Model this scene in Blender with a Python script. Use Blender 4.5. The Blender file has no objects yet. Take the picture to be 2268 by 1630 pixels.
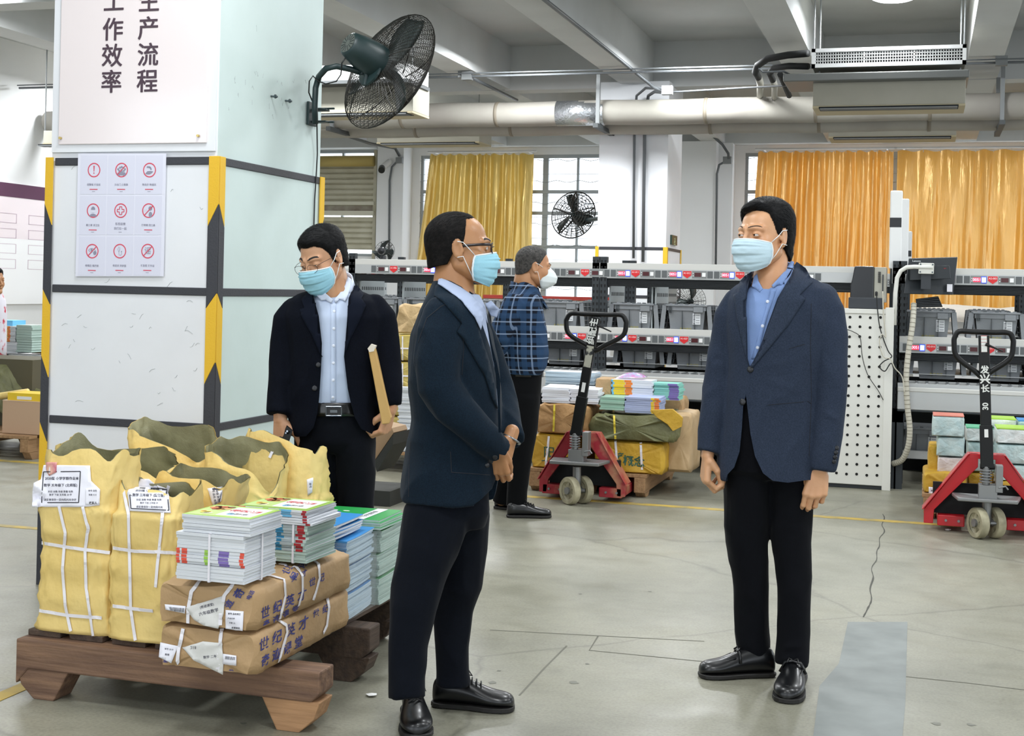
import bpy, bmesh, math, random
import numpy as np
from mathutils import Vector, Matrix, noise, geometry
from mathutils.bvhtree import BVHTree
random.seed(7)
R_ = math.radians
# ---------------------------------------------------------------- camera
F = 3000.0; PPX, PPY = 1134.0, 644.5; ROLL = .0225; YAW = math.atan(911 / 3000); CAMZ = 1.42
FW = Vector((-math.sin(YAW), math.cos(YAW), 0)); RT = Vector((math.cos(YAW), math.sin(YAW), 0)); UP = Vector((0, 0, 1))
CAM = Vector((0, 0, CAMZ))
def ray(px, py):
    u = (px - PPX) / F; v = (PPY - py) / F
    a = u * math.cos(ROLL) - v * math.sin(ROLL); b = u * math.sin(ROLL) + v * math.cos(ROLL)
    return FW + a * RT + b * UP
def P(px, py, d=None, X=None, Y=None, z=None):
    r = ray(px, py)
    t = d if d is not None else X / r.x if X is not None else Y / r.y if Y is not None else (z - CAMZ) / r.z
    return CAM + t * r
S = bpy.context.scene
cd = bpy.data.cameras.new('camera'); cam = bpy.data.objects.new('camera', cd); S.collection.objects.link(cam); S.camera = cam
cd.sensor_width = 36; cd.lens = 36 * F / 2268; cd.clip_end = 200
cd.shift_x = 0; cd.shift_y = -(815 - PPY) / 2268
rr = RT * math.cos(ROLL) + UP * math.sin(ROLL); uu = -RT * math.sin(ROLL) + UP * math.cos(ROLL)
cam.matrix_world = Matrix(((rr.x, uu.x, -FW.x, 0), (rr.y, uu.y, -FW.y, 0), (rr.z, uu.z, -FW.z, CAMZ), (0, 0, 0, 1)))
# ---------------------------------------------------------------- light
wd = bpy.data.worlds.new('daylight'); S.world = wd; wd.use_nodes = True
wd.node_tree.nodes['Background'].inputs[0].default_value = (.86, .93, 1, 1)
wd.node_tree.nodes['Background'].inputs[1].default_value = 2.9
S.view_settings.view_transform = 'Standard'; S.view_settings.look = 'None'; S.view_settings.gamma = 1
S.view_settings.exposure = 0.0
S.cycles.max_bounces = 7; S.cycles.diffuse_bounces = 5; S.cycles.glossy_bounces = 3; S.cycles.transmission_bounces = 4
S.cycles.transparent_max_bounces = 6; S.cycles.caustics_reflective = False; S.cycles.caustics_refractive = False
S.cycles.sample_clamp_indirect = 4; S.cycles.use_denoising = True; S.cycles.use_adaptive_sampling = True
def area_lamp(name, loc, size, power, rot=(0, 0, 0), col=(1, .98, .95), shape='DISK', sy=None):
    l = bpy.data.lights.new(name, 'AREA'); l.shape = shape; l.size = size; l.energy = power; l.color = col
    if sy: l.size_y = sy
    o = bpy.data.objects.new(name, l); o.location = loc; o.rotation_euler = rot; S.collection.objects.link(o); return o
# ---------------------------------------------------------------- materials
def lin(h):
    if not isinstance(h, str): return tuple(h) + (1,) if len(h) == 3 else h
    c = [int(h[i:i + 2], 16) / 255 for i in (0, 2, 4)]
    return tuple(x / 12.92 if x < .04045 else ((x + .055) / 1.055) ** 2.4 for x in c) + (1,)
_M = {}
def mat(name, col, rough=.6, metal=0, spec=.5, bump=None, var=None, emit=0, sheen=0, coat=0, trans=None, alpha=1, aniso=None):
    if name in _M: return _M[name]
    m = bpy.data.materials.new(name); m.use_nodes = True; n = m.node_tree; b = n.nodes['Principled BSDF']; L = n.links.new
    c = lin(col); b.inputs['Base Color'].default_value = c; b.inputs['Roughness'].default_value = rough
    b.inputs['Metallic'].default_value = metal; b.inputs['Specular IOR Level'].default_value = spec
    b.inputs['Coat Weight'].default_value = coat; b.inputs['Coat Roughness'].default_value = .12
    if sheen: b.inputs['Sheen Weight'].default_value = sheen; b.inputs['Sheen Roughness'].default_value = .4
    if alpha < 1: b.inputs['Alpha'].default_value = alpha
    if emit: b.inputs['Emission Color'].default_value = c; b.inputs['Emission Strength'].default_value = emit
    tc = n.nodes.new('ShaderNodeTexCoord')
    def nz(scale, det=4, st=None):
        t = n.nodes.new('ShaderNodeTexNoise'); t.inputs['Scale'].default_value = scale; t.inputs['Detail'].default_value = det
        if st:
            mp = n.nodes.new('ShaderNodeMapping'); mp.inputs['Scale'].default_value = st; L(tc.outputs['Object'], mp.inputs['Vector']); L(mp.outputs[0], t.inputs['Vector'])
        else: L(tc.outputs['Object'], t.inputs['Vector'])
        return t
    if var:   # (other colour, scale, contrast lo, hi)
        t = nz(var[1], 5, var[4] if len(var) > 4 else None); r = n.nodes.new('ShaderNodeValToRGB')
        r.color_ramp.elements[0].position = var[2]; r.color_ramp.elements[1].position = var[3]
        r.color_ramp.elements[0].color = lin(var[0]); r.color_ramp.elements[1].color = c
        L(t.outputs['Fac'], r.inputs[0]); L(r.outputs[0], b.inputs['Base Color'])
    if bump:  # list of (scale, strength, stretch)
        prev = None
        for bs in (bump if isinstance(bump, list) else [bump]):
            t = nz(bs[0], 4, bs[2] if len(bs) > 2 else None); bn = n.nodes.new('ShaderNodeBump')
            bn.inputs['Strength'].default_value = bs[1]; bn.inputs['Distance'].default_value = bs[3] if len(bs) > 3 else .01
            L(t.outputs['Fac'], bn.inputs['Height'])
            if prev: L(prev.outputs[0], bn.inputs['Normal'])
            prev = bn
        L(prev.outputs[0], b.inputs['Normal'])
    if trans:
        mx = n.nodes.new('ShaderNodeMixShader'); tr = n.nodes.new('ShaderNodeBsdfTranslucent'); tr.inputs[0].default_value = lin(trans[0])
        mx.inputs[0].default_value = trans[1]; L(b.outputs[0], mx.inputs[1]); L(tr.outputs[0], mx.inputs[2])
        L(mx.outputs[0], n.nodes['Material Output'].inputs[0])
    _M[name] = m; return m
# ---------------------------------------------------------------- mesh builder
class MB:
    def __init__(s): s.v = []; s.f = []; s.m = []; s.mats = []
    def mi(s, m):
        if m not in s.mats: s.mats.append(m)
        return s.mats.index(m)
    def add(s, vs, fs, m):
        o = len(s.v); s.v += [Vector(v) for v in vs]; k = s.mi(m)
        for f in fs: s.f.append([i + o for i in f]); s.m.append(k)
        return s
    def box(s, a, b, m, M=None, taper=None):
        (x0, y0, z0), (x1, y1, z1) = a, b
        vs = [Vector(p) for p in ((x0,y0,z0),(x1,y0,z0),(x1,y1,z0),(x0,y1,z0),(x0,y0,z1),(x1,y0,z1),(x1,y1,z1),(x0,y1,z1))]
        if taper:
            c = Vector(((x0+x1)/2, (y0+y1)/2, 0))
            for i in range(4): vs[i] = Vector((c.x + (vs[i].x-c.x)*taper, c.y + (vs[i].y-c.y)*taper, vs[i].z))
        if M: vs = [M @ v for v in vs]
        return s.add(vs, [(0,3,2,1),(4,5,6,7),(0,1,5,4),(1,2,6,5),(2,3,7,6),(3,0,4,7)], m)
    def cbox(s, c, size, m, M=None):
        return s.box([c[i]-size[i]/2 for i in range(3)], [c[i]+size[i]/2 for i in range(3)], m, M)
    def ring_loft(s, rings, m, cap=True, closed=True):
        n = len(rings[0]); vs = [v for r in rings for v in r]; fs = []
        for i in range(len(rings)-1):
            for j in range(n if closed else n-1):
                k = (j+1) % n; fs.append((i*n+j, i*n+k, (i+1)*n+k, (i+1)*n+j))
        if cap: fs.append(tuple(range(n))[::-1]); fs.append(tuple((len(rings)-1)*n + j for j in range(n)))
        return s.add(vs, fs, m)
    def tube(s, pts, r, m, n=8, cap=True, closed=False, flat=None, nrm=None):
        pts = [Vector(p) for p in pts]; N = len(pts); rings = []; prev = None
        for i, p in enumerate(pts):
            if closed: t = pts[(i+1) % N] - pts[i-1]
            else: t = pts[min(i+1, N-1)] - pts[max(i-1, 0)]
            t = t.normalized() if t.length > 1e-9 else Vector((0,0,1))
            if nrm is not None: a = (nrm - t*nrm.dot(t)); a = a.normalized() if a.length > 1e-6 else t.orthogonal().normalized()
            elif prev is None: a = t.orthogonal().normalized()
            else: a = prev - t*prev.dot(t); a = a.normalized() if a.length > 1e-6 else t.orthogonal().normalized()
            prev = a; b = t.cross(a); ri = r[i] if isinstance(r, (list, tuple)) else r
            fl = flat or 1
            rings.append([p + a*math.cos(2*math.pi*j/n)*ri*(fl if nrm is not None else 1) + b*math.sin(2*math.pi*j/n)*ri for j in range(n)])
        if closed: rings.append(rings[0])
        return s.ring_loft(rings, m, cap and not closed)
    def cyl(s, p0, p1, r, m, n=16, r2=None): return s.tube([p0, p1], [r, r if r2 is None else r2], m, n)
    def lathe(s, prof, m, n=24, M=None, cap=False):   # prof: (r, z)
        rings = [[Vector((r*math.cos(2*math.pi*j/n), r*math.sin(2*math.pi*j/n), z)) for j in range(n)] for r, z in prof]
        if M: rings = [[M @ v for v in r] for r in rings]
        return s.ring_loft(rings, m, cap)
    def prism(s, poly, ext, m):  # poly: 3D points, extruded by vector ext
        poly = [Vector(p) for p in poly]; n = len(poly); ext = Vector(ext)
        vs = poly + [p + ext for p in poly]
        tris = geometry.tessellate_polygon([poly])
        fs = [tuple(t) for t in tris] + [tuple(n + i for i in t[::-1]) for t in tris] + [(i, (i+1) % n, n+(i+1) % n, n+i) for i in range(n)]
        return s.add(vs, fs, m)
    def quad(s, a, b, c, d, m): return s.add([a, b, c, d], [(0,1,2,3)], m)
    def join(s, o, M=None):
        off = len(s.v); s.v += [(M @ v if M else v) for v in o.v]
        mp = [s.mi(m) for m in o.mats]
        for f, k in zip(o.f, o.m): s.f.append([i+off for i in f]); s.m.append(mp[k])
        return s
    def build(s, name, parent=None, smooth=False, bevel=0, world=True, fix=True, seg=2, auto=None):
        me = bpy.data.meshes.new(name); off = Vector()
        if parent is not None and world:
            q = parent
            while q is not None: off += q.location; q = q.parent
        me.from_pydata([tuple(v - off) for v in s.v], [], s.f)
        for m in s.mats: me.materials.append(m)
        me.polygons.foreach_set('material_index', s.m)
        bm = bmesh.new(); bm.from_mesh(me); lv = [v for v in bm.verts if not v.link_faces]
        if lv: bmesh.ops.delete(bm, geom=lv, context='VERTS'); bm.to_mesh(me)
        bm.free()
        if fix:
            bm = bmesh.new(); bm.from_mesh(me); bmesh.ops.recalc_face_normals(bm, faces=bm.faces); bm.to_mesh(me); bm.free()
        if smooth: me.shade_smooth()
        if auto is not None:
            me.shade_smooth(); me.set_sharp_from_angle(angle=R_(auto))
        me.update()
        o = bpy.data.objects.new(name, me); S.collection.objects.link(o)
        if parent is not None: o.parent = parent
        if bevel:
            bv = o.modifiers.new('bevel', 'BEVEL'); bv.width = bevel; bv.segments = seg; bv.limit_method = 'ANGLE'; bv.angle_limit = R_(35)
        return o
def tag(o, label=None, cat=None, group=None, kind=None):
    if label: o['label'] = label
    if cat: o['category'] = cat
    if group: o['group'] = group
    if kind: o['kind'] = kind
    return o
def thing(name, label, cat, loc=(0,0,0), rz=0, group=None):
    o = bpy.data.objects.new(name, None); S.collection.objects.link(o); o.location = loc; o.rotation_euler = (0,0,rz); o.empty_display_size = .1
    return tag(o, label, cat, group)
def struct(o): return tag(o, kind='structure')
def kids(o): return list(o.children)
def copy_tree(o, loc=None, rz=None, label=None, group=None, parent=None):
    c = o.copy(); S.collection.objects.link(c)
    if parent: c.parent = parent
    if loc is not None: c.location = loc
    if rz is not None: c.rotation_euler = (0,0,rz)
    if label: c['label'] = label
    if group: c['group'] = group
    for ch in kids(o): copy_tree(ch, parent=c)
    return c
# ---------------------------------------------------------------- lettering
_T = {}
def glyphs(txt, bold=0, res=3):
    k = (txt, bold, res)
    if k not in _T:
        c = bpy.data.curves.new('t', 'FONT'); c.body = txt; c.size = 1; c.offset = bold; c.resolution_u = res; c.align_x = 'CENTER'; c.align_y = 'CENTER'
        o = bpy.data.objects.new('t', c); S.collection.objects.link(o)
        me = bpy.data.meshes.new_from_object(o.evaluated_get(bpy.context.evaluated_depsgraph_get()))
        vs = [v.co.copy() for v in me.vertices]; fs = [tuple(p.vertices) for p in me.polygons]
        bpy.data.objects.remove(o); bpy.data.meshes.remove(me); bpy.data.curves.remove(c)
        _T[k] = (vs, fs)
    return _T[k]
def text(mb, txt, o, right, upv, size, m, bold=0, stretch=1, res=3):
    vs, fs = glyphs(txt, bold, res); o = Vector(o); right = Vector(right).normalized(); upv = Vector(upv).normalized()
    mb.add([o + right*v.x*size*stretch + upv*v.y*size for v in vs], fs, m)
# ---------------------------------------------------------------- draping onto a surface seen from the entrance side
def tree_of(objs):
    vs = []; fs = []
    for o in (objs if isinstance(objs, (list, tuple)) else [objs]):
        off = len(vs); mw = Matrix.Translation(wloc(o)); vs += [mw @ v.co for v in o.data.vertices]; fs += [[i+off for i in p.vertices] for p in o.data.polygons]
    return BVHTree.FromPolygons(vs, fs)
def wloc(o):
    v = Vector()
    while o is not None: v += o.location; o = o.parent
    return v
def drape(poly, tree, off=.004, thick=.003, step=6, m=None, dist_fallback=5, mb=None, wave=0, relax=0):
    """a cloth or paper piece cut to a polygon and laid on a surface"""
    pts = []
    n = len(poly)
    for i in range(n):
        a = Vector(poly[i]); b = Vector(poly[(i+1) % n]); k = max(1, int((b-a).length/step))
        pts += [a + (b-a)*j/k for j in range(k)]
    nb = len(pts); edges = [(i, (i+1) % nb) for i in range(nb)]
    xs = [p.x for p in pts]; ys = [p.y for p in pts]
    y = min(ys)+step/2; inner = []
    while y < max(ys):
        x = min(xs)+step/2
        while x < max(xs):
            q = Vector((x, y)); c = False; j = nb-1
            for i in range(nb):
                if (pts[i].y > y) != (pts[j].y > y) and x < (pts[j].x-pts[i].x)*(y-pts[i].y)/(pts[j].y-pts[i].y)+pts[i].x: c = not c
                j = i
            if c and min((q-p).length for p in pts) > step*.45: inner.append(q)
            x += step
        y += step
    V, E_, Fc = geometry.delaunay_2d_cdt(pts+inner, edges, [], 1, 1e-4)[:3]
    hit = []; last = dist_fallback
    for p in V:
        r = ray(p.x, p.y); rn = r.normalized(); h = tree.ray_cast(CAM, rn)
        hit.append((h[0], h[1]) if h[0] is not None else None)
    good = [(V[i], h) for i, h in enumerate(hit) if h]
    out = []; out2 = []
    for i, p in enumerate(V):
        h = hit[i]
        if h is None:
            if good:
                g = min(good, key=lambda q: (q[0]-p).length_squared); t = (g[1][0]-CAM).dot(FW)
                h = (CAM + ray(p.x, p.y)*t, g[1][1])
            else: h = (CAM + ray(p.x, p.y)*dist_fallback, -FW)
        d = -ray(p.x, p.y).normalized()
        nn = (h[1] if h[1].dot(d) > 0 else -h[1])
        nn = (nn*.5 + d*.5).normalized()
        w = off + (noise.noise(Vector((p.x*.03, p.y*.03, 1)))*wave if wave else 0)
        out.append(h[0]+nn*(w+thick)); out2.append(h[0]+nn*(w-.0005))
    if relax:
        nb_ = [set() for _ in V]
        for f in Fc:
            for i in range(len(f)): nb_[f[i]].add(f[i-1]); nb_[f[i-1]].add(f[i])
        ts = [(o-CAM).dot(FW) for o in out]
        for _ in range(relax): ts = [(ts[i]+sum(ts[j] for j in nb_[i])/max(1, len(nb_[i])))/2 for i in range(len(ts))]
        out = [CAM+ray(p.x, p.y)*t for p, t in zip(V, ts)]; out2 = [CAM+ray(p.x, p.y)*(t+thick) for p, t in zip(V, ts)]
    mb = mb or MB(); k = len(out)
    fs = [tuple(f) for f in Fc] + [tuple(k+i for i in f[::-1]) for f in Fc]
    bd = {}
    for f in Fc:
        for i in range(len(f)):
            a, b = f[i], f[(i+1) % len(f)]; bd[(a, b)] = 1
    for (a, b) in bd:
        if (b, a) not in bd: fs.append((b, a, k+a, k+b))
    mb.add(out+out2, fs, m); return mb
def remesh(mbs, vox, smooth=3, name='m'):
    j = MB()
    for m in mbs: j.join(m)
    me = bpy.data.meshes.new(name); me.from_pydata([tuple(v) for v in j.v], [], j.f); o = bpy.data.objects.new(name, me); S.collection.objects.link(o)
    bm = bmesh.new(); bm.from_mesh(me); bmesh.ops.recalc_face_normals(bm, faces=bm.faces); bm.to_mesh(me); bm.free()
    r = o.modifiers.new('r', 'REMESH'); r.mode = 'VOXEL'; r.voxel_size = vox
    if smooth: s_ = o.modifiers.new('s', 'SMOOTH'); s_.iterations = smooth; s_.factor = .5
    me2 = bpy.data.meshes.new_from_object(o.evaluated_get(bpy.context.evaluated_depsgraph_get()))
    bpy.data.objects.remove(o); bpy.data.meshes.remove(me); return me2
# ---------------------------------------------------------------- distance fields -> mesh
def surface_nets(fn, lo, hi, h):
    lo = np.array(lo, float); n = np.ceil((np.array(hi)-lo)/h).astype(int)+1
    g = [lo[i]+h*np.arange(n[i]) for i in range(3)]
    X, Y, Z = np.meshgrid(*g, indexing='ij'); D = fn(X, Y, Z).astype(np.float64)
    s = D < 0
    c = np.zeros((n[0]-1, n[1]-1, n[2]-1)); acc = np.zeros(c.shape+(3,)); cnt = np.zeros(c.shape)
    cs = [(i, j, k) for i in (0,1) for j in (0,1) for k in (0,1)]
    sl = lambda a, o: a[o[0]:n[0]-1+o[0], o[1]:n[1]-1+o[1], o[2]:n[2]-1+o[2]]
    for a in cs:
        for ax in range(3):
            if a[ax] == 0:
                b = list(a); b[ax] = 1
                da, db = sl(D, a), sl(D, b); x = (da < 0) != (db < 0)
                t = np.where(x, da/np.where(x, da-db, 1), 0)
                for q in range(3): acc[..., q] += np.where(x, a[q] + (t if q == ax else 0), 0)
                cnt += x
    idx = -np.ones(c.shape, int); act = cnt > 0; idx[act] = np.arange(act.sum())
    I = np.argwhere(act); V = (I + acc[act]/cnt[act][:, None])*h+lo
    quads = []
    for ax in range(3):
        o1, o2 = [(1,2),(2,0),(0,1)][ax]
        A = [slice(1, n[i]-1) for i in range(3)]; A[ax] = slice(0, n[ax]-1)
        B = list(A); B[ax] = slice(1, n[ax])
        sa, sb = s[tuple(A)], s[tuple(B)]; ch = np.argwhere(sa != sb)
        if not len(ch): continue
        flip = sa[tuple(ch.T)]; base = ch + np.array([a.start for a in A])
        def id_(d1, d2):
            p = base.copy(); p[:, o1] -= d1; p[:, o2] -= d2; return idx[tuple(p.T)]
        q = np.stack([id_(0,0), id_(1,0), id_(1,1), id_(0,1)], 1)
        q[~flip] = q[~flip][:, ::-1]; quads.append(q)
    return V, np.concatenate(quads)
def sm(a, b, k):
    h = np.clip(.5+.5*(b-a)/k, 0, 1); return b*(1-h)+a*h-k*h*(1-h)
def smx(a, b, k): return -sm(-a, -b, k)
def d_ell(X, Y, Z, c, r, M=None):
    x, y, z = X-c[0], Y-c[1], Z-c[2]
    if M is not None: x, y, z = M[0][0]*x+M[0][1]*y+M[0][2]*z, M[1][0]*x+M[1][1]*y+M[1][2]*z, M[2][0]*x+M[2][1]*y+M[2][2]*z
    k0 = np.sqrt((x/r[0])**2+(y/r[1])**2+(z/r[2])**2); k1 = np.sqrt((x/r[0]**2)**2+(y/r[1]**2)**2+(z/r[2]**2)**2)
    return k0*(k0-1)/np.maximum(k1, 1e-6)
def d_cap(X, Y, Z, a, b, ra, rb=None):
    rb = ra if rb is None else rb; a = np.array(a, float); b = np.array(b, float); ab = b-a; L = max(ab@ab, 1e-12)
    t = np.clip(((X-a[0])*ab[0]+(Y-a[1])*ab[1]+(Z-a[2])*ab[2])/L, 0, 1)
    return np.sqrt((X-a[0]-t*ab[0])**2+(Y-a[1]-t*ab[1])**2+(Z-a[2]-t*ab[2])**2)-(ra+(rb-ra)*t)
# ================================================================ the hall
M_wall = mat('white_paint', 'EAEBEC', .75, spec=.3, bump=(60, .04), var=('E4E5E6', .8, .3, .7))
M_ceil = mat('ceiling_paint', 'C2C4C4', .85, spec=.2, var=('B8BBBB', 1.2, .3, .7))
M_beam = mat('beam_paint', 'CFD1D1', .85, spec=.2, var=('C6C8C8', 1.5, .3, .7))
def floor_mat():
    m = mat('worn_concrete', 'A9A697', .42, spec=.5); n = m.node_tree; b = n.nodes['Principled BSDF']; L = n.links.new
    tc = n.nodes.new('ShaderNodeTexCoord')
    def nz(s, d=6, st=None, dist=0):
        t = n.nodes.new('ShaderNodeTexNoise'); t.inputs['Scale'].default_value = s; t.inputs['Detail'].default_value = d; t.inputs['Distortion'].default_value = dist
        if st:
            mp = n.nodes.new('ShaderNodeMapping'); mp.inputs['Scale'].default_value = st; L(tc.outputs['Object'], mp.inputs[0]); L(mp.outputs[0], t.inputs[0])
        else: L(tc.outputs['Object'], t.inputs[0])
        return t
    def ramp(src, stops):
        r = n.nodes.new('ShaderNodeValToRGB'); e = r.color_ramp.elements
        while len(e) < len(stops): e.new(.5)
        for q, (p, c) in zip(e, stops): q.position = p; q.color = lin(c)
        L(src, r.inputs[0]); return r
    def mix(kind, f, a, b_):
        x = n.nodes.new('ShaderNodeMix'); x.data_type = 'RGBA'; x.blend_type = kind
        if isinstance(f, (int, float)): x.inputs[0].default_value = f
        else: L(f, x.inputs[0])
        L(a, x.inputs[6]); L(b_, x.inputs[7]); return x.outputs[2]
    base = ramp(nz(1.1, 6, dist=.6).outputs[0], [(.25, '7F7E70'), (.5, '8D8B7C'), (.75, '979482')])
    st = ramp(nz(7, 8, (1, 1.6, 1), 1).outputs[0], [(.3, '858880'), (.55, 'FFFFFF'), (1, 'FFFFFF')])
    c = mix('MULTIPLY', .13, base.outputs[0], st.outputs[0])
    sp = ramp(nz(16, 3).outputs[0], [(.26, '4A4C48'), (.31, 'FFFFFF'), (1, 'FFFFFF')])
    c = mix('MULTIPLY', .15, c, sp.outputs[0])
    fine = ramp(nz(90, 3).outputs[0], [(.3, 'C8C8C8'), (.6, 'FFFFFF')])
    c = mix('MULTIPLY', .5, c, fine.outputs[0])
    # hairline cracks
    vo = n.nodes.new('ShaderNodeTexVoronoi'); vo.feature = 'DISTANCE_TO_EDGE'; vo.inputs['Scale'].default_value = .55
    w = nz(3, 4); va = n.nodes.new('ShaderNodeMix'); va.data_type = 'VECTOR'; va.inputs[0].default_value = .12
    L(tc.outputs['Object'], va.inputs[4]); L(w.outputs[1], va.inputs[5]); L(va.outputs[1], vo.inputs['Vector'])
    cr = ramp(vo.outputs[0], [(0, '5E605A'), (.006, 'FFFFFF'), (1, 'FFFFFF')])
    c = mix('MULTIPLY', .35, c, cr.outputs[0])
    L(c, b.inputs['Base Color'])
    rr_ = ramp(nz(4, 5).outputs[0], [(.3, '959595'), (.7, 'B8B8B8')]); L(rr_.outputs[0], b.inputs['Roughness'])
    bn = n.nodes.new('ShaderNodeBump'); bn.inputs['Strength'].default_value = .08; bn.inputs['Distance'].default_value = .01; L(nz(30, 6).outputs[0], bn.inputs['Height']); L(bn.outputs[0], b.inputs['Normal'])
    return m
M_floor = floor_mat()
XL, XR, YB, YF, ZC = -11.5, 8.0, 23.2, -5.0, 4.55
struct(MB().box((XL-.2, YF, -.2), (XR, YB+.3, 0), M_floor).build('floor'))
struct(MB().box((XL-.2, YF, ZC), (XR, YB+.3, ZC+.2), M_ceil).build('ceiling'))
struct(MB().box((XL-.2, YF, 0), (XL, YB+.3, ZC), M_wall).build('wall_left'))
# ceiling beams, each one its own
for i, x in enumerate([-9.25, -7.3, -5.3, -3.44, -1.38, .58, 2.5, 4.45, 6.4]):
    struct(MB().box((x-.18, YF, 4.0), (x+.18, YB, ZC), M_beam).build('trim_%d' % (i+1)))
for i, y in enumerate([5.0, 10.7, 16.6, 22.95]):
    struct(MB().box((XL, y-.02, 3.99), (XR, y+.28, ZC), M_beam).build('trim_%d' % (i+20)))
# back wall with its window openings: (x0, x1, z0, z1)
WY = YB
op = [(-11.1, -9.72, 2.0, 3.98), (-8.85, -5.3, .95, 3.86), (-2.95, 4.4, .95, 3.86)]
def wall_with_openings(name, y0, y1, x0, x1, z1, ops, m):
    mb = MB(); x = x0
    for (a, b, c, d) in ops:
        mb.box((x, y0, 0), (a, y1, z1), m); mb.box((a, y0, 0), (b, y1, c), m)
        if d < z1: mb.box((a, y0, d), (b, y1, z1), m)
        x = b
    mb.box((x, y0, 0), (x1, y1, z1), m)
    return struct(mb.build(name))
wall_with_openings('wall_back', WY, WY+.25, XL, XR, ZC, op, M_wall)
# pilasters on the back wall
p0, p1 = P(835, 400, Y=WY-.45).x, P(893, 400, Y=WY-.45).x
struct(MB().box((p0, WY-.45, 0), (p1, WY, 4.0), M_wall).build('trim_30'))
p0, p1 = P(1512, 400, Y=WY-.6).x, P(1585, 400, Y=WY-.6).x
struct(MB().box((p0-.3, WY-.6, 0), (p1, WY, 4.0), M_wall).build('trim_31'))
struct(MB().box((p1, WY-.3, 0), (P(1622, 400, Y=WY-.3).x, WY, 4.0), M_wall).build('trim_32'))
M_steel = mat('window_steel', '9DA3A6', .5, .3)
M_glass = mat('window_glass', 'FFFFFF', .05, spec=.5, alpha=.12)
def window(k, x0, x1, z0, z1, cols, rows, y=WY+.08):
    r = thing('window_%d' % k, None, None, ((x0+x1)/2, y, z0)); r['kind'] = 'structure'
    mb = MB(); t = .025
    for i in range(cols+1):
        x = x0+(x1-x0)*i/cols; w = .05 if i % 2 == 0 else .02
        mb.box((x-w, y-.03, z0), (x+w, y+.03, z1), M_steel)
    for z in rows: mb.box((x0, y-.04, z-.03), (x1, y+.04, z+.03), M_steel)
    mb.build('window_frame', r)
    g = MB().quad((x0, y, z0), (x1, y, z0), (x1, y, z1), (x0, y, z1), M_glass); g.build('pane', r)
    b = MB(); z = z0+.15
    while z < z1:
        b.tube([(x0+(x1-x0)*i/40, y-.07, z+.02*math.sin(i*1.35)) for i in range(41)], .006, M_steel, 4); b.tube([(x0, y-.07, z+.13), (x1, y-.07, z+.13)], .005, M_steel, 4); z += .38
    b.build('security_bars', r)
    return r
# side and front walls of the hall, with window bands, behind and beside the camera
def banded(name, along_x, c0, c1, pos, th, wins, z0, z1):
    mb = MB(); a = c0
    def bx_(u0, u1, za, zb):
        if along_x: mb.box((u0, pos, za), (u1, pos+th, zb), M_wall)
        else: mb.box((pos, u0, za), (pos+th, u1, zb), M_wall)
    for (u0, u1) in wins: bx_(a, u0, 0, ZC); bx_(u0, u1, 0, z0); bx_(u0, u1, z1, ZC); a = u1
    bx_(a, c1, 0, ZC); return struct(mb.build(name))
banded('wall_right', False, YF, YB+.3, XR, .2, [(-4.3, -.8), (.6, 4.6), (6.2, 10.2), (11.8, 15.8), (17.2, 21.8)], .9, 3.9)
banded('wall_front', True, XL-.2, XR+.2, YF-.2, .2, [(-10.5, -7.0), (-5.6, -1.6), (0, 4), (5.2, 7.4)], .3, 3.9)
window(1, -8.85, -5.3, .95, 3.86, 6, (.98, 1.62, 2.22, 2.82, 3.2, 3.83))
window(2, -2.95, 4.4, .95, 3.86, 12, (.98, 1.62, 2.22, 2.82, 3.2, 3.83))
window(3, -11.1, -9.72, 2.0, 3.98, 2, (2.02, 2.5, 3.95))
# front side beyond the camera: two solid wall pieces and the open loading side between them
M_sh = mat('shutter_metal', 'CECAB6', .5, .0, var=('B7B29A', 3, .3, .7))
sh = thing('roller_shutter', 'half raised corrugated roller shutter left of the curtained window, by the wall camera', 'shutter', (-10.4, WY-.1, 2.4))
mb = MB(); z = 3.83
xs0, xs1 = P(700, 400, Y=WY-.1).x, P(834, 400, Y=WY-.1).x
while z > 3.02:
    mb.box((xs0, WY-.16, z-.085), (xs1, WY-.1, z-.012), M_sh); mb.box((xs0, WY-.13, z-.1), (xs1, WY-.1, z), M_sh); z -= .1
mb.build('slat_curtain', sh, bevel=.01, seg=1)
mb = MB(); z = 2.72
while z > 2.15:
    mb.box((xs0, WY-.16, z-.085), (xs1, WY-.1, z-.012), M_sh); mb.box((xs0, WY-.13, z-.1), (xs1, WY-.1, z), M_sh); z -= .1
mb.build('lower_slats', sh, bevel=.01, seg=1)
MB().box((xs0, WY-.2, 2.75), (xs1, WY-.08, 2.83), mat('cream', 'D9D6C4', .6)).box((xs0, WY-.2, 2.94), (xs1, WY-.08, 3.0), mat('cream', 'D9D6C4', .6)).box((xs0, WY-.12, 2.8), (xs1, WY-.08, 2.97), mat('rust_plate', 'A8A294', .8, var=('7A6A60', 4, .3, .6))).build('bottom_rail', sh)
MB().tube([(xs0, WY-.25, 3.74), (xs1, WY-.25, 3.74)], .1, mat('yellow_roll', 'C9B26A', .6), 14).build('roll', sh, smooth=True)
MB().box((xs1-.03, WY-.18, 0), (xs1+.03, WY-.02, 3.95), M_sh).build('guide_rail', sh)
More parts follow.
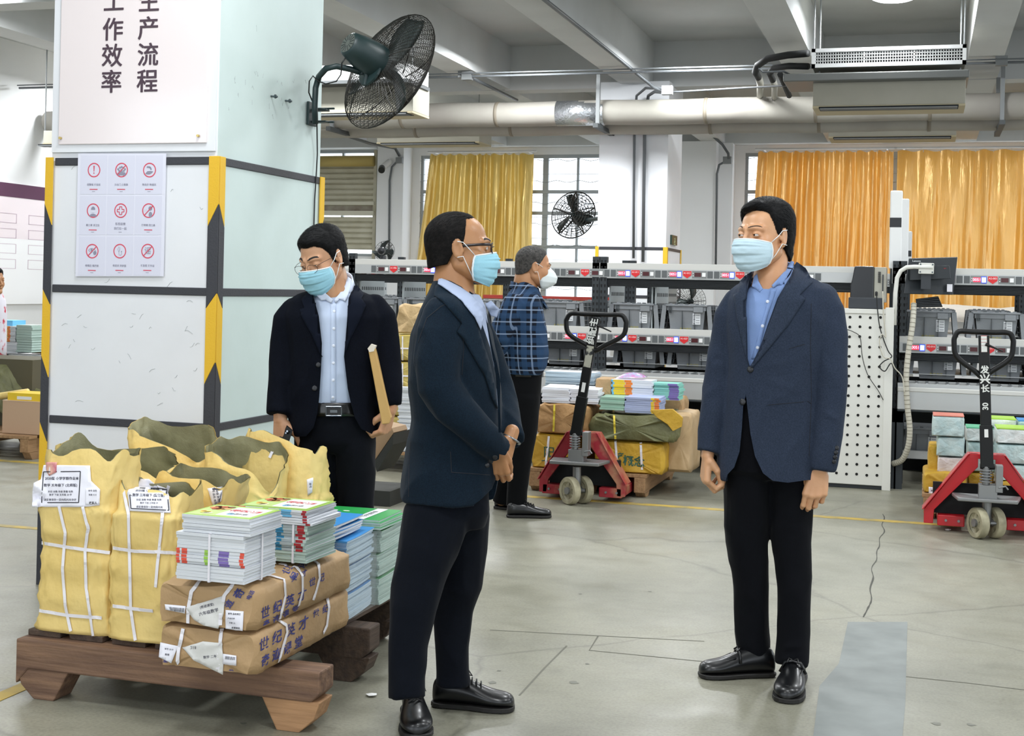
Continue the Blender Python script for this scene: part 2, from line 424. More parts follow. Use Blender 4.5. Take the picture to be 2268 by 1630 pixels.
# yellow floor lines and joint
M_line = mat('floor_yellow', 'B59A45', .6, var=('8E8560', 9, .3, .55))
struct(MB().box((-9.5, 8.97, 0), (.25, 9.05, .002), M_line).build('trim_40'))
struct(MB().box((-9.5, 6.6, 0), (-3.95, 6.66, .002), M_line).build('trim_41'))
struct(MB().box((-3.01, 1.5, 0), (-2.945, 5.3, .002), M_line).build('trim_42'))
M_crk = mat('crack', '4A4A44', .9)
mb = MB(); pts = []
for i in range(60):
    y = 9.3-3.05*i/59; pts.append((-.215+noise.noise(Vector((y*2.5, 0, 0)))*.03, y, .001))
mb.tube(pts, [.002+.007*abs(noise.noise(Vector((i*.9, 3, 0)))) for i in range(60)], M_crk, 4, nrm=Vector((0,0,1)), flat=.15)
struct(mb.build('trim_43'))
# repaired patch of floor, bluish grey
M_patch = mat('patch_concrete', '858A88', .6, var=('727775', 6, .3, .7))
ring = [P(x, y, z=0) for x, y in ((1878, 1378), (2010, 1378), (2005, 1560), (1998, 1640), (1800, 1640), (1815, 1520), (1858, 1470))]
struct(MB().prism([p+Vector((0,0,-.003)) for p in ring], (0,0,.0045), M_patch).build('trim_44'))
M_seam = mat('floor_seam', '6B6A60', .9)
for k_, pl_ in enumerate(([(1085, 1395), (1330, 1408), (1560, 1420)], [(1325, 1408), (1305, 1440), (1560, 1465)], [(2005, 1498), (2140, 1512), (2290, 1530)], [(1255, 1430), (1205, 1480), (1150, 1540)])):
    struct(MB().tube([P(x, y, z=.0008) for x, y in pl_], .0035, M_seam, 4, nrm=UP, flat=.2).build('trim_%d' % (50+k_)))
M_stain = mat('floor_stain', '6E6E64', .6)
for k_, (x, y, r) in enumerate(((1090, 1511, 9), (1270, 1511, 10), (1105, 1485, 5), (1300, 1470, 5), (2075, 1603, 9), (2150, 1605, 8), (540, 1602, 7), (1285, 1315, 5), (1440, 1310, 5))):
    q = P(x, y, z=.001); mb = MB(); rr_ = r/3000*4.6; mb.add([q+Vector((rr_*1.3*math.cos(a)*random.uniform(.6, 1.2), rr_*1.3*math.sin(a)*random.uniform(.6, 1.2), 0)) for a in np.linspace(0, 6.28, 12)[:-1]], [tuple(range(11))], M_stain); struct(mb.build('trim_%d' % (60+k_)))
# ceiling lamps, with unseen ones added at far left to brighten the board
M_lamp = mat('lamp_glow', 'F4FAFF', .5, emit=9)
M_lampb = mat('lamp_body', 'D8DADB', .5)
k = 0
LP = [(-.33, 13.4), (-6.4, 12.6), (-6.4, 18.6), (-.4, 19.5), (-2.4, 9.0), (-.4, 7.0), (-2.4, 4.5), (-.4, 2.3), (-4.4, 9.0), (-6.5, 6.5), (-4.4, 2.5), (-8.3, 11), (-8.3, 16), (-10.4, 12.5), (-10.4, 16), (-4.4, 14.5), (-2.4, 14.8), (1.6, 4.5), (1.6, 10), (3.6, 7.0), (3.6, 15), (-2.4, -.5), (1.0, -.5)]
for (x, y) in LP:
    vis = (x, y) in ((-.33, 13.4), (-6.4, 12.6))
    if vis:
        k += 1
        t = thing('ceiling_lamp', 'round glowing white ceiling lamp above the grille of the right air unit' if k == 1 else 'round glowing ceiling lamp at the top edge, just right of the big pillar', 'lamp', (x, y, 4.28))
        M_ = Matrix.Translation((x, y, 4.28))
        MB().lathe([(.0, 0), (.17, 0), (.2, .012), (.21, .03)], M_lamp, 28, M_).build('diffuser', t, smooth=True)
        MB().lathe([(.21, .03), (.2, .07), (.08, .16), (.05, .27)], M_lampb, 28, M_, True).build('housing', t, smooth=True)
    area_lamp('ceiling_lamp_and_fill', (x, y, 4.26 if vis else 4.1), .38 if vis else .8, 62 if y < 11 else 110, col=(.95, .98, 1))
# ================================================================ the big pillar
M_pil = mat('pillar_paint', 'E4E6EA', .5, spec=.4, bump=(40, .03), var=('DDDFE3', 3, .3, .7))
M_mint = mat('pillar_side_mint', 'CBDAD8', .5, spec=.4, bump=(40, .03), var=('C2D1CE', 3, .3, .7))  # greener, darker tone than the front, used on the right side
M_blk = mat('black_tape', '34353B', .55, bump=(120, .15))
M_yel = mat('yellow_tape', 'E0B224', .5, bump=(120, .1))
PXL, PXR, PY0, PY1 = -3.93, -3.04, 5.43, 6.53
def pillar(x0, x1, y0, y1, label, guards=True, mint=True, tops=1.99):
    t = thing('pillar', label, 'pillar', ((x0+x1)/2, (y0+y1)/2, 0))
    e = .012
    mb = MB(); z1 = 4.02
    mb.box((x0+e, y0+e, 0), (x1-e, y1-e, z1), M_pil)
    mb.build('shaft', t)
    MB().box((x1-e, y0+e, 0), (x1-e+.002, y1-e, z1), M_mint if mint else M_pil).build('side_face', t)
    mb = MB()
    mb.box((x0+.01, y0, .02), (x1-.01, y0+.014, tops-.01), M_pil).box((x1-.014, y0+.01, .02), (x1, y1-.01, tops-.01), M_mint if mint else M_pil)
    mb.build('cladding', t)
    for z in (tops-.015, tops-.605, tops-1.215, tops-1.83):
        a = MB().box((x0+.04, y0-.006, z-.018), (x1-.04, y0+.01, z+.018), M_blk); a.build('tape_strip', t, bevel=.003)
        a = MB().box((x1-.01, y0+.04, z-.018), (x1+.006, y1-.02, z+.018), M_blk); a.build('tape_strip', t, bevel=.003)
    # corner guards, yellow and black with pointed colour joints
    def face(mb, o, ax, w, nrm):     # one leg of an angle; o = corner point, ax along the face
        o = Vector(o); ax = Vector(ax); n = Vector(nrm)*.006
        def poly(pts, m): mb.prism([o+ax*u+Vector((0,0,z))+n*.2 for u, z in pts], n, m)
        poly([(0, tops+.005), (w, tops+.005), (w, tops-.25), (0, tops-.33)] if False else [(0, tops+.005), (w, tops+.005), (w, tops-.31), (0, tops-.21)], M_yel)
        poly([(0, tops-.21), (w, tops-.31), (w, tops-.68), (0, tops-.61)], M_blk)
        poly([(0, tops-.61), (w, tops-.68), (w, tops-1.02), (0, tops-.92)], M_yel)
        poly([(0, tops-.92), (w, tops-1.02), (w, tops-1.32), (0, tops-1.23)], M_blk)
        poly([(0, tops-1.23), (w, tops-1.32), (w, tops-1.65), (0, tops-1.58)], M_yel)
        poly([(0, tops-1.58), (w, tops-1.65), (w, .0), (0, .0)], M_blk)
    g = MB(); face(g, (x1+.0125, y0-.006, 0), (-1,0,0), .052, (0,-1,0)); face(g, (x1+.006, y0-.004, 0), (0,1,0), .05, (1,0,0)); g.build('corner_guard', t, bevel=.0015, seg=1)
    g = MB(); face(g, (x0-.004, y0-.008, 0), (1,0,0), .04, (0,-1,0)); g.box((x0-.008, y0-.004, 0), (x0-.002, y0+.05, tops), M_yel); g.build('corner_guard', t)
    g = MB(); face(g, (x1+.006, y1+.004, 0), (0,-1,0), .05, (1,0,0)); g.build('corner_guard', t)
    return t
pl = pillar(PXL, PXR, PY0, PY1, 'big square white pillar in front with hazard striped corner guards')
pillar(-3.88, -3.0, 16.3, 17.3, 'distant square white pillar behind the shelf racks, under the pipe', mint=False)
# scuffs
M_scuff = mat('scuff', 'A9AEB0', .8)
mb = MB()
for i in range(34):
    x, z = random.uniform(PXL+.08, PXR-.08), random.uniform(.85, 1.3) if i < 14 else random.uniform(.85, 1.95); l = random.uniform(.01, .045); a = random.uniform(-.8, .8)
    pts = [(x+l*math.cos(a)*u, PY0-.0008, z+l*math.sin(a)*u+.008*math.sin(u*3+i)) for u in (0, .3, .6, 1)]
    mb.tube(pts, .0008, M_scuff, 4)
for i in range(26):
    y, z = random.uniform(PY0+.1, PY1-.06), random.gauss(2.33, .12); l = random.uniform(.01, .03); a = random.uniform(-2, 2)
    if z < 2.02: continue
    mb.tube([(PXR-.01+.0002, y+l*math.cos(a)*u, z+l*math.sin(a)*u+.01*math.sin(u*5+i)) for u in (0, .3, .6, 1)], .0007, M_scuff, 4)
mb.build('scuff_mark', pl)
for (x, y) in ((600, 213), (632, 223)):
    q = P(x, y, X=PXR-.01); b = MB().cyl(q, q+Vector((.035, 0, -.004)), .005, mat('bolt_steel', '5A6468', .4, .8), 8).cyl(q+Vector((.02,0,-.002)), q+Vector((.028,0,-.002)), .01, mat('bolt_steel', '', .4), 6)
    b.build('anchor_bolt', pl)
# the lettered board
M_ink = mat('sign_ink', '44323E', .45)
M_board = mat('acrylic_board', 'E9DFDF', .12, spec=.6, coat=.7)
sg = thing('sign_board', 'tall pinkish white board with two columns of bold dark characters on the big pillar', 'sign', (-3.48, PY0-.01, 2.04))
MB().box((-3.875, PY0-.006, 2.055), (-3.1, PY0+.012, 3.6), M_board).build('panel', sg, bevel=.003)
MB().box((-3.915, PY0+.002, 2.02), (-3.06, PY0+.013, 3.62), M_pil).build('backing', sg)
X3 = Vector((1,0,0)); Z3 = Vector((0,0,1))
for s, px, ys in (('生产流程', (330, 328.5, 327.5, 326), (5, 66, 124.5, 183)), ('工作效率', (252, 250, 248, 246.5), (6, 68.5, 126.5, 184.5))):
    tl = MB()
    for ch, x, y in zip(s, px, ys):
        for k9, (ox, oz) in enumerate(((0, 0), (1, 0), (-1, 0), (0, 1), (0, -1), (.7, .7), (-.7, .7), (.7, -.7), (-.7, -.7))): text(tl, ch, P(x, y, Y=PY0-.0075)+Vector((ox*.0022, -k9*.00006, oz*.0014)), X3, Z3, .112, M_ink)
    tl.build('lettering', sg)
for (x, y) in ((135, 306), (440, 301)):
    q = P(x, y, Y=PY0-.006); MB().cyl(q, q+Vector((0,-.012,0)), .006, mat('brass', 'D9C27A', .3, 1), 12).build('stud', sg)
# the nine-picture health poster
M_pap = mat('poster_paper', 'DEDFEC', .55)
M_cell = mat('poster_cell', 'D6D7E6', .5); M_red = mat('print_red', 'D4455C', .5); M_gry = mat('print_grey', '8C8C9E', .5)
ps = thing('health_poster', 'pale poster of nine round red pictograms taped to the big pillar', 'poster', (-3.52, PY0-.006, 1.45))
c00, c10, c01, c11 = [P(x, y, Y=PY0-.009) for x, y in ((173, 340), (368, 340), (167, 612), (362, 612))]
def PP(u, v, o=0): 
    p = (c00*(1-u)+c10*u)*(1-v)+(c01*(1-u)+c11*u)*v; return p+Vector((0, -o, 0))
MB().prism([PP(0,0), PP(1,0), PP(1,1), PP(0,1)], (0,.002,0), M_pap).build('sheet', ps)
caps = [('保警惕 不轻视', 0), ('少出门 少聚集', 1), ('勤洗手 勤通风', 2), ('戴口罩 讲卫生', 3), ('我们在一起', 4), ('打喷嚏 捂口鼻', 5), ('喷嚏后 慎揉眼', 6), ('有症状 早就医', 7), ('不恐慌 不传谣', 8)]
ru = (c10-c00).normalized(); uu_ = (c00-c01).normalized()
for s, i in caps:
    r, c = divmod(i, 3); u0, v0 = .035+.315*c, .01+.33*r; mb = MB()
    mb.prism([PP(u0, v0+.006, .0005), PP(u0+.3, v0+.006, .0005), PP(u0+.3, v0+.322, .0005), PP(u0, v0+.322, .0005)], (0,-.0003,0), M_cell)
    ctr = PP(u0+.155, v0+.125, .0015); rad = .0335
    def q2(a, b, o=0): return ctr+ru*a+uu_*b+Vector((0, -o, 0))
    n = 32
    for j in range(n):
        a0, a1 = 2*math.pi*j/n, 2*math.pi*(j+1)/n
        mb.quad(q2(rad*math.cos(a0), rad*math.sin(a0)), q2(rad*math.cos(a1), rad*math.sin(a1)), q2(rad*.85*math.cos(a1), rad*.85*math.sin(a1)), q2(rad*.85*math.cos(a0), rad*.85*math.sin(a0)), M_red)
    def disc(a, b, r1, m, r2=None, o=.0002, n=14, h=(0, 2*math.pi)):
        mb.add([q2(a+r1*math.cos(h[0]+(h[1]-h[0])*j/n), b+(r2 or r1)*math.sin(h[0]+(h[1]-h[0])*j/n), o) for j in range(n)]+([] if h[1] > 6 else [q2(a+r1*math.cos(h[1]), b+(r2 or r1)*math.sin(h[1]), o)]), [tuple(range(n+(0 if h[1] > 6 else 1)))], m)
    def line(pts, w, m, o=.0003):
        for a, b in zip(pts, pts[1:]):
            d = Vector((b[0]-a[0], b[1]-a[1])).normalized()*w/2; nx, ny = -d.y, d.x
            mb.quad(q2(a[0]+nx, a[1]+ny, o), q2(a[0]-nx, a[1]-ny, o), q2(b[0]-nx, b[1]-ny, o), q2(b[0]+nx, b[1]+ny, o), m)
    sl = lambda: line([(-.023, -.023), (.023, .023)], .004, M_red, .0006)
    if i == 0: mb.add([q2(*p, .0003) for p in ((-.0035, .02), (.0035, .02), (.0015, -.007), (-.0015, -.007))], [(0,1,2,3)], M_red); disc(0, -.014, .003, M_red)
    if i == 1:
        for a, b in ((-.018, .004), (-.009, .011), (0, .014), (.009, .011), (.018, .004), (-.012, -.004), (0, 0), (.012, -.004)): disc(a, b, .005, M_gry)
        disc(-.013, -.018, .01, M_gry, .008); disc(.013, -.018, .01, M_gry, .008); disc(0, -.014, .009, M_gry, .01, .0004); sl()
    if i == 2:
        line([(-.014, .014), (.002, .014), (.008, .006), (.008, .001)], .007, M_gry); mb.add([q2(*p, .0003) for p in ((-.022, -.016), (-.01, -.005), (.004, -.004), (.02, -.006), (.012, -.014), (0, -.02), (-.014, -.019))], [tuple(range(7))], M_gry)
    if i == 3:
        disc(0, .006, .011, M_gry, .013); mb.add([q2(*p, .0004) for p in ((-.011, .003), (.011, .003), (.008, -.008), (-.008, -.008))], [(0,1,2,3)], M_cell); disc(0, -.028, .02, M_gry, .014, h=(0, math.pi))
    if i == 4: line([(-.006,.018),(.006,.018),(.006,.006),(.018,.006),(.018,-.006),(.006,-.006),(.006,-.018),(-.006,-.018),(-.006,-.006),(-.018,-.006),(-.018,.006),(-.006,.006),(-.006,.018)], .0035, M_red)
    if i == 5:
        disc(.009, .01, .01, M_gry); disc(.01, -.018, .009, M_gry, .013)
        for a in range(4):
            for b in range(3): disc(-.026+a*.005, .002-b*.004+a*.001, .0008, M_gry, n=6)
        sl()
    if i == 6:
        line([(-.02, .004), (-.01, .012), (.002, .013), (.014, .006), (.02, .002)], .002, M_gry); line([(-.02, .004), (-.01, -.004), (.004, -.004)], .002, M_gry); disc(-.003, .005, .006, M_gry); disc(.014, -.008, .009, M_gry, .01); sl()
    if i == 7:
        line([(-.006, .02), (-.01, .008), (-.005, -.004), (.001, .008), (-.001, .02)], .0015, M_gry); line([(-.005, -.004), (-.004, -.016), (.004, -.02), (.01, -.014), (.009, -.004)], .0015, M_gry); disc(.009, -.002, .003, M_gry)
    if i == 8: text(mb, '谣', q2(0, 0, .0003), ru, uu_, .036, M_gry); sl()
    if i == 4: text(mb, '防控疫情', PP(u0+.155, v0+.235, .0015), ru, uu_, .0135, M_gry, .01); text(mb, s, PP(u0+.155, v0+.272, .0015), ru, uu_, .0135, M_gry, .01)
    else: text(mb, s, PP(u0+.155, v0+.245, .0015), ru, uu_, .0115, M_gry, .012)
    c_ = PP(u0+.155, v0+.282 if i != 4 else v0+.305, .0015)
    if i != 4: mb.quad(c_-ru*.021-uu_*.002, c_+ru*.021-uu_*.002, c_+ru*.021+uu_*.002, c_-ru*.021+uu_*.002, M_red)
    c_ = PP(u0+.155, v0+.3, .0015); mb.quad(c_-ru*.008-uu_*.001, c_+ru*.008-uu_*.001, c_+ru*.008+uu_*.001, c_-ru*.008+uu_*.001, M_gry)
    mb.build('pictogram', ps, fix=False)
# ---------------------------------------------------------------- wall fans
M_fan = mat('fan_green', '15292A', .45, 0, bump=(200, .02)); M_cage = mat('fan_cage', '2B2925', .4, .2); M_blade = mat('fan_blade', '26302F', .4, .3)
def fan_head(t, C, ax, rad, depth=.17, nsp=40, nr=15, blade_rot=.4, side=None, motor=True, wire=.0016):
    ax = Vector(ax).normalized(); a = ax.orthogonal().normalized() if side is None else (Vector(side)-ax*ax.dot(Vector(side))).normalized(); b = ax.cross(a)
    M = Matrix((( a.x, b.x, ax.x, C.x), (a.y, b.y, ax.y, C.y), (a.z, b.z, ax.z, C.z), (0,0,0,1)))
    mb = MB()
    def prof(u, s): return (rad*u, s*depth/2*(1-u**3.2)+0)   # front and back bulge
    for s in (1, -1):
        for i in range(nsp):
            th = 2*math.pi*i/nsp; pts = []
            for k in range(7):
                u = .22+.78*k/6; r, z = prof(u, s); sw = th+.35*s*(1-u); pts.append(M @ Vector((r*math.cos(sw), r*math.sin(sw), z)))
            mb.tube(pts, wire, M_cage, 3, cap=False)
        for k in range(nr):
            u = .22+.78*k/(nr-1); r, z = prof(u, s); mb.tube([M @ Vector((r*math.cos(2*math.pi*j/36), r*math.sin(2*math.pi*j/36), z)) for j in range(36)], wire*(1 if k < nr-1 else 2.2), M_cage, 3, closed=True)
        for i in range(5):
            th = 2*math.pi*i/5; mb.tube([M @ Vector((prof(.1+.9*k/6, s)[0]*math.cos(th), prof(.1+.9*k/6, s)[0]*math.sin(th), prof(.1+.9*k/6, s)[1])) for k in range(7)], wire*2.2, M_cage, 4)
    mb.build('cage', t)
    mb = MB()
    mb.lathe([(0, .03), (.035, .03), (.04, -.02), (0, -.02)], M_blade, 16, M)
    mb.build('hub', t, smooth=True)
    for i in range(3):
        th = blade_rot+2*math.pi*i/3; Rm = M @ Matrix.Rotation(th, 4, 'Z'); rings = []
        for k in range(9):
            u = k/8; r = .03+(rad*.9-.03)*u; w = .018+.052*math.sin(min(1, u*1.15)*math.pi*.62); tw = .75-.45*u
            if u > .9: w *= .8
            c_, s_ = math.cos(tw), math.sin(tw); sk = .05*u*u
            rings.append([Rm @ Vector((r, sk+y*w*c_, y*w*s_+zz)) for y, zz in ((-1, 0), (-.4, .003+.01), (.4, .003+.01), (1, 0), (.4, .007), (-.4, .007))])
        MB().ring_loft(rings, M_blade).build('blade', t, smooth=True)
    if motor:
        mb = MB(); mb.lathe([(0, -.275), (.052, -.275), (.063, -.265), (.079, -.2), (.09, -.12), (.09, -.06), (.07, -.065), (0, -.06)], M_fan, 28, M)
        mb.build('motor', t, smooth=False, auto=35)
        g = MB()
        for i in range(14):
            th = 2*math.pi*i/14; g.cyl(M @ Vector((.016*math.cos(th), .016*math.sin(th), -.2765)), M @ Vector((.046*math.cos(th), .046*math.sin(th), -.276)), .0022, mat('vent_dark', '0C1414', .6), 4)
        g.lathe([(0, -.277), (.048, -.2755), (.05, -.276), (0, -.278)], mat('motor_plate', '4F534E', .6, .1), 24, M); g.build('vent_plate', t)
    return M
fd = 6.75
FC = P(861, 157, d=fd)
ax = (RT*.874-UP*.486)*math.sin(R_(50))+FW*math.cos(R_(50))
fan = thing('wall_fan', 'large dark green caged wall fan on a curved arm on the big pillar', 'fan', P(690, 255, X=-3.04))
M = fan_head(fan, FC, ax, .32, .17, side=UP, blade_rot=.1, nsp=56, nr=30, wire=.0014)
dn = -UP
j0 = P(800, 160, d=fd-.1); j1 = P(815, 130, d=fd-.1)
arm = [P(698, 275, X=-2.975), P(697, 235, X=-2.975), P(699, 195, X=-2.975), P(706, 170, X=-2.965), P(722, 152, d=6.6), P(745, 147, d=6.62), P(775, 153, d=6.64), j0]
mb = MB(); mb.tube(arm, .0155, M_fan, 12); mb.build('arm', fan, smooth=True)
mb = MB(); q = P(690, 255, X=-3.04)
mb.box((-3.046, q.y-.05, q.z-.055), (-3.03, q.y+.05, q.z+.065), M_fan); mb.box((-3.03, q.y-.02, q.z-.04), (-2.95, q.y+.03, q.z-.03), M_fan); mb.box((-3.03, q.y-.02, q.z+.02), (-2.95, q.y+.03, q.z+.03), M_fan)
for dz in (-.035, .035): mb.cyl((-3.03, q.y+.02, q.z+dz), (-2.92, q.y+.02, q.z+dz), .006, M_fan, 6)
mb.build('bracket', fan, bevel=.003)
mb = MB(); mb.cyl(P(782, 133, d=fd-.14), P(822, 168, d=fd-.03), .02, M_fan, 14); mb.cyl(P(812, 160, d=fd-.1), P(808, 188, d=fd-.1), .011, M_fan, 10); mb.cyl(P(796, 140, d=fd-.1), P(800, 165, d=fd-.1), .028, M_fan, 14, .012)
mb.lathe([(0, -.14), (.075, -.13), (.078, -.12), (0, -.11)], M_fan, 20, Matrix.Translation((0,0,-.065)) @ M); mb.build('swivel_joint', fan, smooth=False)
cb = MB(); M_cord = mat('black_cord', '101314', .5)
cb.tube([P(765, 128, d=fd-.2), P(757, 140, d=fd-.2), P(755, 165, d=fd-.15), P(745, 180, d=6.6), P(722, 186, d=6.6), P(705, 180, X=-2.95), P(693, 168, X=-2.96), P(685, 180, X=-2.98), P(684, 205, X=-2.98), P(692, 225, X=-3.0), P(702, 275, X=-3.02), P(703, 340, X=-3.033), P(700, 395, X=-3.03), P(697, 440, X=-3.033), P(695, 505, X=-3.033), P(696, 700, X=-3.033)], .0035, M_cord, 6)
cb.build('power_cord', fan, smooth=True)
# the fan hung before the far window
f2 = thing('wall_fan', 'distant caged fan silhouetted against the bright window, left of the far pillar', 'fan', (-4.2, 17.0, 2.9), group=None)
f2c = P(1270, 476, d=18.5)
M2 = fan_head(f2, f2c, RT*-.45-FW*.85+UP*.2, .325, .16, nsp=24, nr=8, blade_rot=2.2, side=UP, motor=False, wire=.0045)
mb = MB(); mb.lathe([(0, -.1), (.075, -.1), (.095, -.14), (.09, -.28), (.05, -.36), (0, -.36)], M_fan, 20, M2); mb.build('motor', f2, auto=35)
MB().tube([P(1290, 487, d=18.6), P(1310, 487, d=18.2), P(1330, 483, d=17.4), P(1342, 482, Y=16.75)], .03, M_fan, 8).build('arm', f2)
# small fan left and the fan behind the rack
f3 = thing('desk_fan', 'small black and white fan standing on top of the rack beside the shutter', 'fan', P(848, 583, Y=13.68))
c3 = P(852, 556, Y=13.7)
fan_head(f3, c3, -RT*.4-FW*-.9+UP*.25, .112, .06, nsp=18, nr=4, blade_rot=.9, motor=False, wire=.0012)
MB().lathe([(0, 0), (.04, .0), (.045, .05), (.035, .09), (0, .1)], mat('fan_black', '14161A', .35), 18, Matrix.Translation(P(846, 556, Y=13.55)) @ (FW*-1).to_track_quat('Z', 'Y').to_matrix().to_4x4()).build('motor', f3, auto=40)
MB().cyl(P(848, 566, Y=13.68), Vector((P(848, 583, Y=13.68).x, 13.68, 1.671)), .03, mat('fan_black', '', 1), 12, .045).build('stand', f3)
f4 = thing('floor_fan', 'caged fan partly hidden behind the dark rack posts below the far pillar', 'fan', P(1528, 760, d=14.8))
c4 = P(1528, 668, d=14.8)
fan_head(f4, c4, FW*-1+RT*.3, .19, .1, nsp=30, nr=5, blade_rot=1.5, motor=False, wire=.0014)
MB().cyl((c4.x, c4.y+.05, 0), c4, .025, M_fan, 10).box((c4.x-.2, c4.y-.15, 0), (c4.x+.2, c4.y+.25, .04), M_fan).build('stand', f4)
# ================================================================ overhead services
M_pipe = mat('lagged_pipe', 'A29F96', .6, spec=.3, bump=(3, .1), var=('96918A', 2, .3, .7)); M_foil = mat('foil_tape', 'C9CCD0', .25, .9, bump=(25, .5, None, .02)); M_strap = mat('pipe_strap', '7E7668', .6)
M_gal = mat('galvanised', '808384', .5, .3); M_cond = mat('conduit', '63676A', .5, .2); M_dark = mat('bracket_dark', '4A4D4E', .6, .3)
def hpipe(name, label, y, z, r, x0, x1, foil=None, straps=()):
    t = thing(name, label, 'pipe', ((x0+x1)/2, y, z-r))
    MB().tube([(x0+(x1-x0)*i/40, y, z+.006*math.sin(i*1.7)) for i in range(41)], r, M_pipe, 28).build('lagging', t, smooth=True)
    if foil: MB().tube([(foil[0], y, z), (foil[1], y, z)], r+.003, M_foil, 28).build('foil_wrap', t, smooth=True)
    for s in straps: MB().tube([(s-.02, y, z), (s+.02, y, z)], r+.006, M_strap, 28).build('strap', t, smooth=True)
    return t
PYY = 15.73
def xat(px, py, y=PYY): return P(px, py, Y=y).x
hpipe('ceiling_pipe', 'thick lagged pipe crossing the whole hall below the beams, nearer of the pair', PYY, 3.565, .148, -11.4, 7.9, (xat(1235, 240), xat(1340, 240)), [xat(x, 240) for x in (895, 1104, 1565, 1808, 2060)])
hpipe('ceiling_pipe', 'thick lagged pipe seen just beneath the nearer pipe, farther of the pair', PYY+.37, 3.46, .115, -11.4, 7.9, None, [xat(x, 270, PYY+.37) for x in (925, 1135, 1575, 1815, 2058)])
def hanger(px, y0, y1, label, bracket=True):
    a = P(px, y0, Y=PYY-.19); b = P(px, y1, Y=PYY-.19)
    t = thing('pipe_hanger', label, 'bracket', a if a.z > b.z else b)
    zt = max(a.z, 4.0)
    MB().box((a.x-.022, PYY-.21, b.z), (a.x+.022, PYY-.17, zt), M_gal).build('strut', t)
    MB().box((a.x-.022, PYY+.78, b.z), (a.x+.022, PYY+.82, zt), M_gal).build('strut', t)
    if bracket: MB().box((a.x-.03, PYY-.3, b.z-.05), (a.x+.03, PYY+.85, b.z), M_dark).build('crossbar', t)
hanger(1326, 165, 275, 'grey steel hanger strapped over the pipe beside its foil wrapping')
hanger(2222, 140, 268, 'grey steel hanger holding the pipe at the right edge')
hanger(66, 140, 275, 'grey steel hanger holding the pipe left of the big pillar')
hanger(738, 150, 282, 'grey steel hanger holding the pipe just right of the big pillar')
q0 = P(1020, 108, Y=15.1); q1 = P(1020, 172, Y=15.1)
a = MB().box((q0.x-.02, 15.08, q1.z), (q0.x+.02, 15.12, 4.0), M_gal).build('hanging_strut'); tag(a, 'short vertical steel strut holding the thin conduit behind the big fan', 'strut')
# conduit line across the hall
zr = P(1400, 160, Y=15.1).z
cdt = thing('conduit_line', 'thin twin metal conduit running across the hall above the pipe', 'conduit', (-2, 15.1, zr))
MB().tube([(-11.4, 15.1, zr), (7.9, 15.1, zr)], .014, M_cond, 8).tube([(-11.4, 15.06, zr+.03), (7.9, 15.06, zr+.03)], .008, M_cond, 6).build('tube', cdt)
for x, y in ((1035, 168), (1478, 200), (2218, 135)):
    q = P(x, y, Y=15.1); MB().cbox(q, (.12, .08, .1), M_gal).build('junction_box', cdt)
# conduits along the beams
def conduit(label, pts, r=.014, m=None, n=8):
    o = MB().tube(pts, r, m or M_cond, n).build('conduit', smooth=True); return tag(o, label, 'conduit')
conduit('conduit along the lower edge of the beam leading to the far pillar', [(-3.24, 6.7, 3.985), (-3.24, 12, 3.985), P(1405, 158, z=3.98), P(1450, 195, Y=15.4), P(1478, 205, Y=15.3)], .02)
conduit('short conduit slanting from the junction box down to the pipe behind the big fan', [P(1040, 170, Y=15.1), P(1145, 222, Y=17.2)], .02)
conduit('black cable conduit bending down the far pillar toward the left', [P(1403, 572, Y=16.27), P(1405, 275, Y=16.27), P(1410, 212, Y=16.2), P(1430, 195, Y=15.6), P(1470, 196, Y=15.3)], .016)
conduit('grey conduit running down the middle of the far pillar', [P(1424, 580, Y=16.27), P(1428, 275, Y=16.27), P(1436, 212, Y=16.2), P(1450, 203, Y=15.6), P(1475, 205, Y=15.3)], .02)
conduit('conduit curving down the white wall between the far pillar and the curtain', [P(1545, 272, Y=21.5), P(1600, 320, Y=22.5), P(1613, 340, Y=22.5), P(1614, 352, Y=22.5)], .022)
conduit('thin vertical conduit on the white wall left of the large orange curtain', [P(1606, 358, Y=22.55), P(1593, 365, Y=22.55), P(1588, 385, Y=22.55), P(1585, 600, Y=22.55)], .02)
a = MB().cbox(P(1611, 355, Y=22.55), (.14, .08, .12), M_gal).build('junction_box'); tag(a, 'small metal junction box left of the large orange curtain', 'box')
conduit('conduit sloping under the ceiling to the wall camera', [P(725, 287, Y=19.5), P(820, 318, Y=21.5), P(875, 328, Y=22.6), P(885, 345, Y=22.7)], .025)
conduit('thin vertical conduit beside the wall camera', [P(884, 352, Y=22.72), P(868, 370, Y=22.72), P(863, 400, Y=22.72), P(861, 620, Y=22.72)], .018)
a = MB().cbox(P(885, 355, Y=22.7), (.12, .08, .1), M_gal).build('junction_box'); tag(a, 'small junction box above the wall camera', 'box')
conduit('twin conduit along the ceiling left of the big pillar', [P(-20, 62, z=4.5), P(100, 101, z=4.5)], .02)
wc = thing('wall_camera', 'white bullet security camera with a black lens on the pilaster by the shutter', 'camera', P(850, 370, Y=22.6))
MB().cyl(P(846, 362, Y=22.6)+Vector((.1,.1,.04)), P(846, 372, Y=22.5), .055, mat('cam_white', 'E8E8E8', .4), 14).build('body', wc, auto=40)
MB().cyl(P(846, 372, Y=22.5), P(845, 377, Y=22.4), .06, mat('cam_black', '0C0E10', .2), 14).build('lens_hood', wc, auto=40)
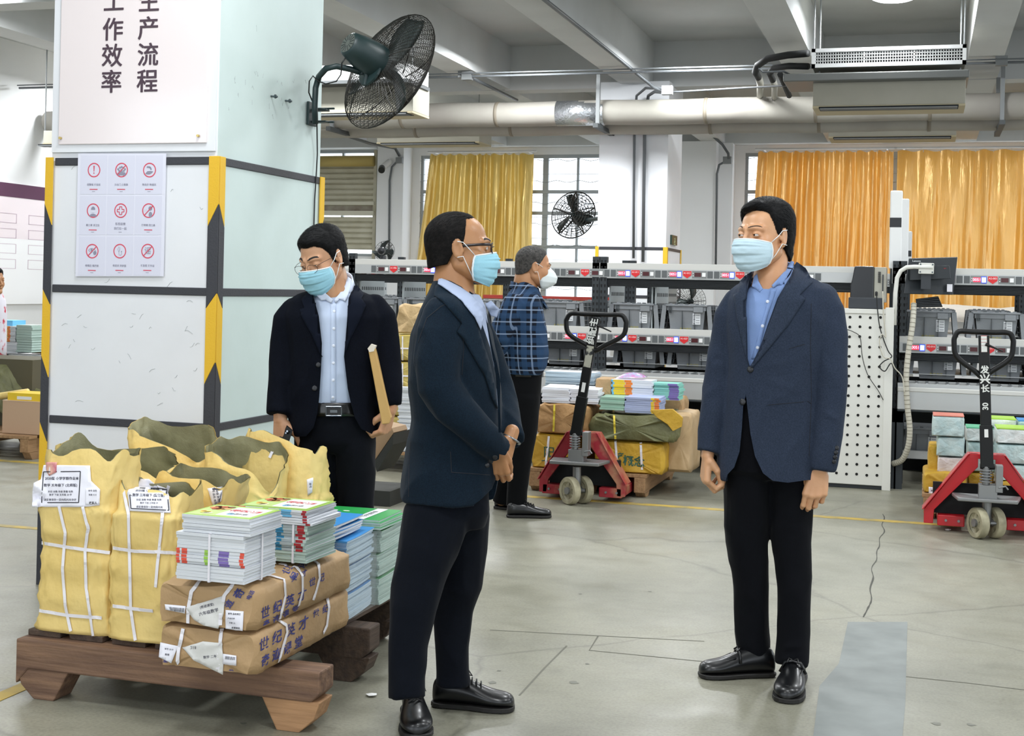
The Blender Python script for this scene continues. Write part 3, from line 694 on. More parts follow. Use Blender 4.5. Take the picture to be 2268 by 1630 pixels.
# air handling units
M_ac = mat('unit_grey', 'A8A598', .6, .1, var=('9C998C', 2, .3, .7)); M_acw = mat('grille_white', 'E9EAEA', .4); M_in = mat('grille_dark', '15191B', .8); M_bei = mat('beige_trim', 'B5A98A', .6); M_rub = mat('black_foam', '191B1C', .7)
def air_unit(name, label, x0, x1, y, z0, z1, dy=.55):
    t = thing(name, label, 'air unit', ((x0+x1)/2, y+dy/2, z0))
    MB().box((x0, y, z0+.02), (x1, y+dy, z1), M_ac).build('casing', t, bevel=.006)
    MB().box((x0, y-.012, z0), (x1, y+dy, z0+.02), M_bei).build('edge_trim', t)
    g = MB(); g.box((x0+.06, y-.016, z0-.004), (x1-.06, y+.2, z0+.012), M_in)
    for i in range(5): g.box((x0+.07, y-.02+.03*i, z0-.012), (x1-.07, y-.01+.03*i, z0-.004), M_gal)
    g.build('return_grille', t)
    for sx in (x0+.05, x1-.05): MB().cyl((sx, y+.1, z1), (sx, y+.1, ZC), .008, M_gal, 6).build('hanging_rod', t)
    return t
Y1 = 13.5
x0, x1 = P(1800, 230, Y=Y1).x, P(2138, 230, Y=Y1).x; zb, zt = P(1800, 240, Y=Y1).z, P(1800, 168, Y=Y1).z
u1 = air_unit('air_unit', 'large hanging air unit with white square-hole grille, right of centre', x0, x1, Y1, zb, zt)
yf = Y1-.12; gx0, gx1 = P(1797, 150, Y=yf).x, P(2140, 140, Y=yf).x; g0, g1 = P(1797, 150, Y=yf).z, P(1797, 108, Y=yf).z
MB().box((gx0+.01, yf+.05, g0), (gx1-.01, yf+.7, g1), M_ac).build('outlet_duct', u1)
gr = MB(); gr.box((gx0, yf+.04, g0), (gx1, yf+.05, g1), M_in)
fw_ = .035
gr.box((gx0, yf, g0), (gx1, yf+.03, g0+fw_), M_acw).box((gx0, yf, g1-fw_), (gx1, yf+.03, g1), M_acw).box((gx0, yf, g0), (gx0+fw_, yf+.03, g1), M_acw).box((gx1-fw_, yf, g0), (gx1, yf+.03, g1), M_acw)
n = 56
for i in range(n):
    x = gx0+fw_+(gx1-gx0-2*fw_)*i/n; w = .0036 if i % 19 else .008; gr.box((x-w, yf+.004, g0+fw_), (x+w, yf+.03, g1-fw_), M_acw)
for i in range(5): z = g0+fw_+(g1-g0-2*fw_)*i/4; gr.box((gx0, yf+.004, z-.0035), (gx1, yf+.03, z+.0035), M_acw)
gr.build('outlet_grille', u1)
tz0 = P(1735, 172, Y=yf).z
MB().box((P(1735, 172, Y=yf).x, yf-.02, P(1900, 178, Y=yf).z), (gx1+.03, yf+.68, P(1900, 160, Y=yf).z), mat('drip_tray', '6C6E6C', .4, .5)).build('drip_tray', u1, bevel=.01)
for sx in (gx0+.02, gx1-.02): MB().cyl((sx, yf+.03, g1-.1), (sx, yf+.03, ZC), .007, M_gal, 6).build('hanging_rod', u1)
# foam covered water pipes
for pts, r in (([(1790, 118), (1745, 122), (1700, 130), (1678, 145), (1673, 160), (1680, 172)], .05), ([(1790, 147), (1748, 146), (1715, 150), (1705, 162), (1712, 178)], .045)):
    ps_ = [P(x, y, Y=Y1+.1+.15*i) for i, (x, y) in enumerate(pts)]; MB().tube(ps_, r*.72, M_rub, 12).build('foam_pipe', u1, smooth=True)
    x, y = pts[-1]; MB().tube([P(x, y, Y=Y1+.85), P(x+4, y+12, Y=Y1+1.3), P(x+3, y+42, Y=PYY)], r*.75, mat('grey_sleeve', 'A5A39A', .6), 12).build('valve_sleeve', u1, smooth=True)
MB().tube([P(1728, 165, Y=Y1+.1), P(1748, 212, Y=Y1+.9)], .03, M_rub, 8).build('drain_pipe', u1)
MB().tube([P(1680, 152, Y=Y1), P(1690, 160, Y=Y1), P(1735, 158, Y=Y1), P(1775, 178, Y=Y1+.3), P(1765, 188, Y=Y1+.3), P(1490, 204, Y=15.2)], .01, M_cond, 6).build('wiring_conduit', u1)
x0, x1 = P(1835, 300, Y=18).x, P(2118, 300, Y=18).x
air_unit('air_unit', 'second hanging air unit, below and behind the grille one', x0, x1, 18, P(1835, 306, Y=18).z, P(1835, 255, Y=18).z, .6)
x0, x1 = -6.9, P(914, 250, Y=13.5).x
u3 = air_unit('air_unit', 'hanging air unit behind the big fan', x0, x1, 13.5, P(912, 250, Y=13.5).z, P(912, 187, Y=13.5).z, .5)
MB().box((x0, 13.3, P(912, 175, Y=13.3).z), (P(905, 150, Y=13.3).x, 13.9, P(912, 140, Y=13.3).z), M_acw).box((x0, 13.28, P(912, 182, Y=13.3).z), (P(905, 150, Y=13.3).x, 13.95, P(912, 174, Y=13.3).z), M_dark).build('outlet_duct', u3)
x0, x1 = P(835, 300, Y=18).x, P(1062, 300, Y=18).x
air_unit('air_unit', 'long flat air unit below the pipe, above the gold curtain', x0, x1, 18, P(1062, 316, Y=18).z, P(1062, 279, Y=18).z, .55)
x0, x1 = -9.5, P(90, 300, Y=12).x
air_unit('air_unit', 'hanging air unit left of the big pillar at the left edge', -8.0, P(96, 300, Y=13.5).x, 13.5, P(60, 322, Y=13.5).z, P(60, 290, Y=13.5).z, .5)
# curtains
def curtain(name, label, x0, x1, z0, z1, y, col, folds, seed, rings=12, leftlean=0, tr=.35, tcol='F0A030', dark='7A5A28'):
    rnd = random.Random(seed); n = folds*10; rows = 30
    cm = mat('satin_'+name+str(seed), col, .27, .45, .9, bump=[(5, .5, (3, 1, .25), .04)], trans=(tcol, tr)); ph = [rnd.uniform(.6, 1.4) for _ in range(folds+1)]; am = [rnd.uniform(.5, 1.5) for _ in range(folds+1)]
    vs = []; fs = []
    cum = [0]
    for p in ph: cum.append(cum[-1]+p)
    for j in range(rows+1):
        v = j/rows; z = z1+(z0-z1)*v
        for i in range(n+1):
            u = i/n; t = u*cum[folds]; k = 0
            while k < folds-1 and cum[k+1] < t: k += 1
            fr = (t-cum[k])/ph[k]; a = am[k]*(.07+.06*v)
            yy = -a*(.5-.5*math.cos(2*math.pi*fr))-.02*noise.noise(Vector((u*30, v*3, seed)))*(1+2*v)
            yy += .03*math.sin(2*math.pi*fr*2+4*v+k)*v
            if v < .04: yy *= .6+10*v
            xx = x0+(x1-x0)*u + .03*noise.noise(Vector((k*1.7, v*2, seed)))*v + leftlean*v*(1-u)**3
            vs.append((xx, y+yy, z+ (.015*math.sin(2*math.pi*fr) if j == 0 else 0)))
    for j in range(rows):
        for i in range(n): a = j*(n+1)+i; fs.append((a, a+1, a+n+2, a+n+1))
    mb = MB(); mb.add(vs, fs, cm); t = thing(name, label, 'curtain', ((x0+x1)/2, y, z0)); o = mb.build('cloth', t, smooth=True, fix=False)
    MB().cyl((x0-.05, y, z1+.05), (x1+.05, y, z1+.05), .018, mat('rail_white', 'D8D8D8', .4), 8).build('rail', t)
    for xb_ in (x0+.1, x1-.1): MB().box((xb_-.015, y, z1+.03), (xb_+.015, WY, z1+.07), mat('rail_white', '', 1)).build('rail_bracket', t)
    h = MB()
    for i in range(folds): h.tube([(x0+(x1-x0)*(i+.5)/folds, y-.01, z1-.03), (x0+(x1-x0)*(i+.5)/folds, y-.03, z1+.05)], .005, mat('rail_white', '', 1), 4)
    h.build('hook', t); return t
zt = 3.84
cy_ = WY-.28
curtain('curtain', 'plain gold satin curtain between the shutter and the barred window', P(952, 400, Y=cy_).x, P(1181, 400, Y=cy_).x, 1.2, zt, cy_, 'DABB72', 11, 3, leftlean=-.3, tr=.15, tcol='E8C050')
xm = P(1978, 400, Y=cy_).x
curtain('curtain', 'left half of the shining orange and gold curtain behind the man in grey blue', P(1678, 400, Y=cy_).x, xm, 1.2, zt, cy_, 'E0BC80', 13, 11, leftlean=-.15, tr=.27, tcol='FFA41C')
curtain('curtain', 'right half of the shining orange and gold curtain behind the monitor', xm+.06, 3.3, 1.2, zt, cy_, 'DCB87C', 14, 19, tr=.26, tcol='FFB030')
# ================================================================ people: tools
def limb(mb, st, d0, n=20, k=1.0, m=None, cap=True, open_end=False):
    """st: (px, py, depth offset, half width px, depth/width ratio)"""
    st = [tuple(s)+(1,)*(5-len(s)) for s in st]; C = [P(s[0], s[1], d=d0+s[2]) for s in st]; W = [s[3]*(d0+s[2])/F*k for s in st]; rings = []
    if cap:
        for e in (0, -1):
            j = 1 if e == 0 else -2; t = (C[e]-C[j]).normalized()
            if e == 0: pre = [(C[0]+t*W[0]*.75, W[0]*.35, st[0]), (C[0]+t*W[0]*.45, W[0]*.8, st[0])]
            else: post = [(C[-1]+t*W[-1]*.45, W[-1]*.8, st[-1]), (C[-1]+t*W[-1]*.75, W[-1]*.35, st[-1])]
        allp = pre+[(c, w, s) for c, w, s in zip(C, W, st)]+([] if open_end else post)
    else: allp = [(c, w, s) for c, w, s in zip(C, W, st)]
    N = len(allp)
    for i, (c, w, s) in enumerate(allp):
        t = (allp[min(i+1, N-1)][0]-allp[max(i-1, 0)][0]).normalized(); a = t.cross(FW)
        a = a.normalized() if a.length > .15 else RT.copy(); b = a.cross(t).normalized()
        rings.append([c+a*math.cos(2*math.pi*j/n)*w+b*math.sin(2*math.pi*j/n)*w*s[4] for j in range(n)])
    mb.ring_loft(rings, m); return mb
def trunk(mb, secs, d0, n=40, inset=0, m=None, ex=2.4):
    """secs: (y, x left, x right, depth offset, half depth m)"""
    rings = []
    for s in secs:
        y, xl, xr, dd, b = s[:5]; c = P((xl+xr)/2, y, d=d0+dd); a = (xr-xl)/2*(d0+dd)/F-inset; b = b-inset; tl = s[5] if len(s) > 5 else 0
        r = []
        for j in range(n):
            th = 2*math.pi*j/n; cx, sx = math.cos(th), math.sin(th)
            u = math.copysign(abs(cx)**(2/ex), cx)*a; v = math.copysign(abs(sx)**(2/ex), sx)*b
            r.append(c+RT*u+FW*v+UP*(tl*v))
        rings.append(r)
    mb.ring_loft(rings, m); return mb
def wrinkle(me, amp, scale, stretch=(1, 1, .35), seed=0, folds=()):
    me.calc_loop_triangles(); nm = [v.normal.copy() for v in me.vertices]
    for v, n in zip(me.vertices, nm):
        c = v.co; p = Vector((c.x*scale*stretch[0], c.y*scale*stretch[1], c.z*scale*stretch[2]+seed))
        f = noise.noise(p); g = noise.noise(p*2.3+Vector((9, 2, 4))); q = (1-abs(f))**3*.9-.45+.4*g
        d = amp*q
        for (a, b, w, h) in folds:    # crease lines: points a-b, width, height
            ab = b-a; t = max(0, min(1, (c-a).dot(ab)/ab.length_squared)); r = (c-(a+ab*t)).length
            if r < w*3: d += h*math.exp(-(r/w)**2)*math.sin(math.pi*min(1, max(0, t*.9+.05)))
        v.co = c+n*d
def mesh_obj(me, name, parent, mats, smooth=True, off=None):
    o = bpy.data.objects.new(name, me); S.collection.objects.link(o); L = wloc(parent) if parent else Vector()
    me.transform(Matrix.Translation(-L)); me.materials.clear()
    for m in (mats if isinstance(mats, (list, tuple)) else [mats]): me.materials.append(m)
    me.update()
    if smooth: me.shade_smooth()
    if parent: o.parent = parent
    return o
def cut_out(o, polys, dn, df):
    """open a garment: cut a prism through its front"""
    L = wloc(o)
    for i, poly in enumerate(polys):
        c = MB(); near = [P(x, y, d=dn)-L for x, y in poly]; far = [P(x, y, d=df[i] if isinstance(df, (list, tuple)) else df)-L for x, y in poly]; n = len(poly)
        tr = geometry.tessellate_polygon([[Vector((x, y, 0)) for x, y in poly]])
        c.add(near+far, [tuple(t) for t in tr]+[tuple(n+q for q in t[::-1]) for t in tr]+[(j, (j+1) % n, n+(j+1) % n, n+j) for j in range(n)], None)
        c.mats = []; me = bpy.data.meshes.new('c'); me.from_pydata([tuple(v) for v in c.v], [], c.f)
        bm = bmesh.new(); bm.from_mesh(me); bmesh.ops.recalc_face_normals(bm, faces=bm.faces); bm.to_mesh(me); bm.free()
        co = bpy.data.objects.new('c', me); S.collection.objects.link(co); co.location = o.matrix_world.translation if False else (0,0,0)
        # evaluate in the garment's own space
        tmp = bpy.data.objects.new('t', o.data); S.collection.objects.link(tmp)
        b = tmp.modifiers.new('b', 'BOOLEAN'); b.operation = 'DIFFERENCE'; b.object = co; b.solver = 'EXACT'
        bpy.context.view_layer.update()
        me2 = bpy.data.meshes.new_from_object(tmp.evaluated_get(bpy.context.evaluated_depsgraph_get()))
        old = o.data; o.data = me2; bpy.data.objects.remove(tmp); bpy.data.objects.remove(co); bpy.data.meshes.remove(old)
    o.data.shade_smooth(); o.data.set_sharp_from_angle(angle=R_(50))
def hframe(c, yaw, pitch=0, roll=0, s=1.0):
    f = (-FW*math.cos(yaw)-RT*math.sin(yaw)); l = UP.cross(f); u = UP.copy()
    f, u = f*math.cos(pitch)-u*math.sin(pitch), u*math.cos(pitch)+f*math.sin(pitch)
    l, u = l*math.cos(roll)+u*math.sin(roll), u*math.cos(roll)-l*math.sin(roll)
    return Matrix(((l.x*s, f.x*s, u.x*s, c.x), (l.y*s, f.y*s, u.y*s, c.y), (l.z*s, f.z*s, u.z*s, c.z), (0,0,0,1)))
def head_fn(slit=.0042, fat=0.0):
    def fn(X, Y, Z):
        A = np.abs(X)
        d = d_ell(X, Y, Z, (0, -.018, .034), (.076, .097, .082))
        d = sm(d, d_ell(A, Y, Z, (.0, .018, -.03), (.064+fat, .068, .075)), .03)
        d = sm(d, d_cap(A, Y, Z, (.048+fat, -.005, -.055), (.018, .062, -.093), .018, .016), .03)   # jaw
        d = sm(d, d_ell(X, Y, Z, (0, .068, -.095), (.024, .02, .018)), .02)
        d = sm(d, d_ell(A, Y, Z, (.043+fat*.5, .05, -.028), (.022, .024, .026)), .02)       # cheek
        d = sm(d, d_cap(A, Y, Z, (.012, .085, .024), (.045, .066, .022), .009), .014)         # brow
        d = smx(d, -d_ell(A, Y, Z, (.032, .098, .003), (.02, .022, .013)), .014)          # socket
        d = sm(d, d_cap(X, Y, Z, (0, .083, .012), (0, .104, -.03), .0065, .0095), .012)       # nose
        d = sm(d, d_ell(A, Y, Z, (.011, .096, -.035), (.009, .011, .008)), .006)
        d = sm(d, d_cap(A, Y, Z, (0, .091, -.056), (.018, .084, -.058), .006), .008)          # lips
        lid = smx(d_ell(A, Y, Z, (.032, .0715, .003), (.0165, .0145, .0125)), -d_ell(A, Y, Z, (.032, .084, .001), (.0135, .02, slit)), .0015)
        d = sm(d, lid, .004)
        # ear
        c, s = math.cos(.35), math.sin(.35)
        Xe, Ye, Ze = A-.079, Y+.008, Z+.004; ye = Ye*c+Xe*s; xe = Xe*c-Ye*s
        ear = d_ell(xe, ye, Ze+.25*ye, (0, -.006, 0), (.0075, .019, .032)); ear = smx(ear, -d_ell(xe, ye, Ze+.25*ye, (.008, -.003, .002), (.006, .011, .02)), .004)
        ear = sm(ear, d_cap(A, Y, Z, (.074, .004, -.002), (.077, .003, -.01), .0045), .004); ear = sm(ear, d_ell(A, Y, Z, (.076, -.002, -.032), (.006, .009, .009)), .006)
        d = sm(d, ear, .006)
        return d
    return fn
def hair_mesh(M, zmin, T, grid=.0026, seed=0, n=2600, comb=None, length=.03, lift=.004, lo=(-.1, -.135, -.09), hi=(.1, .125, .15)):
    """zmin(X, Y): hairline; T(X, Y, Z): thickness"""
    def fn(X, Y, Z):
        d = d_ell(X, Y, Z, (0, -.018, .034), (.076, .097, .082)); d = sm(d, d_ell(np.abs(X), Y, Z, (0, .018, -.03), (.064, .068, .075)), .03)
        d = np.minimum(d, sm(d_cap(X, Y, Z, (0, -.045, -.02), (0, -.05, -.1), .058), d, .03))
        e = Z-zmin(X, Y); side = np.clip(1-(np.abs(X)-.05)/.02, 0, 1); T_ = T; TT = T_(X, Y, Z)*np.maximum(side, np.clip((Z-.005)/.05, .3, 1)); return np.maximum(d-TT*np.clip(e/.022, 0, 1)**.6-.0006, -e)
    V, Q = surface_nets(fn, lo, hi, grid)
    me = [Vector(v) for v in V]; rnd = random.Random(seed); mb = MB(); mb.v = [M @ v for v in me]; mb.f = [list(map(int, q)) for q in Q]; mb.m = [0]*len(mb.f); mb.mats = [None]
    bv = BVHTree.FromPolygons(me, [tuple(q) for q in Q]); w0 = .0011
    for _ in range(n):
        p = me[rnd.randrange(len(me))]; h = bv.find_nearest(p)
        if h[0] is None: continue
        p, nn = h[0], h[1]
        if nn.dot(p-Vector((0, 0, .02))) < 0: nn = -nn
        if zmin(np.array(p.x), np.array(p.y)) > p.z-.001 and rnd.random() < .3: continue
        c = comb(p); c = c+Vector((rnd.gauss(0, .25), rnd.gauss(0, .25), rnd.gauss(0, .2))); c = (c-nn*c.dot(nn)); 
        if c.length < 1e-4: continue
        c.normalize(); s = nn.cross(c); L = length*rnd.uniform(.5, 1.2); q = p.copy(); pts = []
        for k in range(5):
            h = bv.find_nearest(q)
            if h[0] is None: break
            hn = h[1] if h[1].dot(h[0]-Vector((0,0,.02))) > 0 else -h[1]
            pts.append(h[0]+hn*(.0006+lift*math.sin(k/4*math.pi*.75)*rnd.uniform(.3, .6))); q = h[0]+c*L/4
        if len(pts) < 5: continue
        vs = []
        for k, t in enumerate(pts): w = w0*(1-k/4.6); vs += [M @ (t-s*w), M @ (t+s*w)]
        o = len(mb.v); mb.v += vs
        for k in range(4): mb.f.append([o+2*k, o+2*k+1, o+2*k+3, o+2*k+2]); mb.m.append(0)
    return mb
_hand = {}
def hand_sdf(curl, thumb, spread=.0):
    """fingers along +z, thumb on +x, palm faces +y"""
    bx = [.033, .0115, -.0105, -.0315]; bz = [.088, .092, .088, .08]; ln = [(.044, .026, .02), (.049, .03, .021), (.045, .028, .02), (.034, .02, .018)]; rd = [.0098, .0102, .0095, .0083]
    prim = []
    for i in range(4):
        p = np.array([bx[i], 0, bz[i]]); a = 0; segs = []; sx = spread*(1.5-i)
        for j in range(3):
            a += R_(curl[i][j]); d = np.array([math.sin(sx)*math.cos(a), math.sin(a), math.cos(a)*math.cos(sx)]); q = p+d*ln[i][j]; segs.append((p, q, rd[i]*(1-.08*j), rd[i]*(1-.08*(j+1)))); p = q
        prim.append(segs)
    tp = [np.array([.026, .008, .022])]
    for L, d in zip((.04, .034, .026), thumb): d = np.array(d, float); tp.append(tp[-1]+d/np.linalg.norm(d)*L)
    def fn(X, Y, Z):
        d = d_cap(X, Y, Z, (0, 0, -.03), (0, 0, -.005), .0245, .025); d = np.maximum(d, np.abs(Y)-.021)
        for i in range(4): d = sm(d, d_cap(X, Y, Z, (bx[i]*.55, 0, .008), (bx[i], 0, bz[i]), .014, .0125 if i < 3 else .011), .012)
        d = sm(d, d_cap(X, Y, Z, (-.028, .006, .02), (-.03, .006, .06), .012), .012)
        for segs in prim:
            f = None
            for (a, b, r0, r1) in segs:
                e = d_cap(X, Y, Z, a, b, r0, r1); f = e if f is None else sm(f, e, .003)
                k = d_ell(X, Y, Z, tuple(a), (r0*1.06,)*3); f = sm(f, k, .002)
            d = sm(d, f, .005)
        t = sm(d_cap(X, Y, Z, tp[0], tp[1], .0165, .0125), d_cap(X, Y, Z, tp[1], tp[2], .0118, .0108), .004); t = sm(t, d_cap(X, Y, Z, tp[2], tp[3], .0108, .0085), .003)
        return sm(d, t, .006)
    return surface_nets(fn, (-.06, -.06, -.08), (.11, .12, .22), .0026)
def put(mb, VQ, M, m=None):
    V, Q = VQ; fl = M.to_3x3().determinant() < 0
    mb.add([M @ Vector(v) for v in V], [tuple(int(i) for i in (q[::-1] if fl else q)) for q in Q], m)
def frame(c, x, y, z, s=1.0):  # white lower sheet is painted glare on the glossy board
    z = Vector(z).normalized(); y = Vector(y); y = (y-z*y.dot(z)).normalized(); xx = y.cross(z)
    if xx.dot(Vector(x)) < 0: xx = -xx
    return Matrix(((xx.x*s, y.x*s, z.x*s, c.x), (xx.y*s, y.y*s, z.y*s, c.y), (xx.z*s, y.z*s, z.z*s, c.z), (0,0,0,1)))
def mask_mesh(M, m, shift=0, n95=False):
    mb = MB(); nu, nv = 24, 40; vs = []
    if not n95:
        zs = [.0, -.02, -.045, -.075, -.105, -.118]; wd = [.066, .0685, .07, .067, .058, .048]; pr = [.1, .117, .122, .113, .103, .09]; yb = [.048, .04, .036, .034, .036, .04]
    else:
        zs = [.005, -.02, -.045, -.075, -.1, -.112]; wd = [.036, .058, .066, .062, .046, .03]; pr = [.097, .128, .143, .14, .115, .088]; yb = [.06, .04, .03, .03, .038, .05]
    for j in range(nv+1):
        v = j/nv; z = -.012-.11*v if not n95 else .005-.117*v; zr = list(zs)
        w = np.interp(-z, [-a for a in zs], wd); p = np.interp(-z, [-a for a in zs], pr); y0 = np.interp(-z, [-a for a in zs], yb)
        pl = 0
        if not n95: q_ = (v*3.6+.25) % 1.0; pl = .006*min(1, q_*1.15)*(1 if q_ < .87 else (1-q_)/.13) if .15 < v < .95 else 0
        for i in range(nu+1):
            u = -1+2*i/nu; e = 2.1 if not n95 else 1.7; x = w*math.sin(u*math.pi/2*.97)**1; yy = y0+(p-y0)*(1-abs(u)**e)**.9
            zz = z*(1-.06*abs(u)**3)-(0 if n95 else .012*abs(u)**2*(1-v)) + (.012*abs(u)**2*v if not n95 else .02*(v-.4)*abs(u)**2*-1)
            vs.append(M @ Vector((x, yy+pl*(1-abs(u)**4)+.0015*noise.noise(Vector((u*6, v*9, 2))), zz)))
    fs = [(j*(nu+1)+i, j*(nu+1)+i+1, (j+1)*(nu+1)+i+1, (j+1)*(nu+1)+i) for j in range(nv) for i in range(nu)]
    mb.add(vs, fs, m); return mb, (lambda j, i: vs[j*(nu+1)+i]), nu, nv
def lens_tube(mb, M, pts, r, m, closed=False, n=6): mb.tube([M @ Vector(p) for p in pts], r, m, n, closed=closed)
def head(root, M, skin, hairm, zmin, T, comb, slit=.0042, fat=0, seed=1, maskm=None, n95=False, hn=2600, hlen=.03, brow='1A1410', gaze=(0, 0), neck=None, hands=(), inner=None, brow_w=1, grid=.0025, lift=.004):
    sc = M.to_scale()[0]
    VQ = surface_nets(head_fn(slit, fat), (-.105, -.125, -.13), (.105, .135, .125), grid)
    body = MB(); put(body, VQ, M, skin)
    if neck: body.join(neck)
    for VQh, Mh in hands: put(body, VQh, Mh, skin)
    if inner: body.join(inner)
    b = body.build('body', root, smooth=True, fix=False)
    bm = bmesh.new(); bm.from_mesh(b.data); bmesh.ops.recalc_face_normals(bm, faces=bm.faces); bm.to_mesh(b.data); bm.free()
    loc = [Vector(v) for v in VQ[0]]; bv = BVHTree.FromPolygons(loc, [tuple(q) for q in VQ[1]])
    h = hair_mesh(M, zmin, T, seed=seed, n=hn, comb=comb, length=hlen, lift=lift); h.mats = [hairm]; h.build('hair', root, smooth=True)
    # eyes and brows
    for s in (1, -1):
        e = MB(); c = Vector((s*.032, .0715, .003)); Me = M @ Matrix.Translation(c) @ Matrix.Rotation(gaze[0], 4, 'Z') @ Matrix.Rotation(gaze[1], 4, 'X') @ Matrix.Rotation(-math.pi/2, 4, 'X')
        r = .0132; prof = lambda a, b, q=r: [(q*math.sin(t), q*math.cos(t)) for t in np.linspace(a, b, 8)]
        e.lathe([(x, z) for x, z in prof(math.pi, .42)], mat('eye_white', 'D8D2CC', .15), 16, Me); e.lathe(prof(.42, .2, r*1.01), mat('iris', '2A1810', .1), 16, Me); e.lathe(prof(.2, 0, r*1.01), mat('pupil', '050505', .05), 16, Me)
        e.build('eye', root, smooth=True)
        e = MB(); vs = []
        for k in range(9):
            t = k/8; x = .012+.04*t; z = .026+.008*math.sin(t*2.4)-.004*t; hw = (.0042-.002*t)*brow_w
            row = []
            for dz in (-hw, 0, hw):
                hh = bv.ray_cast(Vector((s*x, .3, z+dz)), Vector((0, -1, 0))); q = hh[0] if hh[0] else Vector((s*x, .07, z+dz)); row.append(M @ (q+Vector((0, .0014 if dz == 0 else .0002, 0))))
            vs += row
        e.add(vs, [(3*k+a, 3*k+a+1, 3*k+a+4, 3*k+a+3) for k in range(8) for a in (0, 1)], mat('brow_'+brow, brow, .8)); e.build('eyebrow', root, smooth=True, fix=False)
    if maskm:
        mk, g, nu, nv = mask_mesh(M, maskm, n95=n95); o = mk.build('face_mask', root, smooth=True, fix=False); tag(o, 'white cup shaped mask' if n95 else 'pale blue pleated surgical mask')
        so = o.modifiers.new('s', 'SOLIDIFY'); so.thickness = .0015
        Ml = mat('mask_white', 'E9EEF0', .7); mi = M.inverted()
        if not n95:
            ed = MB(); ed.tube([g(0, i)+(M.to_3x3() @ Vector((0,.0012,0))) for i in range(nu+1)], .0028, Ml, 6)
            for s in (0, nu): ed.tube([g(j, s) for j in range(nv+1)], .0034, Ml, 6)
            ed.build('mask_edge', o, smooth=True)
        lp = MB()
        for s in (1, -1):
            i = nu if s > 0 else 0
            for j, ez in ((0 if not n95 else 5, .018), (nv-(2 if not n95 else 5), -.026)):
                a = mi @ g(j, i); lp.tube([M @ p for p in (a, a.lerp(Vector((s*.083, .004, ez)), .5)+Vector((s*(.014 if n95 else .005), 0, 0)), Vector((s*.084, .004, ez)), Vector((s*.088, -.014, ez*1.15)))], .0014*sc, Ml, 6)
        lp.build('ear_loop', o, smooth=True)
    return b, bv
def shoe(root, heel, toe, w=.1, h=.085, m=None, sole=None, laces=False, loafer=False, L=None):
    heel = Vector((heel.x, heel.y, 0)); toe = Vector((toe.x, toe.y, 0)); d = toe-heel; L = L or d.length; d.normalize(); s = Vector((d.y, -d.x, 0)); H = .02
    t = [0, .04, .12, .25, .4, .52, .64, .76, .87, .95, .99, 1]; wd = [.2, .55, .66, .66, .68, .78, .92, 1, .95, .75, .42, .1]; ht = [.6, .86, 1, .98, .9, .78, .63, .52, .48, .42, .3, .12]
    rings = []
    for a, b, c in zip(t, wd, ht):
        r = []
        for j in range(20):
            th = 2*math.pi*j/20; x = math.copysign(abs(math.cos(th))**.8, math.cos(th)); z = math.sin(th); zz = H+(h*c*(z*.5+.5) if z > 0 else h*c*.5*(1+z)); wz = 1-.3*max(0, z)
            r.append(heel+d*(a*L)+s*x*b*w/2*wz+UP*(H*.8+h*c*(.5+.5*math.copysign(abs(z)**.8, z))))
        rings.append(r)
    o = MB().ring_loft(rings, m).build('shoe', root, smooth=True)
    sub = o.modifiers.new('s', 'SUBSURF'); sub.levels = 1; sub.render_levels = 1
    out = []
    for a, b in zip(t, wd): out.append((a, b*w/2+.0015))
    poly = [heel+d*(a*L*1.01-.002)+s*b for a, b in out]+[heel+d*(a*L*1.01-.002)-s*b for a, b in out[::-1]]
    q = MB().prism([p+UP*(.003) for p in poly], UP*(H-.005), sole or m)
    hp = [p for p in poly if (p-heel).dot(d) < L*.28]; q.build('sole', o, bevel=.003, seg=1)
    if laces:
        lc = MB(); Ml = mat('lace_black', '0A0B0D', .6)
        for k in range(5):
            a = .36+.055*k; z = H+h*np.interp(a, t, ht)*1.0+.002; ww = w*.2
            lc.tube([heel+d*(a*L)-s*ww+UP*(z-.012), heel+d*((a+.012)*L)+UP*(z+.003), heel+d*((a+.025)*L)+s*ww+UP*(z-.014)], .0028, Ml, 6)
        a = .36; z = H+h*.95
        for sg in (1, -1):
            lc.tube([heel+d*(a*L)+UP*z, heel+d*((a+.05)*L)+s*sg*.03+UP*(z+.012), heel+d*((a+.1)*L)+s*sg*.038+UP*(z-.012), heel+d*((a+.06)*L)+s*sg*.016+UP*(z-.002)], .0026, Ml, 6)
        lc.build('lace', o, smooth=True)
    if loafer:
        lc = MB(); a = .5; zt = H+h*np.interp(a, t, ht)
        lc.tube([heel+d*(a*L)-s*w*.42+UP*(zt-.04), heel+d*(a*L)-s*w*.25+UP*(zt-.004), heel+d*(a*L)+UP*(zt+.003), heel+d*(a*L)+s*w*.25+UP*(zt-.004), heel+d*(a*L)+s*w*.42+UP*(zt-.04)], .005, m, 8)
        for sg in (1, -1): lc.tube([heel+d*(a*L)+UP*(zt+.004), heel+d*((a-.02)*L)+s*sg*.016+UP*(zt+.01), heel+d*((a+.03)*L)+s*sg*.02+UP*(zt-.002)], .0028, m, 6)
        pts = []
        for k in range(15):
            u = -1+2*k/14; aa = .93-.38*abs(u)**2.2; pts.append(heel+d*(aa*L)+s*u*w*.33+UP*(H+h*np.interp(aa, t, ht)*.93-.004-.006*abs(u)))
        lc.tube(pts, .0028, m, 6); lc.build('strap_bow', o, smooth=True)
    return o
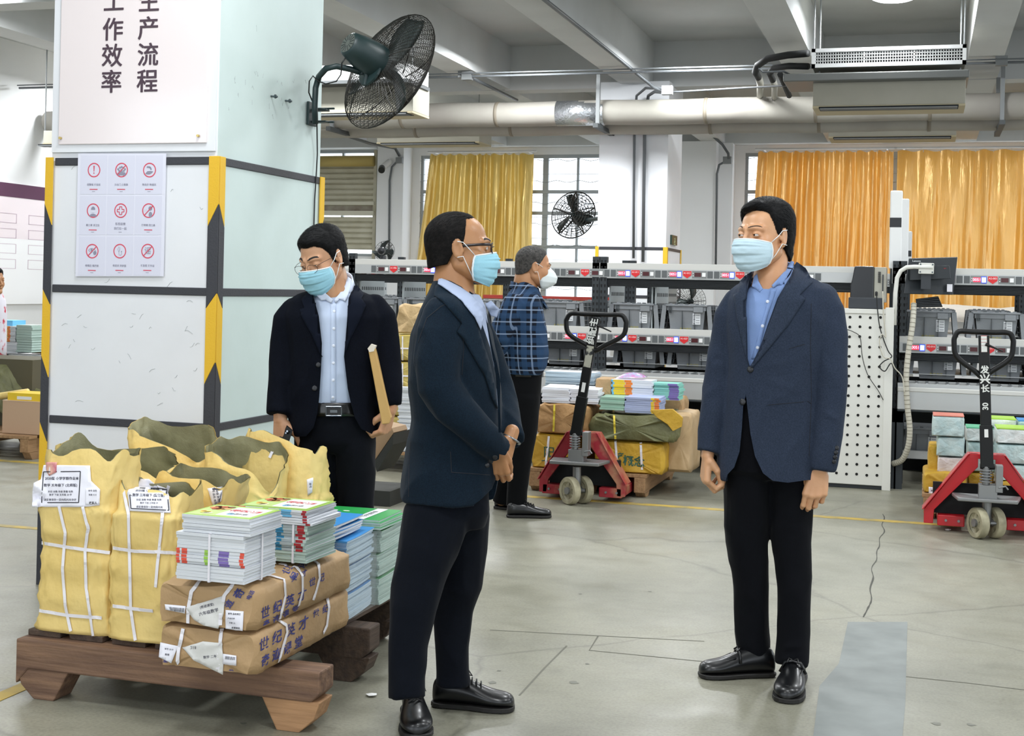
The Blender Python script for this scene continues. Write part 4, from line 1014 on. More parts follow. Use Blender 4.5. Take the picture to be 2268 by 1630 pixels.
def collar(root, c, rx, ry, yaw, m, h=.036, tip=.075, gap=.35, name='shirt_collar', tilt=.25, thick=.002):
    """turned-down shirt collar around the neck; c = centre at its top"""
    f = -FW*math.cos(yaw)-RT*math.sin(yaw); l = UP.cross(f); vs = []; n = 40
    for i in range(n+1):
        th = gap+(2*math.pi-2*gap)*i/n; u = abs(math.cos(th/1)) ; fr = max(0, math.cos(th))
        k = min(i, n-i)/n; e = math.exp(-(k/.09)**2)
        dirv = f*math.cos(th)*ry+l*math.sin(th)*rx
        z = -tilt*ry*math.cos(th)*1.0 - .02*fr
        for (q, dz) in ((.98, -h*.9), (1.0, 0), (1.07, .002), (1.2+.12*fr, -h-(tip-h)*e)):
            ex = f*(.02*e) if q > 1.1 else Vector()
            vs.append(c+dirv*q+UP*(z+dz)+ex)
    mb = MB(); mb.add(vs, [(4*i+a, 4*i+a+1, 4*i+a+5, 4*i+a+4) for i in range(n) for a in range(3)], m)
    o = mb.build(name, root, smooth=True, fix=False); so = o.modifiers.new('s', 'SOLIDIFY'); so.thickness = thick; return o
def button(root, px, py, tree, r=.009, m=None, mb=None):
    rr_ = ray(px, py).normalized(); h = tree.ray_cast(CAM, rr_)
    if h[0] is None: return
    n = h[1] if h[1].dot(rr_) < 0 else -h[1]; n = (n-rr_).normalized(); Mx = n.to_track_quat('Z', 'Y').to_matrix().to_4x4(); Mx.translation = h[0]
    b = MB().lathe([(0, .0), (r, .0), (r*1.05, .003), (r*.8, .0045), (0, .0035)], m, 14, Mx); b.build('button', root, smooth=True)
def cloth_mat(name, col, col2=None, sc=500, st=.25, rough=.9, sheen=.04):
    return mat(name, col, rough, spec=.15, sheen=sheen, bump=[(sc, st, None, .001), (14, .25, (1, 1, .5), .01)], var=(col2 or col, 260, .35, .65))
# ================================================================ the four men
SK1 = mat('skin_light', 'D09F78', .4, spec=.5, bump=(160, .06), var=('C48F68', 9, .3, .7)); SK2 = mat('skin_tan', 'B98860', .4, spec=.5, bump=(160, .06), var=('AA7850', 9, .3, .7))
HB = mat('hair_black', '08080A', .62, spec=.2, bump=(90, .5, (1, .25, 1), .004)); HG = mat('hair_greying', '2B2927', .5, bump=(120, .6), var=('17181A', 60, .35, .6))
HD = mat('hair_short_grey', '4A4744', .7, bump=(200, .6), var=('2A2827', 80, .35, .6))
MK = mat('mask_blue', '9CCFE0', .75, spec=.2, bump=(300, .1)); MKp = mat('mask_pale_blue', 'C3DBE6', .75, spec=.2, bump=(300, .1)); MKw = mat('mask_n95', 'DFE6E8', .75, bump=(300, .1))
comb_back = lambda p: Vector((p.x*2, -1, -.6-.8*(p.y < -.06)))
def zline(ys, zs, kx=0): return lambda X, Y: np.interp(Y, ys, zs)+kx*X
# ---- the man in the grey blue jacket
A = thing('person', 'man in grey blue blazer and black trousers at right, pale mask, arms hanging', 'person', P(1690, 1510, d=5.03)*1); A.location.z = 0
dA = 5.05
JA = cloth_mat('blazer_greyblue', '30394A', '262E3D', 420, .35); TA = cloth_mat('trouser_black', '080A10', '06070C', 500, .2); SA = mat('shirt_blue', '7E98C8', .7, spec=.3, bump=(400, .2))
tr = []
m_ = MB(); trunk(m_, [(885, 1622, 1800, .0, .118), (985, 1608, 1800, .0, .118), (1040, 1606, 1800, 0, .105), (1060, 1640, 1765, 0, .07)], dA); tr.append(m_)
m_ = MB(); limb(m_, [(1656, 990, .02, 50, 1.25), (1654, 1085, .03, 51, 1.15), (1654, 1150, .03, 50), (1653, 1200, .03, 46.5), (1661, 1260, .03, 41), (1664, 1300, .035, 40), (1665, 1400, .05, 39), (1669, 1440, .05, 37), (1676, 1462, .06, 35)], dA, open_end=True); tr.append(m_)
m_ = MB(); limb(m_, [(1748, 990, 0, 50, 1.25), (1752, 1085, -.0, 50, 1.15), (1753, 1150, 0, 47), (1753, 1200, -.01, 43.5), (1757, 1260, -.02, 40), (1759, 1300, -.03, 38.5), (1758, 1400, -.04, 37.5), (1755, 1445, -.05, 36.5), (1752, 1474, -.06, 36)], dA, open_end=True); tr.append(m_)
me = remesh(tr, .008, 4); W_ = lambda x, y, dd=-.1: P(x, y, d=dA+dd)
wrinkle(me, .006, 9, (1, 1, .5), 3, [(W_(1620, 1400), W_(1690, 1380), .012, .006), (W_(1640, 1428), W_(1700, 1415), .01, .006), (W_(1720, 1440), W_(1790, 1425), .012, .006), (W_(1725, 1462), W_(1785, 1448), .01, .005), (W_(1700, 1110), W_(1640, 1180), .015, .008), (W_(1705, 1110), W_(1770, 1170), .015, .008)])
mesh_obj(me, 'trousers', A, TA)
SH = [(628, 1668, 1785, .0, .085), (642, 1650, 1806, .0, .103), (668, 1632, 1822, 0, .112), (700, 1625, 1830, 0, .118), (800, 1625, 1810, 0, .118), (880, 1622, 1800, 0, .112)]
m_ = MB(); trunk(m_, SH, dA); me = remesh([m_], .009, 2); wrinkle(me, .003, 12, (1, 1, .5), 5); shA = mesh_obj(me, 'shirt', A, SA)
SJ = [(588, 1712, 1764, .05, .045), (602, 1688, 1778, .03, .075), (618, 1658, 1806, .01, .1), (638, 1628, 1840, .0, .118), (665, 1612, 1852, .0, .132), (705, 1608, 1848, .0, .138), (760, 1610, 1832, .0, .14), (830, 1611, 1818, .0, .138), (900, 1606, 1812, .0, .138), (970, 1598, 1812, .0, .142), (1030, 1589, 1814, 0, .147), (1050, 1587, 1814, 0, .148), (1066, 1590, 1813, 0, .148)]
j1 = MB(); trunk(j1, SJ, dA)
j2 = MB(); limb(j2, [(1636, 662, .03, 30, 1), (1616, 700, .04, 36), (1607, 765, .05, 35), (1595, 830, .05, 35), (1584, 915, .03, 33), (1576, 970, .02, 31), (1572, 1002, .01, 29)], dA, open_end=True)
j3 = MB(); limb(j3, [(1815, 655, -.0, 36, 1), (1830, 690, -.03, 41), (1836, 740, -.05, 40), (1837, 830, -.07, 39), (1837, 894, -.08, 37), (1830, 958, -.09, 36), (1823, 1010, -.1, 34), (1818, 1040, -.1, 33)], dA, open_end=True)
me = remesh([j1, j2, j3], .007, 5)
fo = [(W_(1600, 800, 0), W_(1560, 790, 0), .012, -.006), (W_(1598, 850, 0), W_(1556, 880, 0), .012, .006), (W_(1800, 840, -.15), W_(1870, 800, -.15), .014, .007), (W_(1800, 870, -.15), W_(1872, 860, -.15), .012, -.006), (W_(1810, 905, -.15), W_(1868, 935, -.15), .012, .006), (W_(1665, 820, -.15), W_(1790, 790, -.15), .014, .006), (W_(1665, 830, -.15), W_(1780, 870, -.15), .014, .005), (W_(1660, 825, -.15), W_(1615, 800, -.15), .012, .005), (W_(1800, 690, -.15), W_(1796, 960, -.12), .009, -.012), (W_(1608, 680, -.1), W_(1604, 930, -.1), .008, -.010)]
wrinkle(me, .0065, 8, (1, 1, .6), 1, fo)
jk = mesh_obj(me, 'blazer', A, JA)
cut_out(jk, [[(1668, 590), (1764, 578), (1752, 610), (1722, 660), (1700, 720), (1683, 770), (1668, 800), (1661, 812), (1656, 795), (1655, 740), (1652, 680), (1655, 640)], [(1652, 872), (1646, 900), (1643, 950), (1638, 1000), (1626, 1035), (1612, 1050), (1608, 1062), (1608, 1090), (1830, 1090), (1826, 1066), (1790, 1063), (1745, 1069), (1712, 1065), (1690, 1048), (1672, 1010), (1662, 960), (1655, 900)]], dA-.5, [dA-.02, dA-.005])
tA = tree_of(jk)
m2 = cloth_mat('blazer_lapel', '333C4D', '29313F', 420, .35)
drape([(1764, 582), (1783, 596), (1800, 625), (1771, 653), (1783, 662), (1745, 720), (1700, 775), (1668, 812), (1663, 815), (1668, 796), (1690, 752), (1708, 706), (1728, 652), (1750, 612), (1758, 590)], tA, .003, .004, 7, m2).build('lapel', A, smooth=True)
drape([(1666, 604), (1652, 612), (1640, 625), (1634, 650), (1626, 654), (1632, 700), (1645, 760), (1658, 808), (1664, 814), (1661, 790), (1659, 740), (1656, 690), (1656, 650), (1664, 622)], tA, .003, .004, 6, m2).build('lapel', A, smooth=True)
sm_ = MB()
for pts in ([(1797, 672), (1795, 760), (1797, 880), (1792, 1010)], [(1783, 762), (1748, 772)], [(1700, 897), (1790, 889), (1797, 895)]):
    q = []
    for (a, b) in zip(pts, pts[1:]):
        for k in range(9): q.append((a[0]+(b[0]-a[0])*k/8, a[1]+(b[1]-a[1])*k/8))
    hp = [tA.ray_cast(CAM, ray(*p).normalized())[0] for p in q]; hp = [p for p in hp if p]
    if len(hp) > 2: sm_.tube(hp, .0014, mat('seam_dark', '10141E', .8), 4)
sm_.build('seam', A)
MBt = mat('button_dark', '14161C', .3)
button(A, 1662, 818, tA, .0115, MBt); button(A, 1641+4, 890, tA, .0115, MBt)
for k in range(4): button(A, 1853-k*2, 992+k*10, tA, .008, MBt)
tS = tree_of(shA)
pl_ = MB(); 
for px, py in ((1700, 668), (1689, 722), (1678, 770)): button(A, px, py, tS, .006, mat('button_pearl', 'D5DAE6', .3))
drape([(1707, 640), (1720, 640), (1700, 700), (1684, 765), (1674, 795), (1664, 795), (1680, 740), (1696, 685)], tS, .001, .002, 7, SA).build('placket', A, smooth=True)
cA = P(1708, 612, d=dA+.0)
collar(A, cA+UP*.02, .076, .084, .45, SA, .034, .04, .9, tilt=.5)
MA = hframe(P(1692, 524, d=dA-.02), R_(51), R_(0), 0, 1.1)
nk = MB(); limb(nk, [(1714, 560, .01, 33, 1.1), (1708, 595, 0, 34, 1.1), (1702, 640, -.005, 43, 1.25), (1702, 654, -.0, 41, 1.25), (1702, 690, .03, 42, .8)], dA, 28, m=SK1)
inn = MB()
for st, o_ in (([(1616, 700, .04, 22), (1592, 860, .04, 16), (1578, 960, .02, 12)], 0), ([(1830, 690, -.03, 24), (1837, 860, -.07, 18), (1824, 1000, -.1, 14)], 0), ([(1655, 1100, .03, 35), (1664, 1400, .05, 24), (1678, 1470, .06, 18)], 0), ([(1750, 1100, 0, 35), (1756, 1410, -.04, 24), (1750, 1480, -.04, 18)], 0), ([(1720, 700, 0, 60), (1715, 1000, 0, 60)], 0)): limb(inn, st, dA, 12, m=SK1)
hr = hand_sdf([(55, 75, 45), (48, 75, 45), (45, 70, 45), (42, 65, 45)], [(.35, .8, .9), (-.2, .5, 1), (-.35, .3, 1)])
hl = hand_sdf([(22, 42, 25), (28, 45, 28), (32, 48, 28), (36, 50, 28)], [(.25, .55, .9), (-.1, .5, 1), (-.2, .3, 1)])
Hr = frame(P(1567, 1008, d=dA+.005), -FW, RT*.95+FW*.1, -UP-RT*.08, 1.03); Hl = frame(P(1812, 1040, d=dA-.1), -RT, FW, -UP-RT*.12-FW*.1, 1.05)
tN = None
zA = lambda X, Y: np.where(Y > .035, np.interp(Y, [.035, .06, .09, .12], [.062, .083, .072, .058])+.28*X, np.interp(Y, [-.12, -.075, -.045, -.03, -.015, -.004, .004, .02, .035], [-.075, -.08, -.055, -.015, .02, .028, -.0, .015, .062]))
TAh = lambda X, Y, Z: .009+.011*np.clip((Z-.05)/.06, 0, 1)+.009*np.clip((Y-.04)/.05, 0, 1)
bA, _ = head(A, MA, SK1, HB, zA, TAh, lambda p: Vector((-.8 if p.y > 0 else p.x*2, -.7 if p.y < .05 else -.1, -.3-.9*(p.y < -.03)-(.6 if p.x < -.03 else 0))), .0030, seed=2, maskm=MKp, brow='4A3626', brow_w=.7, gaze=(.25, 0), neck=nk, hands=[(hr, Hr), (hl, Hl)], inner=inn, hn=3600, hlen=.035)
SHm = mat('shoe_black', '0B0C0F', .33, spec=.5, coat=.15); SOm = mat('shoe_sole', '1A1817', .6)
shoe(A, P(1716, 1497, z=0), P(1548, 1500, z=0), .105, .1, SHm, SOm, loafer=True)
h_ = P(1748, 1500, z=0); shoe(A, Vector((h_.x+.03, h_.y+.04, 0)), P(1741, 1560, z=0), .112, .1, SHm, SOm, loafer=True)

tN = tree_of([bA, shA, jk])
drape([(1752, 577), (1759, 580), (1756, 592), (1744, 612), (1732, 632), (1722, 631), (1713, 638), (1709, 632), (1722, 618), (1740, 598)], tN, .011, .003, 5, SA, relax=14).build('shirt_collar', A, smooth=True)
drape([(1670, 612), (1677, 606), (1680, 622), (1690, 640), (1683, 648), (1674, 640), (1665, 634)], tN, .011, .003, 5, SA, relax=14).build('shirt_collar', A, smooth=True)
# ---- the man in profile, dark teal jacket, hands clasped
dB = 4.45
B = thing('person', 'man seen in profile facing right, dark navy jacket, glasses, hands clasped in front', 'person', P(1000, 1590, d=dB)); B.location.z = 0
JB = cloth_mat('jacket_navy', '11202D', '0C1823', 420, .3); TB = cloth_mat('trouser_navy', '080D17', '060A12', 500, .2); SB = mat('shirt_pale_blue', 'A3AFC9', .7, spec=.3, bump=(400, .2))
Wb = lambda x, y, dd=-.15: P(x, y, d=dB+dd)
tr = []
m_ = MB(); trunk(m_, [(1010, 915, 1086, .0, .13), (1080, 908, 1082, 0, .135), (1130, 902, 1086, 0, .14), (1165, 915, 1075, 0, .11)], dB); tr.append(m_)
m_ = MB(); limb(m_, [(982, 1100, -.06, 70, .85), (966, 1150, -.08, 74, .9), (946, 1220, -.1, 66), (928, 1280, -.12, 58), (914, 1350, -.15, 52), (904, 1430, -.17, 44), (902, 1500, -.19, 40), (903, 1545, -.2, 42)], dB, open_end=True); tr.append(m_)
m_ = MB(); limb(m_, [(1010, 1100, .07, 68, .85), (1018, 1150, .08, 68), (1018, 1220, .08, 62), (1012, 1290, .09, 56), (1004, 1350, .1, 46), (1001, 1430, .1, 39), (1002, 1490, .1, 38), (1003, 1518, .1, 40)], dB, open_end=True); tr.append(m_)
me = remesh(tr, .008, 4)
wrinkle(me, .007, 8, (1, 1, .5), 13, [(Wb(870, 1345, -.25), Wb(950, 1310, -.3), .014, .008), (Wb(868, 1400, -.25), Wb(945, 1340, -.3), .014, -.007), (Wb(905, 1290, -.3), Wb(985, 1250, -.2), .016, .008), (Wb(862, 1500, -.3), Wb(945, 1515, -.3), .012, .007), (Wb(870, 1460, -.3), Wb(935, 1490, -.3), .01, -.006), (Wb(1045, 1330, 0), Wb(975, 1300, 0), .012, .006)])
mesh_obj(me, 'trousers', B, TB)
m_ = MB(); trunk(m_, [(652, 985, 1062, .0, .09), (680, 965, 1076, .0, .12), (740, 960, 1084, .0, .14), (820, 950, 1098, 0, .15), (900, 945, 1106, 0, .15), (1000, 940, 1100, 0, .15)], dB); me = remesh([m_], .009, 2); wrinkle(me, .003, 12, (1, 1, .5), 5); shB = mesh_obj(me, 'shirt', B, SB)
j1 = MB(); trunk(j1, [(622, 962, 1010, -.0, .07), (640, 954, 1040, 0, .1), (662, 944, 1066, 0, .15), (690, 930, 1078, .0, .185), (740, 912, 1090, .0, .2), (800, 906, 1102, .0, .2), (860, 905, 1110, 0, .19), (930, 910, 1112, 0, .175), (990, 902, 1108, 0, .175), (1050, 892, 1104, 0, .18), (1090, 888, 1098, 0, .182), (1106, 888, 1092, 0, .182)], dB)
j2 = MB(); limb(j2, [(985, 690, -.15, 48, .9), (977, 740, -.18, 53, .85), (968, 800, -.2, 51, .9), (972, 856, -.21, 49), (1000, 898, -.21, 45), (1040, 935, -.2, 41), (1078, 972, -.17, 36), (1096, 990, -.14, 33), (1106, 1000, -.13, 32)], dB, open_end=True)
j3 = MB(); limb(j3, [(1030, 690, .14, 44), (1055, 750, .17, 46), (1080, 820, .18, 44), (1098, 870, .17, 42), (1114, 915, .1, 38), (1126, 952, .03, 34), (1131, 976, -.01, 32)], dB, open_end=True)
tail = MB().prism([P(915, 1010, d=dB+.02), P(884, 1098, d=dB+.02), P(892, 1102, d=dB+.02), P(912, 1060, d=dB+.02), P(930, 1010, d=dB+.02)], FW*.12, None)
me = remesh([j1, j2, j3, tail], .007, 5)
wrinkle(me, .0075, 8, (1, 1, .6), 21, [(Wb(925, 830, -.3), Wb(1020, 870, -.35), .013, -.008), (Wb(920, 850, -.3), Wb(1000, 905, -.35), .012, .009), (Wb(925, 880, -.3), Wb(990, 850, -.35), .014, -.008), (Wb(1015, 860, -.35), Wb(940, 800, -.35), .014, .007), (Wb(1030, 720, -.3), Wb(1024, 830, -.3), .012, -.012), (Wb(925, 900, -.2), Wb(1070, 1022, -.2), .010, -.014), (Wb(1020, 930, -.33), Wb(1070, 920, -.3), .012, .006), (Wb(925, 720, -.2), Wb(915, 850, -.2), .012, .006), (Wb(1000, 640, -.2), Wb(1050, 700, -.25), .012, .004), (Wb(945, 930, -.2), Wb(1010, 990, -.2), .016, .006)])
jb = mesh_obj(me, 'jacket', B, JB)
cut_out(jb, [[(1000, 612), (1042, 655), (1062, 700), (1086, 770), (1098, 830), (1102, 900), (1104, 958), (1118, 958), (1120, 880), (1112, 800), (1098, 740), (1100, 640)], [(1106, 1006), (1102, 1050), (1090, 1082), (1068, 1104), (1050, 1118), (1050, 1135), (1160, 1135), (1160, 1030), (1125, 1010)]], dB-.55, [dB-.045, dB-.0])
tB = tree_of(jb)
mlB = cloth_mat('jacket_lapel', '132330', '0E1B27', 420, .3)
drape([(966, 634), (990, 622), (1020, 650), (1046, 690), (1062, 740), (1082, 800), (1096, 860), (1100, 905), (1088, 880), (1072, 830), (1048, 790), (1026, 752), (1012, 735), (1022, 716), (1000, 690), (980, 668), (962, 655)], tB, .002, .005, 7, mlB).build('lapel', B, smooth=True)
sm_ = MB()
for pts in ([(1000, 668), (975, 680), (945, 705), (926, 760)], [(905, 1100), (906, 1030), (910, 980)], [(1024, 728), (1027, 770), (1023, 830)], [(998, 1000), (1000, 1046), (1085, 1052)]):
    q = []
    for (a, b) in zip(pts, pts[1:]):
        for k in range(9): q.append((a[0]+(b[0]-a[0])*k/8, a[1]+(b[1]-a[1])*k/8))
    hp = [tB.ray_cast(CAM, ray(*p).normalized())[0] for p in q]; hp = [p for p in hp if p]
    if len(hp) > 2: sm_.tube(hp, .0015, mat('seam_dark', ''), 4)
sm_.build('seam', B)
for k in range(3): button(B, 1078+k*9, 1030-k*9, tB, .008, MBt)
MB_ = hframe(P(1022, 551, d=dB), R_(-93), R_(-1), 0, 1.02)
nk = MB(); limb(nk, [(1008, 585, .0, 42, .9), (1004, 615, 0, 43, .95), (1004, 650, 0, 48, 1), (1006, 700, 0, 60, 1)], dB, 28, m=SK2)
inn = MB()
for st in ([(985, 700, -.13, 26), (970, 850, -.2, 20), (1075, 970, -.17, 13)], [(1040, 700, .14, 24), (1098, 870, .17, 18), (1124, 945, .04, 12)], [(966, 1150, -.08, 40), (914, 1350, -.15, 28), (902, 1530, -.19, 20)], [(1018, 1150, .08, 40), (1004, 1350, .1, 26), (1003, 1500, .1, 20)], [(1000, 720, 0, 60), (995, 1080, 0, 60)]): limb(inn, st, dB, 12, m=SK2)
hl = hand_sdf([(45, 65, 40), (48, 65, 40), (50, 65, 40), (52, 65, 40)], [(.15, .35, 1), (-.1, .5, 1), (-.1, .3, 1)])
hr = hand_sdf([(25, 45, 30), (28, 45, 30), (30, 45, 30), (32, 45, 30)], [(.3, .4, .9), (0, .4, 1), (-.1, .3, 1)])
Hl = frame(P(1128, 974, d=dB-.04), -RT*.5-FW*.8, -RT*.8+FW*.45-UP*.2, -UP*.95-RT*.3-FW*.3, .96)
Hr = frame(P(1098, 996, d=dB-.11), -FW*.2+UP*.9, FW*.9-UP*.1+RT*.2, RT*.1-UP*.9+FW*.35, .9)
zB = lambda X, Y: np.where((Y > .008) & (np.abs(X) < .045), np.interp(Y, [.012, .03, .045, .055], [.09, .096, .1, .14]), np.interp(Y, [-.12, -.075, -.045, -.03, -.018, -.008, -.002, .004, .01, .014, .018], [-.07, -.055, -.05, -.02, .012, .018, -.002, .006, .04, .08, .14]))
TBh = lambda X, Y, Z: .0028+.002*np.clip((-Y)/.06, 0, 1)
bB, _ = head(B, MB_, SK2, mat('hair_thinning', '100F0F', .7, spec=.15, bump=(180, .35, (1, .4, 1), .002), var=('1D1A19', 70, .3, .6)), zB, TBh, comb_back, .0042, seed=3, maskm=MK, neck=nk, hands=[(hl, Hl), (hr, Hr)], inner=inn, hn=4200, hlen=.016, fat=.002, lift=.002)
tMask = MB_
g = MB(); Mg = mat('glasses_dark', '1C1012', .3)
for s in (1, -1):
    g.tube([MB_ @ Vector(p) for p in ((s*.068, .092, .012), (s*.075, .06, .012), (s*.08, .01, .008), (s*.081, .002, .006))], .0026, Mg, 8, nrm=UP, flat=1.7)
    g.tube([MB_ @ Vector((s*(.036+.027*math.cos(a)), .099-.004*math.cos(a)**2, .001+.018*math.sin(a))) for a in np.linspace(0, 2*math.pi, 20)[:-1]], .0018, Mg, 6, closed=True)
g.tube([MB_ @ Vector(p) for p in ((-.01, .1, .006), (0, .104, .008), (.01, .1, .006))], .0016, Mg, 6)
gl = g.build('glasses', B, smooth=True)
collar(B, P(1010, 646, d=dB+.0)+UP*.0, .058, .066, R_(-93), SB, .034, .036, .95, tilt=.42)
tNB = tree_of([bB, shB, jb])
drape([(974, 620), (990, 625), (1018, 640), (1046, 660), (1064, 680), (1067, 704), (1061, 732), (1049, 704), (1022, 672), (994, 648), (972, 632)], tNB, .011, .003, 5, SB, relax=0).build('shirt_collar', B, smooth=True)
drape([(1070, 674), (1082, 668), (1100, 686), (1094, 704), (1082, 700)], tNB, .011, .003, 5, SB, relax=0).build('shirt_collar', B, smooth=True)
wt = MB(); Mw = mat('watch_steel', '8A8E92', .25, .9); wc_ = P(1131, 972, d=dB-.03)
z_ = (-UP*.85-RT*.42-FW*.22).normalized(); x_ = z_.orthogonal().normalized(); y_ = z_.cross(x_)
wt.tube([wc_+x_*.034*math.cos(a)+y_*.03*math.sin(a) for a in np.linspace(0, 2*math.pi, 20)[:-1]], .004, Mw, 6, closed=True); wt.build('wrist_watch', B, smooth=True)
# hanging lanyard / shirt front strip
h_ = P(958, 1560, d=4.62)
shoe(B, Vector((P(957, 1562, z=0).x, P(957, 1562, z=0).y, 0)), P(1139, 1574, z=0), .108, .095, SHm, SOm, laces=True)
hh = P(902, 1575, z=0); shoe(B, Vector((hh.x, hh.y+.03, 0)), P(925, 1640, z=0), .11, .1, SHm, SOm, laces=True)
# ---- the man looking down, manila envelope and phone
dC = 5.6
C_ = thing('person', 'man in black corduroy jacket looking down behind the bundles, blue mask and thin glasses', 'person', P(740, 1450, d=dC)); C_.location.z = 0
JC = mat('corduroy_black', '0B0F19', .9, spec=.1, bump=[(900, .3, (1, 1, .02), .001), (14, .25, (1, 1, .5), .01)], var=('070A12', 200, .35, .65)); TC = cloth_mat('trouser_dark', '0A0D15', '070910', 500, .2); SC = mat('shirt_white_blue', 'BECBE2', .7, spec=.3, bump=[(6, .5, (1, 1, .4), .02)])
Wc = lambda x, y, dd=-.15: P(x, y, d=dC+dd)
m_ = MB(); trunk(m_, [(885, 668, 812, 0, .12), (940, 656, 826, .0, .125), (975, 656, 826, 0, .115), (1000, 690, 792, 0, .08)], dC); t1 = m_
m_ = MB(); limb(m_, [(700, 930, 0, 45, 1.25), (699, 990, 0, 47, 1.2), (698, 1060, 0, 45), (700, 1140, -.0, 42), (702, 1250, 0, 36), (704, 1350, .0, 32), (704, 1420, .0, 31)], dC); t2 = m_
m_ = MB(); limb(m_, [(784, 930, 0, 45, 1.25), (786, 990, 0, 46, 1.2), (788, 1060, 0, 43), (789, 1140, 0, 40), (786, 1250, 0, 35), (784, 1350, 0, 31), (783, 1420, 0, 30)], dC); t3 = m_
me = remesh([t1, t2, t3], .009, 3); wrinkle(me, .006, 8, (1, 1, .5), 31, [(Wc(742, 985), Wc(700, 1050), .014, .007), (Wc(742, 985), Wc(785, 1050), .014, .007), (Wc(742, 930, -.2), Wc(743, 1000, -.2), .008, -.006)]); mesh_obj(me, 'trousers', C_, TC)
m_ = MB(); trunk(m_, [(648, 700, 786, 0, .08), (664, 682, 805, .0, .1), (700, 665, 815, 0, .125), (780, 668, 810, 0, .13), (860, 668, 808, 0, .128), (893, 668, 806, 0, .122)], dC); me = remesh([m_], .009, 2); wrinkle(me, .006, 11, (1, 1, .3), 35, [(Wc(760, 700), Wc(755, 880), .012, .006), (Wc(720, 720), Wc(716, 890), .012, .005)]); shC = mesh_obj(me, 'shirt', C_, SC)
m_ = MB()
j1 = MB(); trunk(j1, [(628, 745, 772, .04, .05), (640, 690, 788, .03, .075), (650, 668, 815, .01, .1), (666, 642, 840, 0, .125), (700, 632, 854, 0, .145), (780, 640, 846, .0, .15), (860, 640, 840, 0, .15), (920, 640, 842, 0, .152), (955, 642, 842, 0, .152), (966, 648, 836, 0, .148)], dC)
j2 = MB(); limb(j2, [(655, 682, 0, 28), (640, 708, 0, 34), (632, 760, .0, 34), (628, 830, -.02, 33), (622, 880, -.04, 31), (619, 918, -.06, 29)], dC, open_end=True)
j3 = MB(); limb(j3, [(828, 674, 0, 28), (843, 700, 0, 34), (850, 760, 0, 35), (856, 830, -.02, 34), (862, 870, -.04, 30), (866, 900, -.05, 25)], dC, open_end=True)
me = remesh([j1, j2, j3], .008, 5)
wrinkle(me, .006, 8, (1, 1, .6), 41, [(Wc(600, 820), Wc(650, 840), .013, .007), (Wc(600, 860), Wc(648, 850), .012, -.007), (Wc(885, 820), Wc(830, 850), .013, .007), (Wc(885, 860), Wc(835, 800), .012, -.006), (Wc(655, 690, -.15), Wc(655, 900, -.15), .009, -.012), (Wc(826, 700, -.15), Wc(830, 900, -.15), .009, -.012)])
jc = mesh_obj(me, 'jacket', C_, JC)
cut_out(jc, [[(700, 600), (786, 600), (788, 625), (772, 660), (768, 720), (762, 790), (770, 860), (777, 893), (786, 925), (800, 950), (826, 962), (838, 968), (838, 985), (650, 985), (655, 968), (678, 966), (694, 948), (703, 915), (707, 880), (711, 820), (713, 760), (706, 700), (694, 655), (686, 640)]], dC-.5, [dC-.0])
tC = tree_of([jc]); mlC = mat('corduroy_lapel', '0F1420', .9, spec=.1, bump=[(900, .3, (1, 1, .02), .001)])
drape([(690, 640), (705, 640), (716, 700), (716, 770), (712, 790), (690, 740), (668, 700), (665, 686), (675, 682), (668, 664)], tC, .003, .004, 6, mlC).build('lapel', C_, smooth=True)
drape([(772, 636), (790, 634), (806, 652), (800, 662), (810, 676), (796, 710), (776, 750), (762, 790), (762, 730), (768, 680)], tC, .003, .004, 6, mlC).build('lapel', C_, smooth=True)
tsC = tree_of(shC)
drape([(732, 672), (744, 672), (744, 890), (732, 890)], tsC, .001, .002, 8, SC).build('placket', C_, smooth=True)
for k in range(6): button(C_, 740-.5*k, 690+k*38, tsC, .006, mat('button_pearl', ''))
button(C_, 697, 860, tC, .011, MBt); button(C_, 705, 808, tC, .01, MBt)
tT = tree_of([o for o in C_.children if o.name.startswith('trousers')])
drape([(662, 893), (812, 893), (812, 922), (662, 922)], tT, .003, .006, 8, mat('belt_leather', '0C0B0C', .35, coat=.3)).build('belt', C_, smooth=True)
bk = MB(); bx = [P(x, y, d=dC-.16) for x, y in ((722, 901), (756, 901), (756, 921), (722, 921))]
for a, b in zip(bx, bx[1:]+bx[:1]): bk.tube([a, b], .0028, mat('buckle', '6C7074', .3, 1), 6)
bk.prism([p+FW*.003 for p in bx], FW*.004, mat('buckle_dark', '15161A', .25)); bk.prism([P(x, y, d=dC-.163) for x, y in ((731, 908), (747, 908), (747, 914), (731, 914))], FW*.003, mat('buckle', '')); bk.build('belt_buckle', C_)
MC = hframe(P(714, 573, d=dC-.05), R_(33), R_(22), R_(5), 1.05)
nk = MB(); limb(nk, [(730, 595, .03, 34, 1.1), (735, 625, .02, 36, 1.1), (738, 655, -.01, 40, 1.25), (738, 672, 0, 40, 1.2), (738, 700, .03, 42, .9)], dC, 28, m=SK2)
inn = MB()
for st in ([(642, 710, 0, 16), (628, 840, -.03, 14), (621, 895, -.05, 11)], [(843, 705, 0, 16), (858, 840, -.02, 14), (865, 885, -.05, 10)], [(698, 1000, 0, 30), (704, 1440, 0, 18)], [(788, 1000, 0, 30), (784, 1440, 0, 18)], [(738, 700, 0, 45), (738, 960, 0, 50)]): limb(inn, st, dC, 12, m=SK2)
hr = hand_sdf([(28, 35, 22), (22, 32, 20), (25, 35, 22), (30, 38, 25)], [(.75, .5, .8), (.2, .45, 1), (0, .3, 1)])
hl = hand_sdf([(55, 62, 35), (55, 62, 35), (55, 60, 35), (55, 60, 35)], [(.2, .7, .8), (-.1, .6, 1), (-.2, .4, 1)])
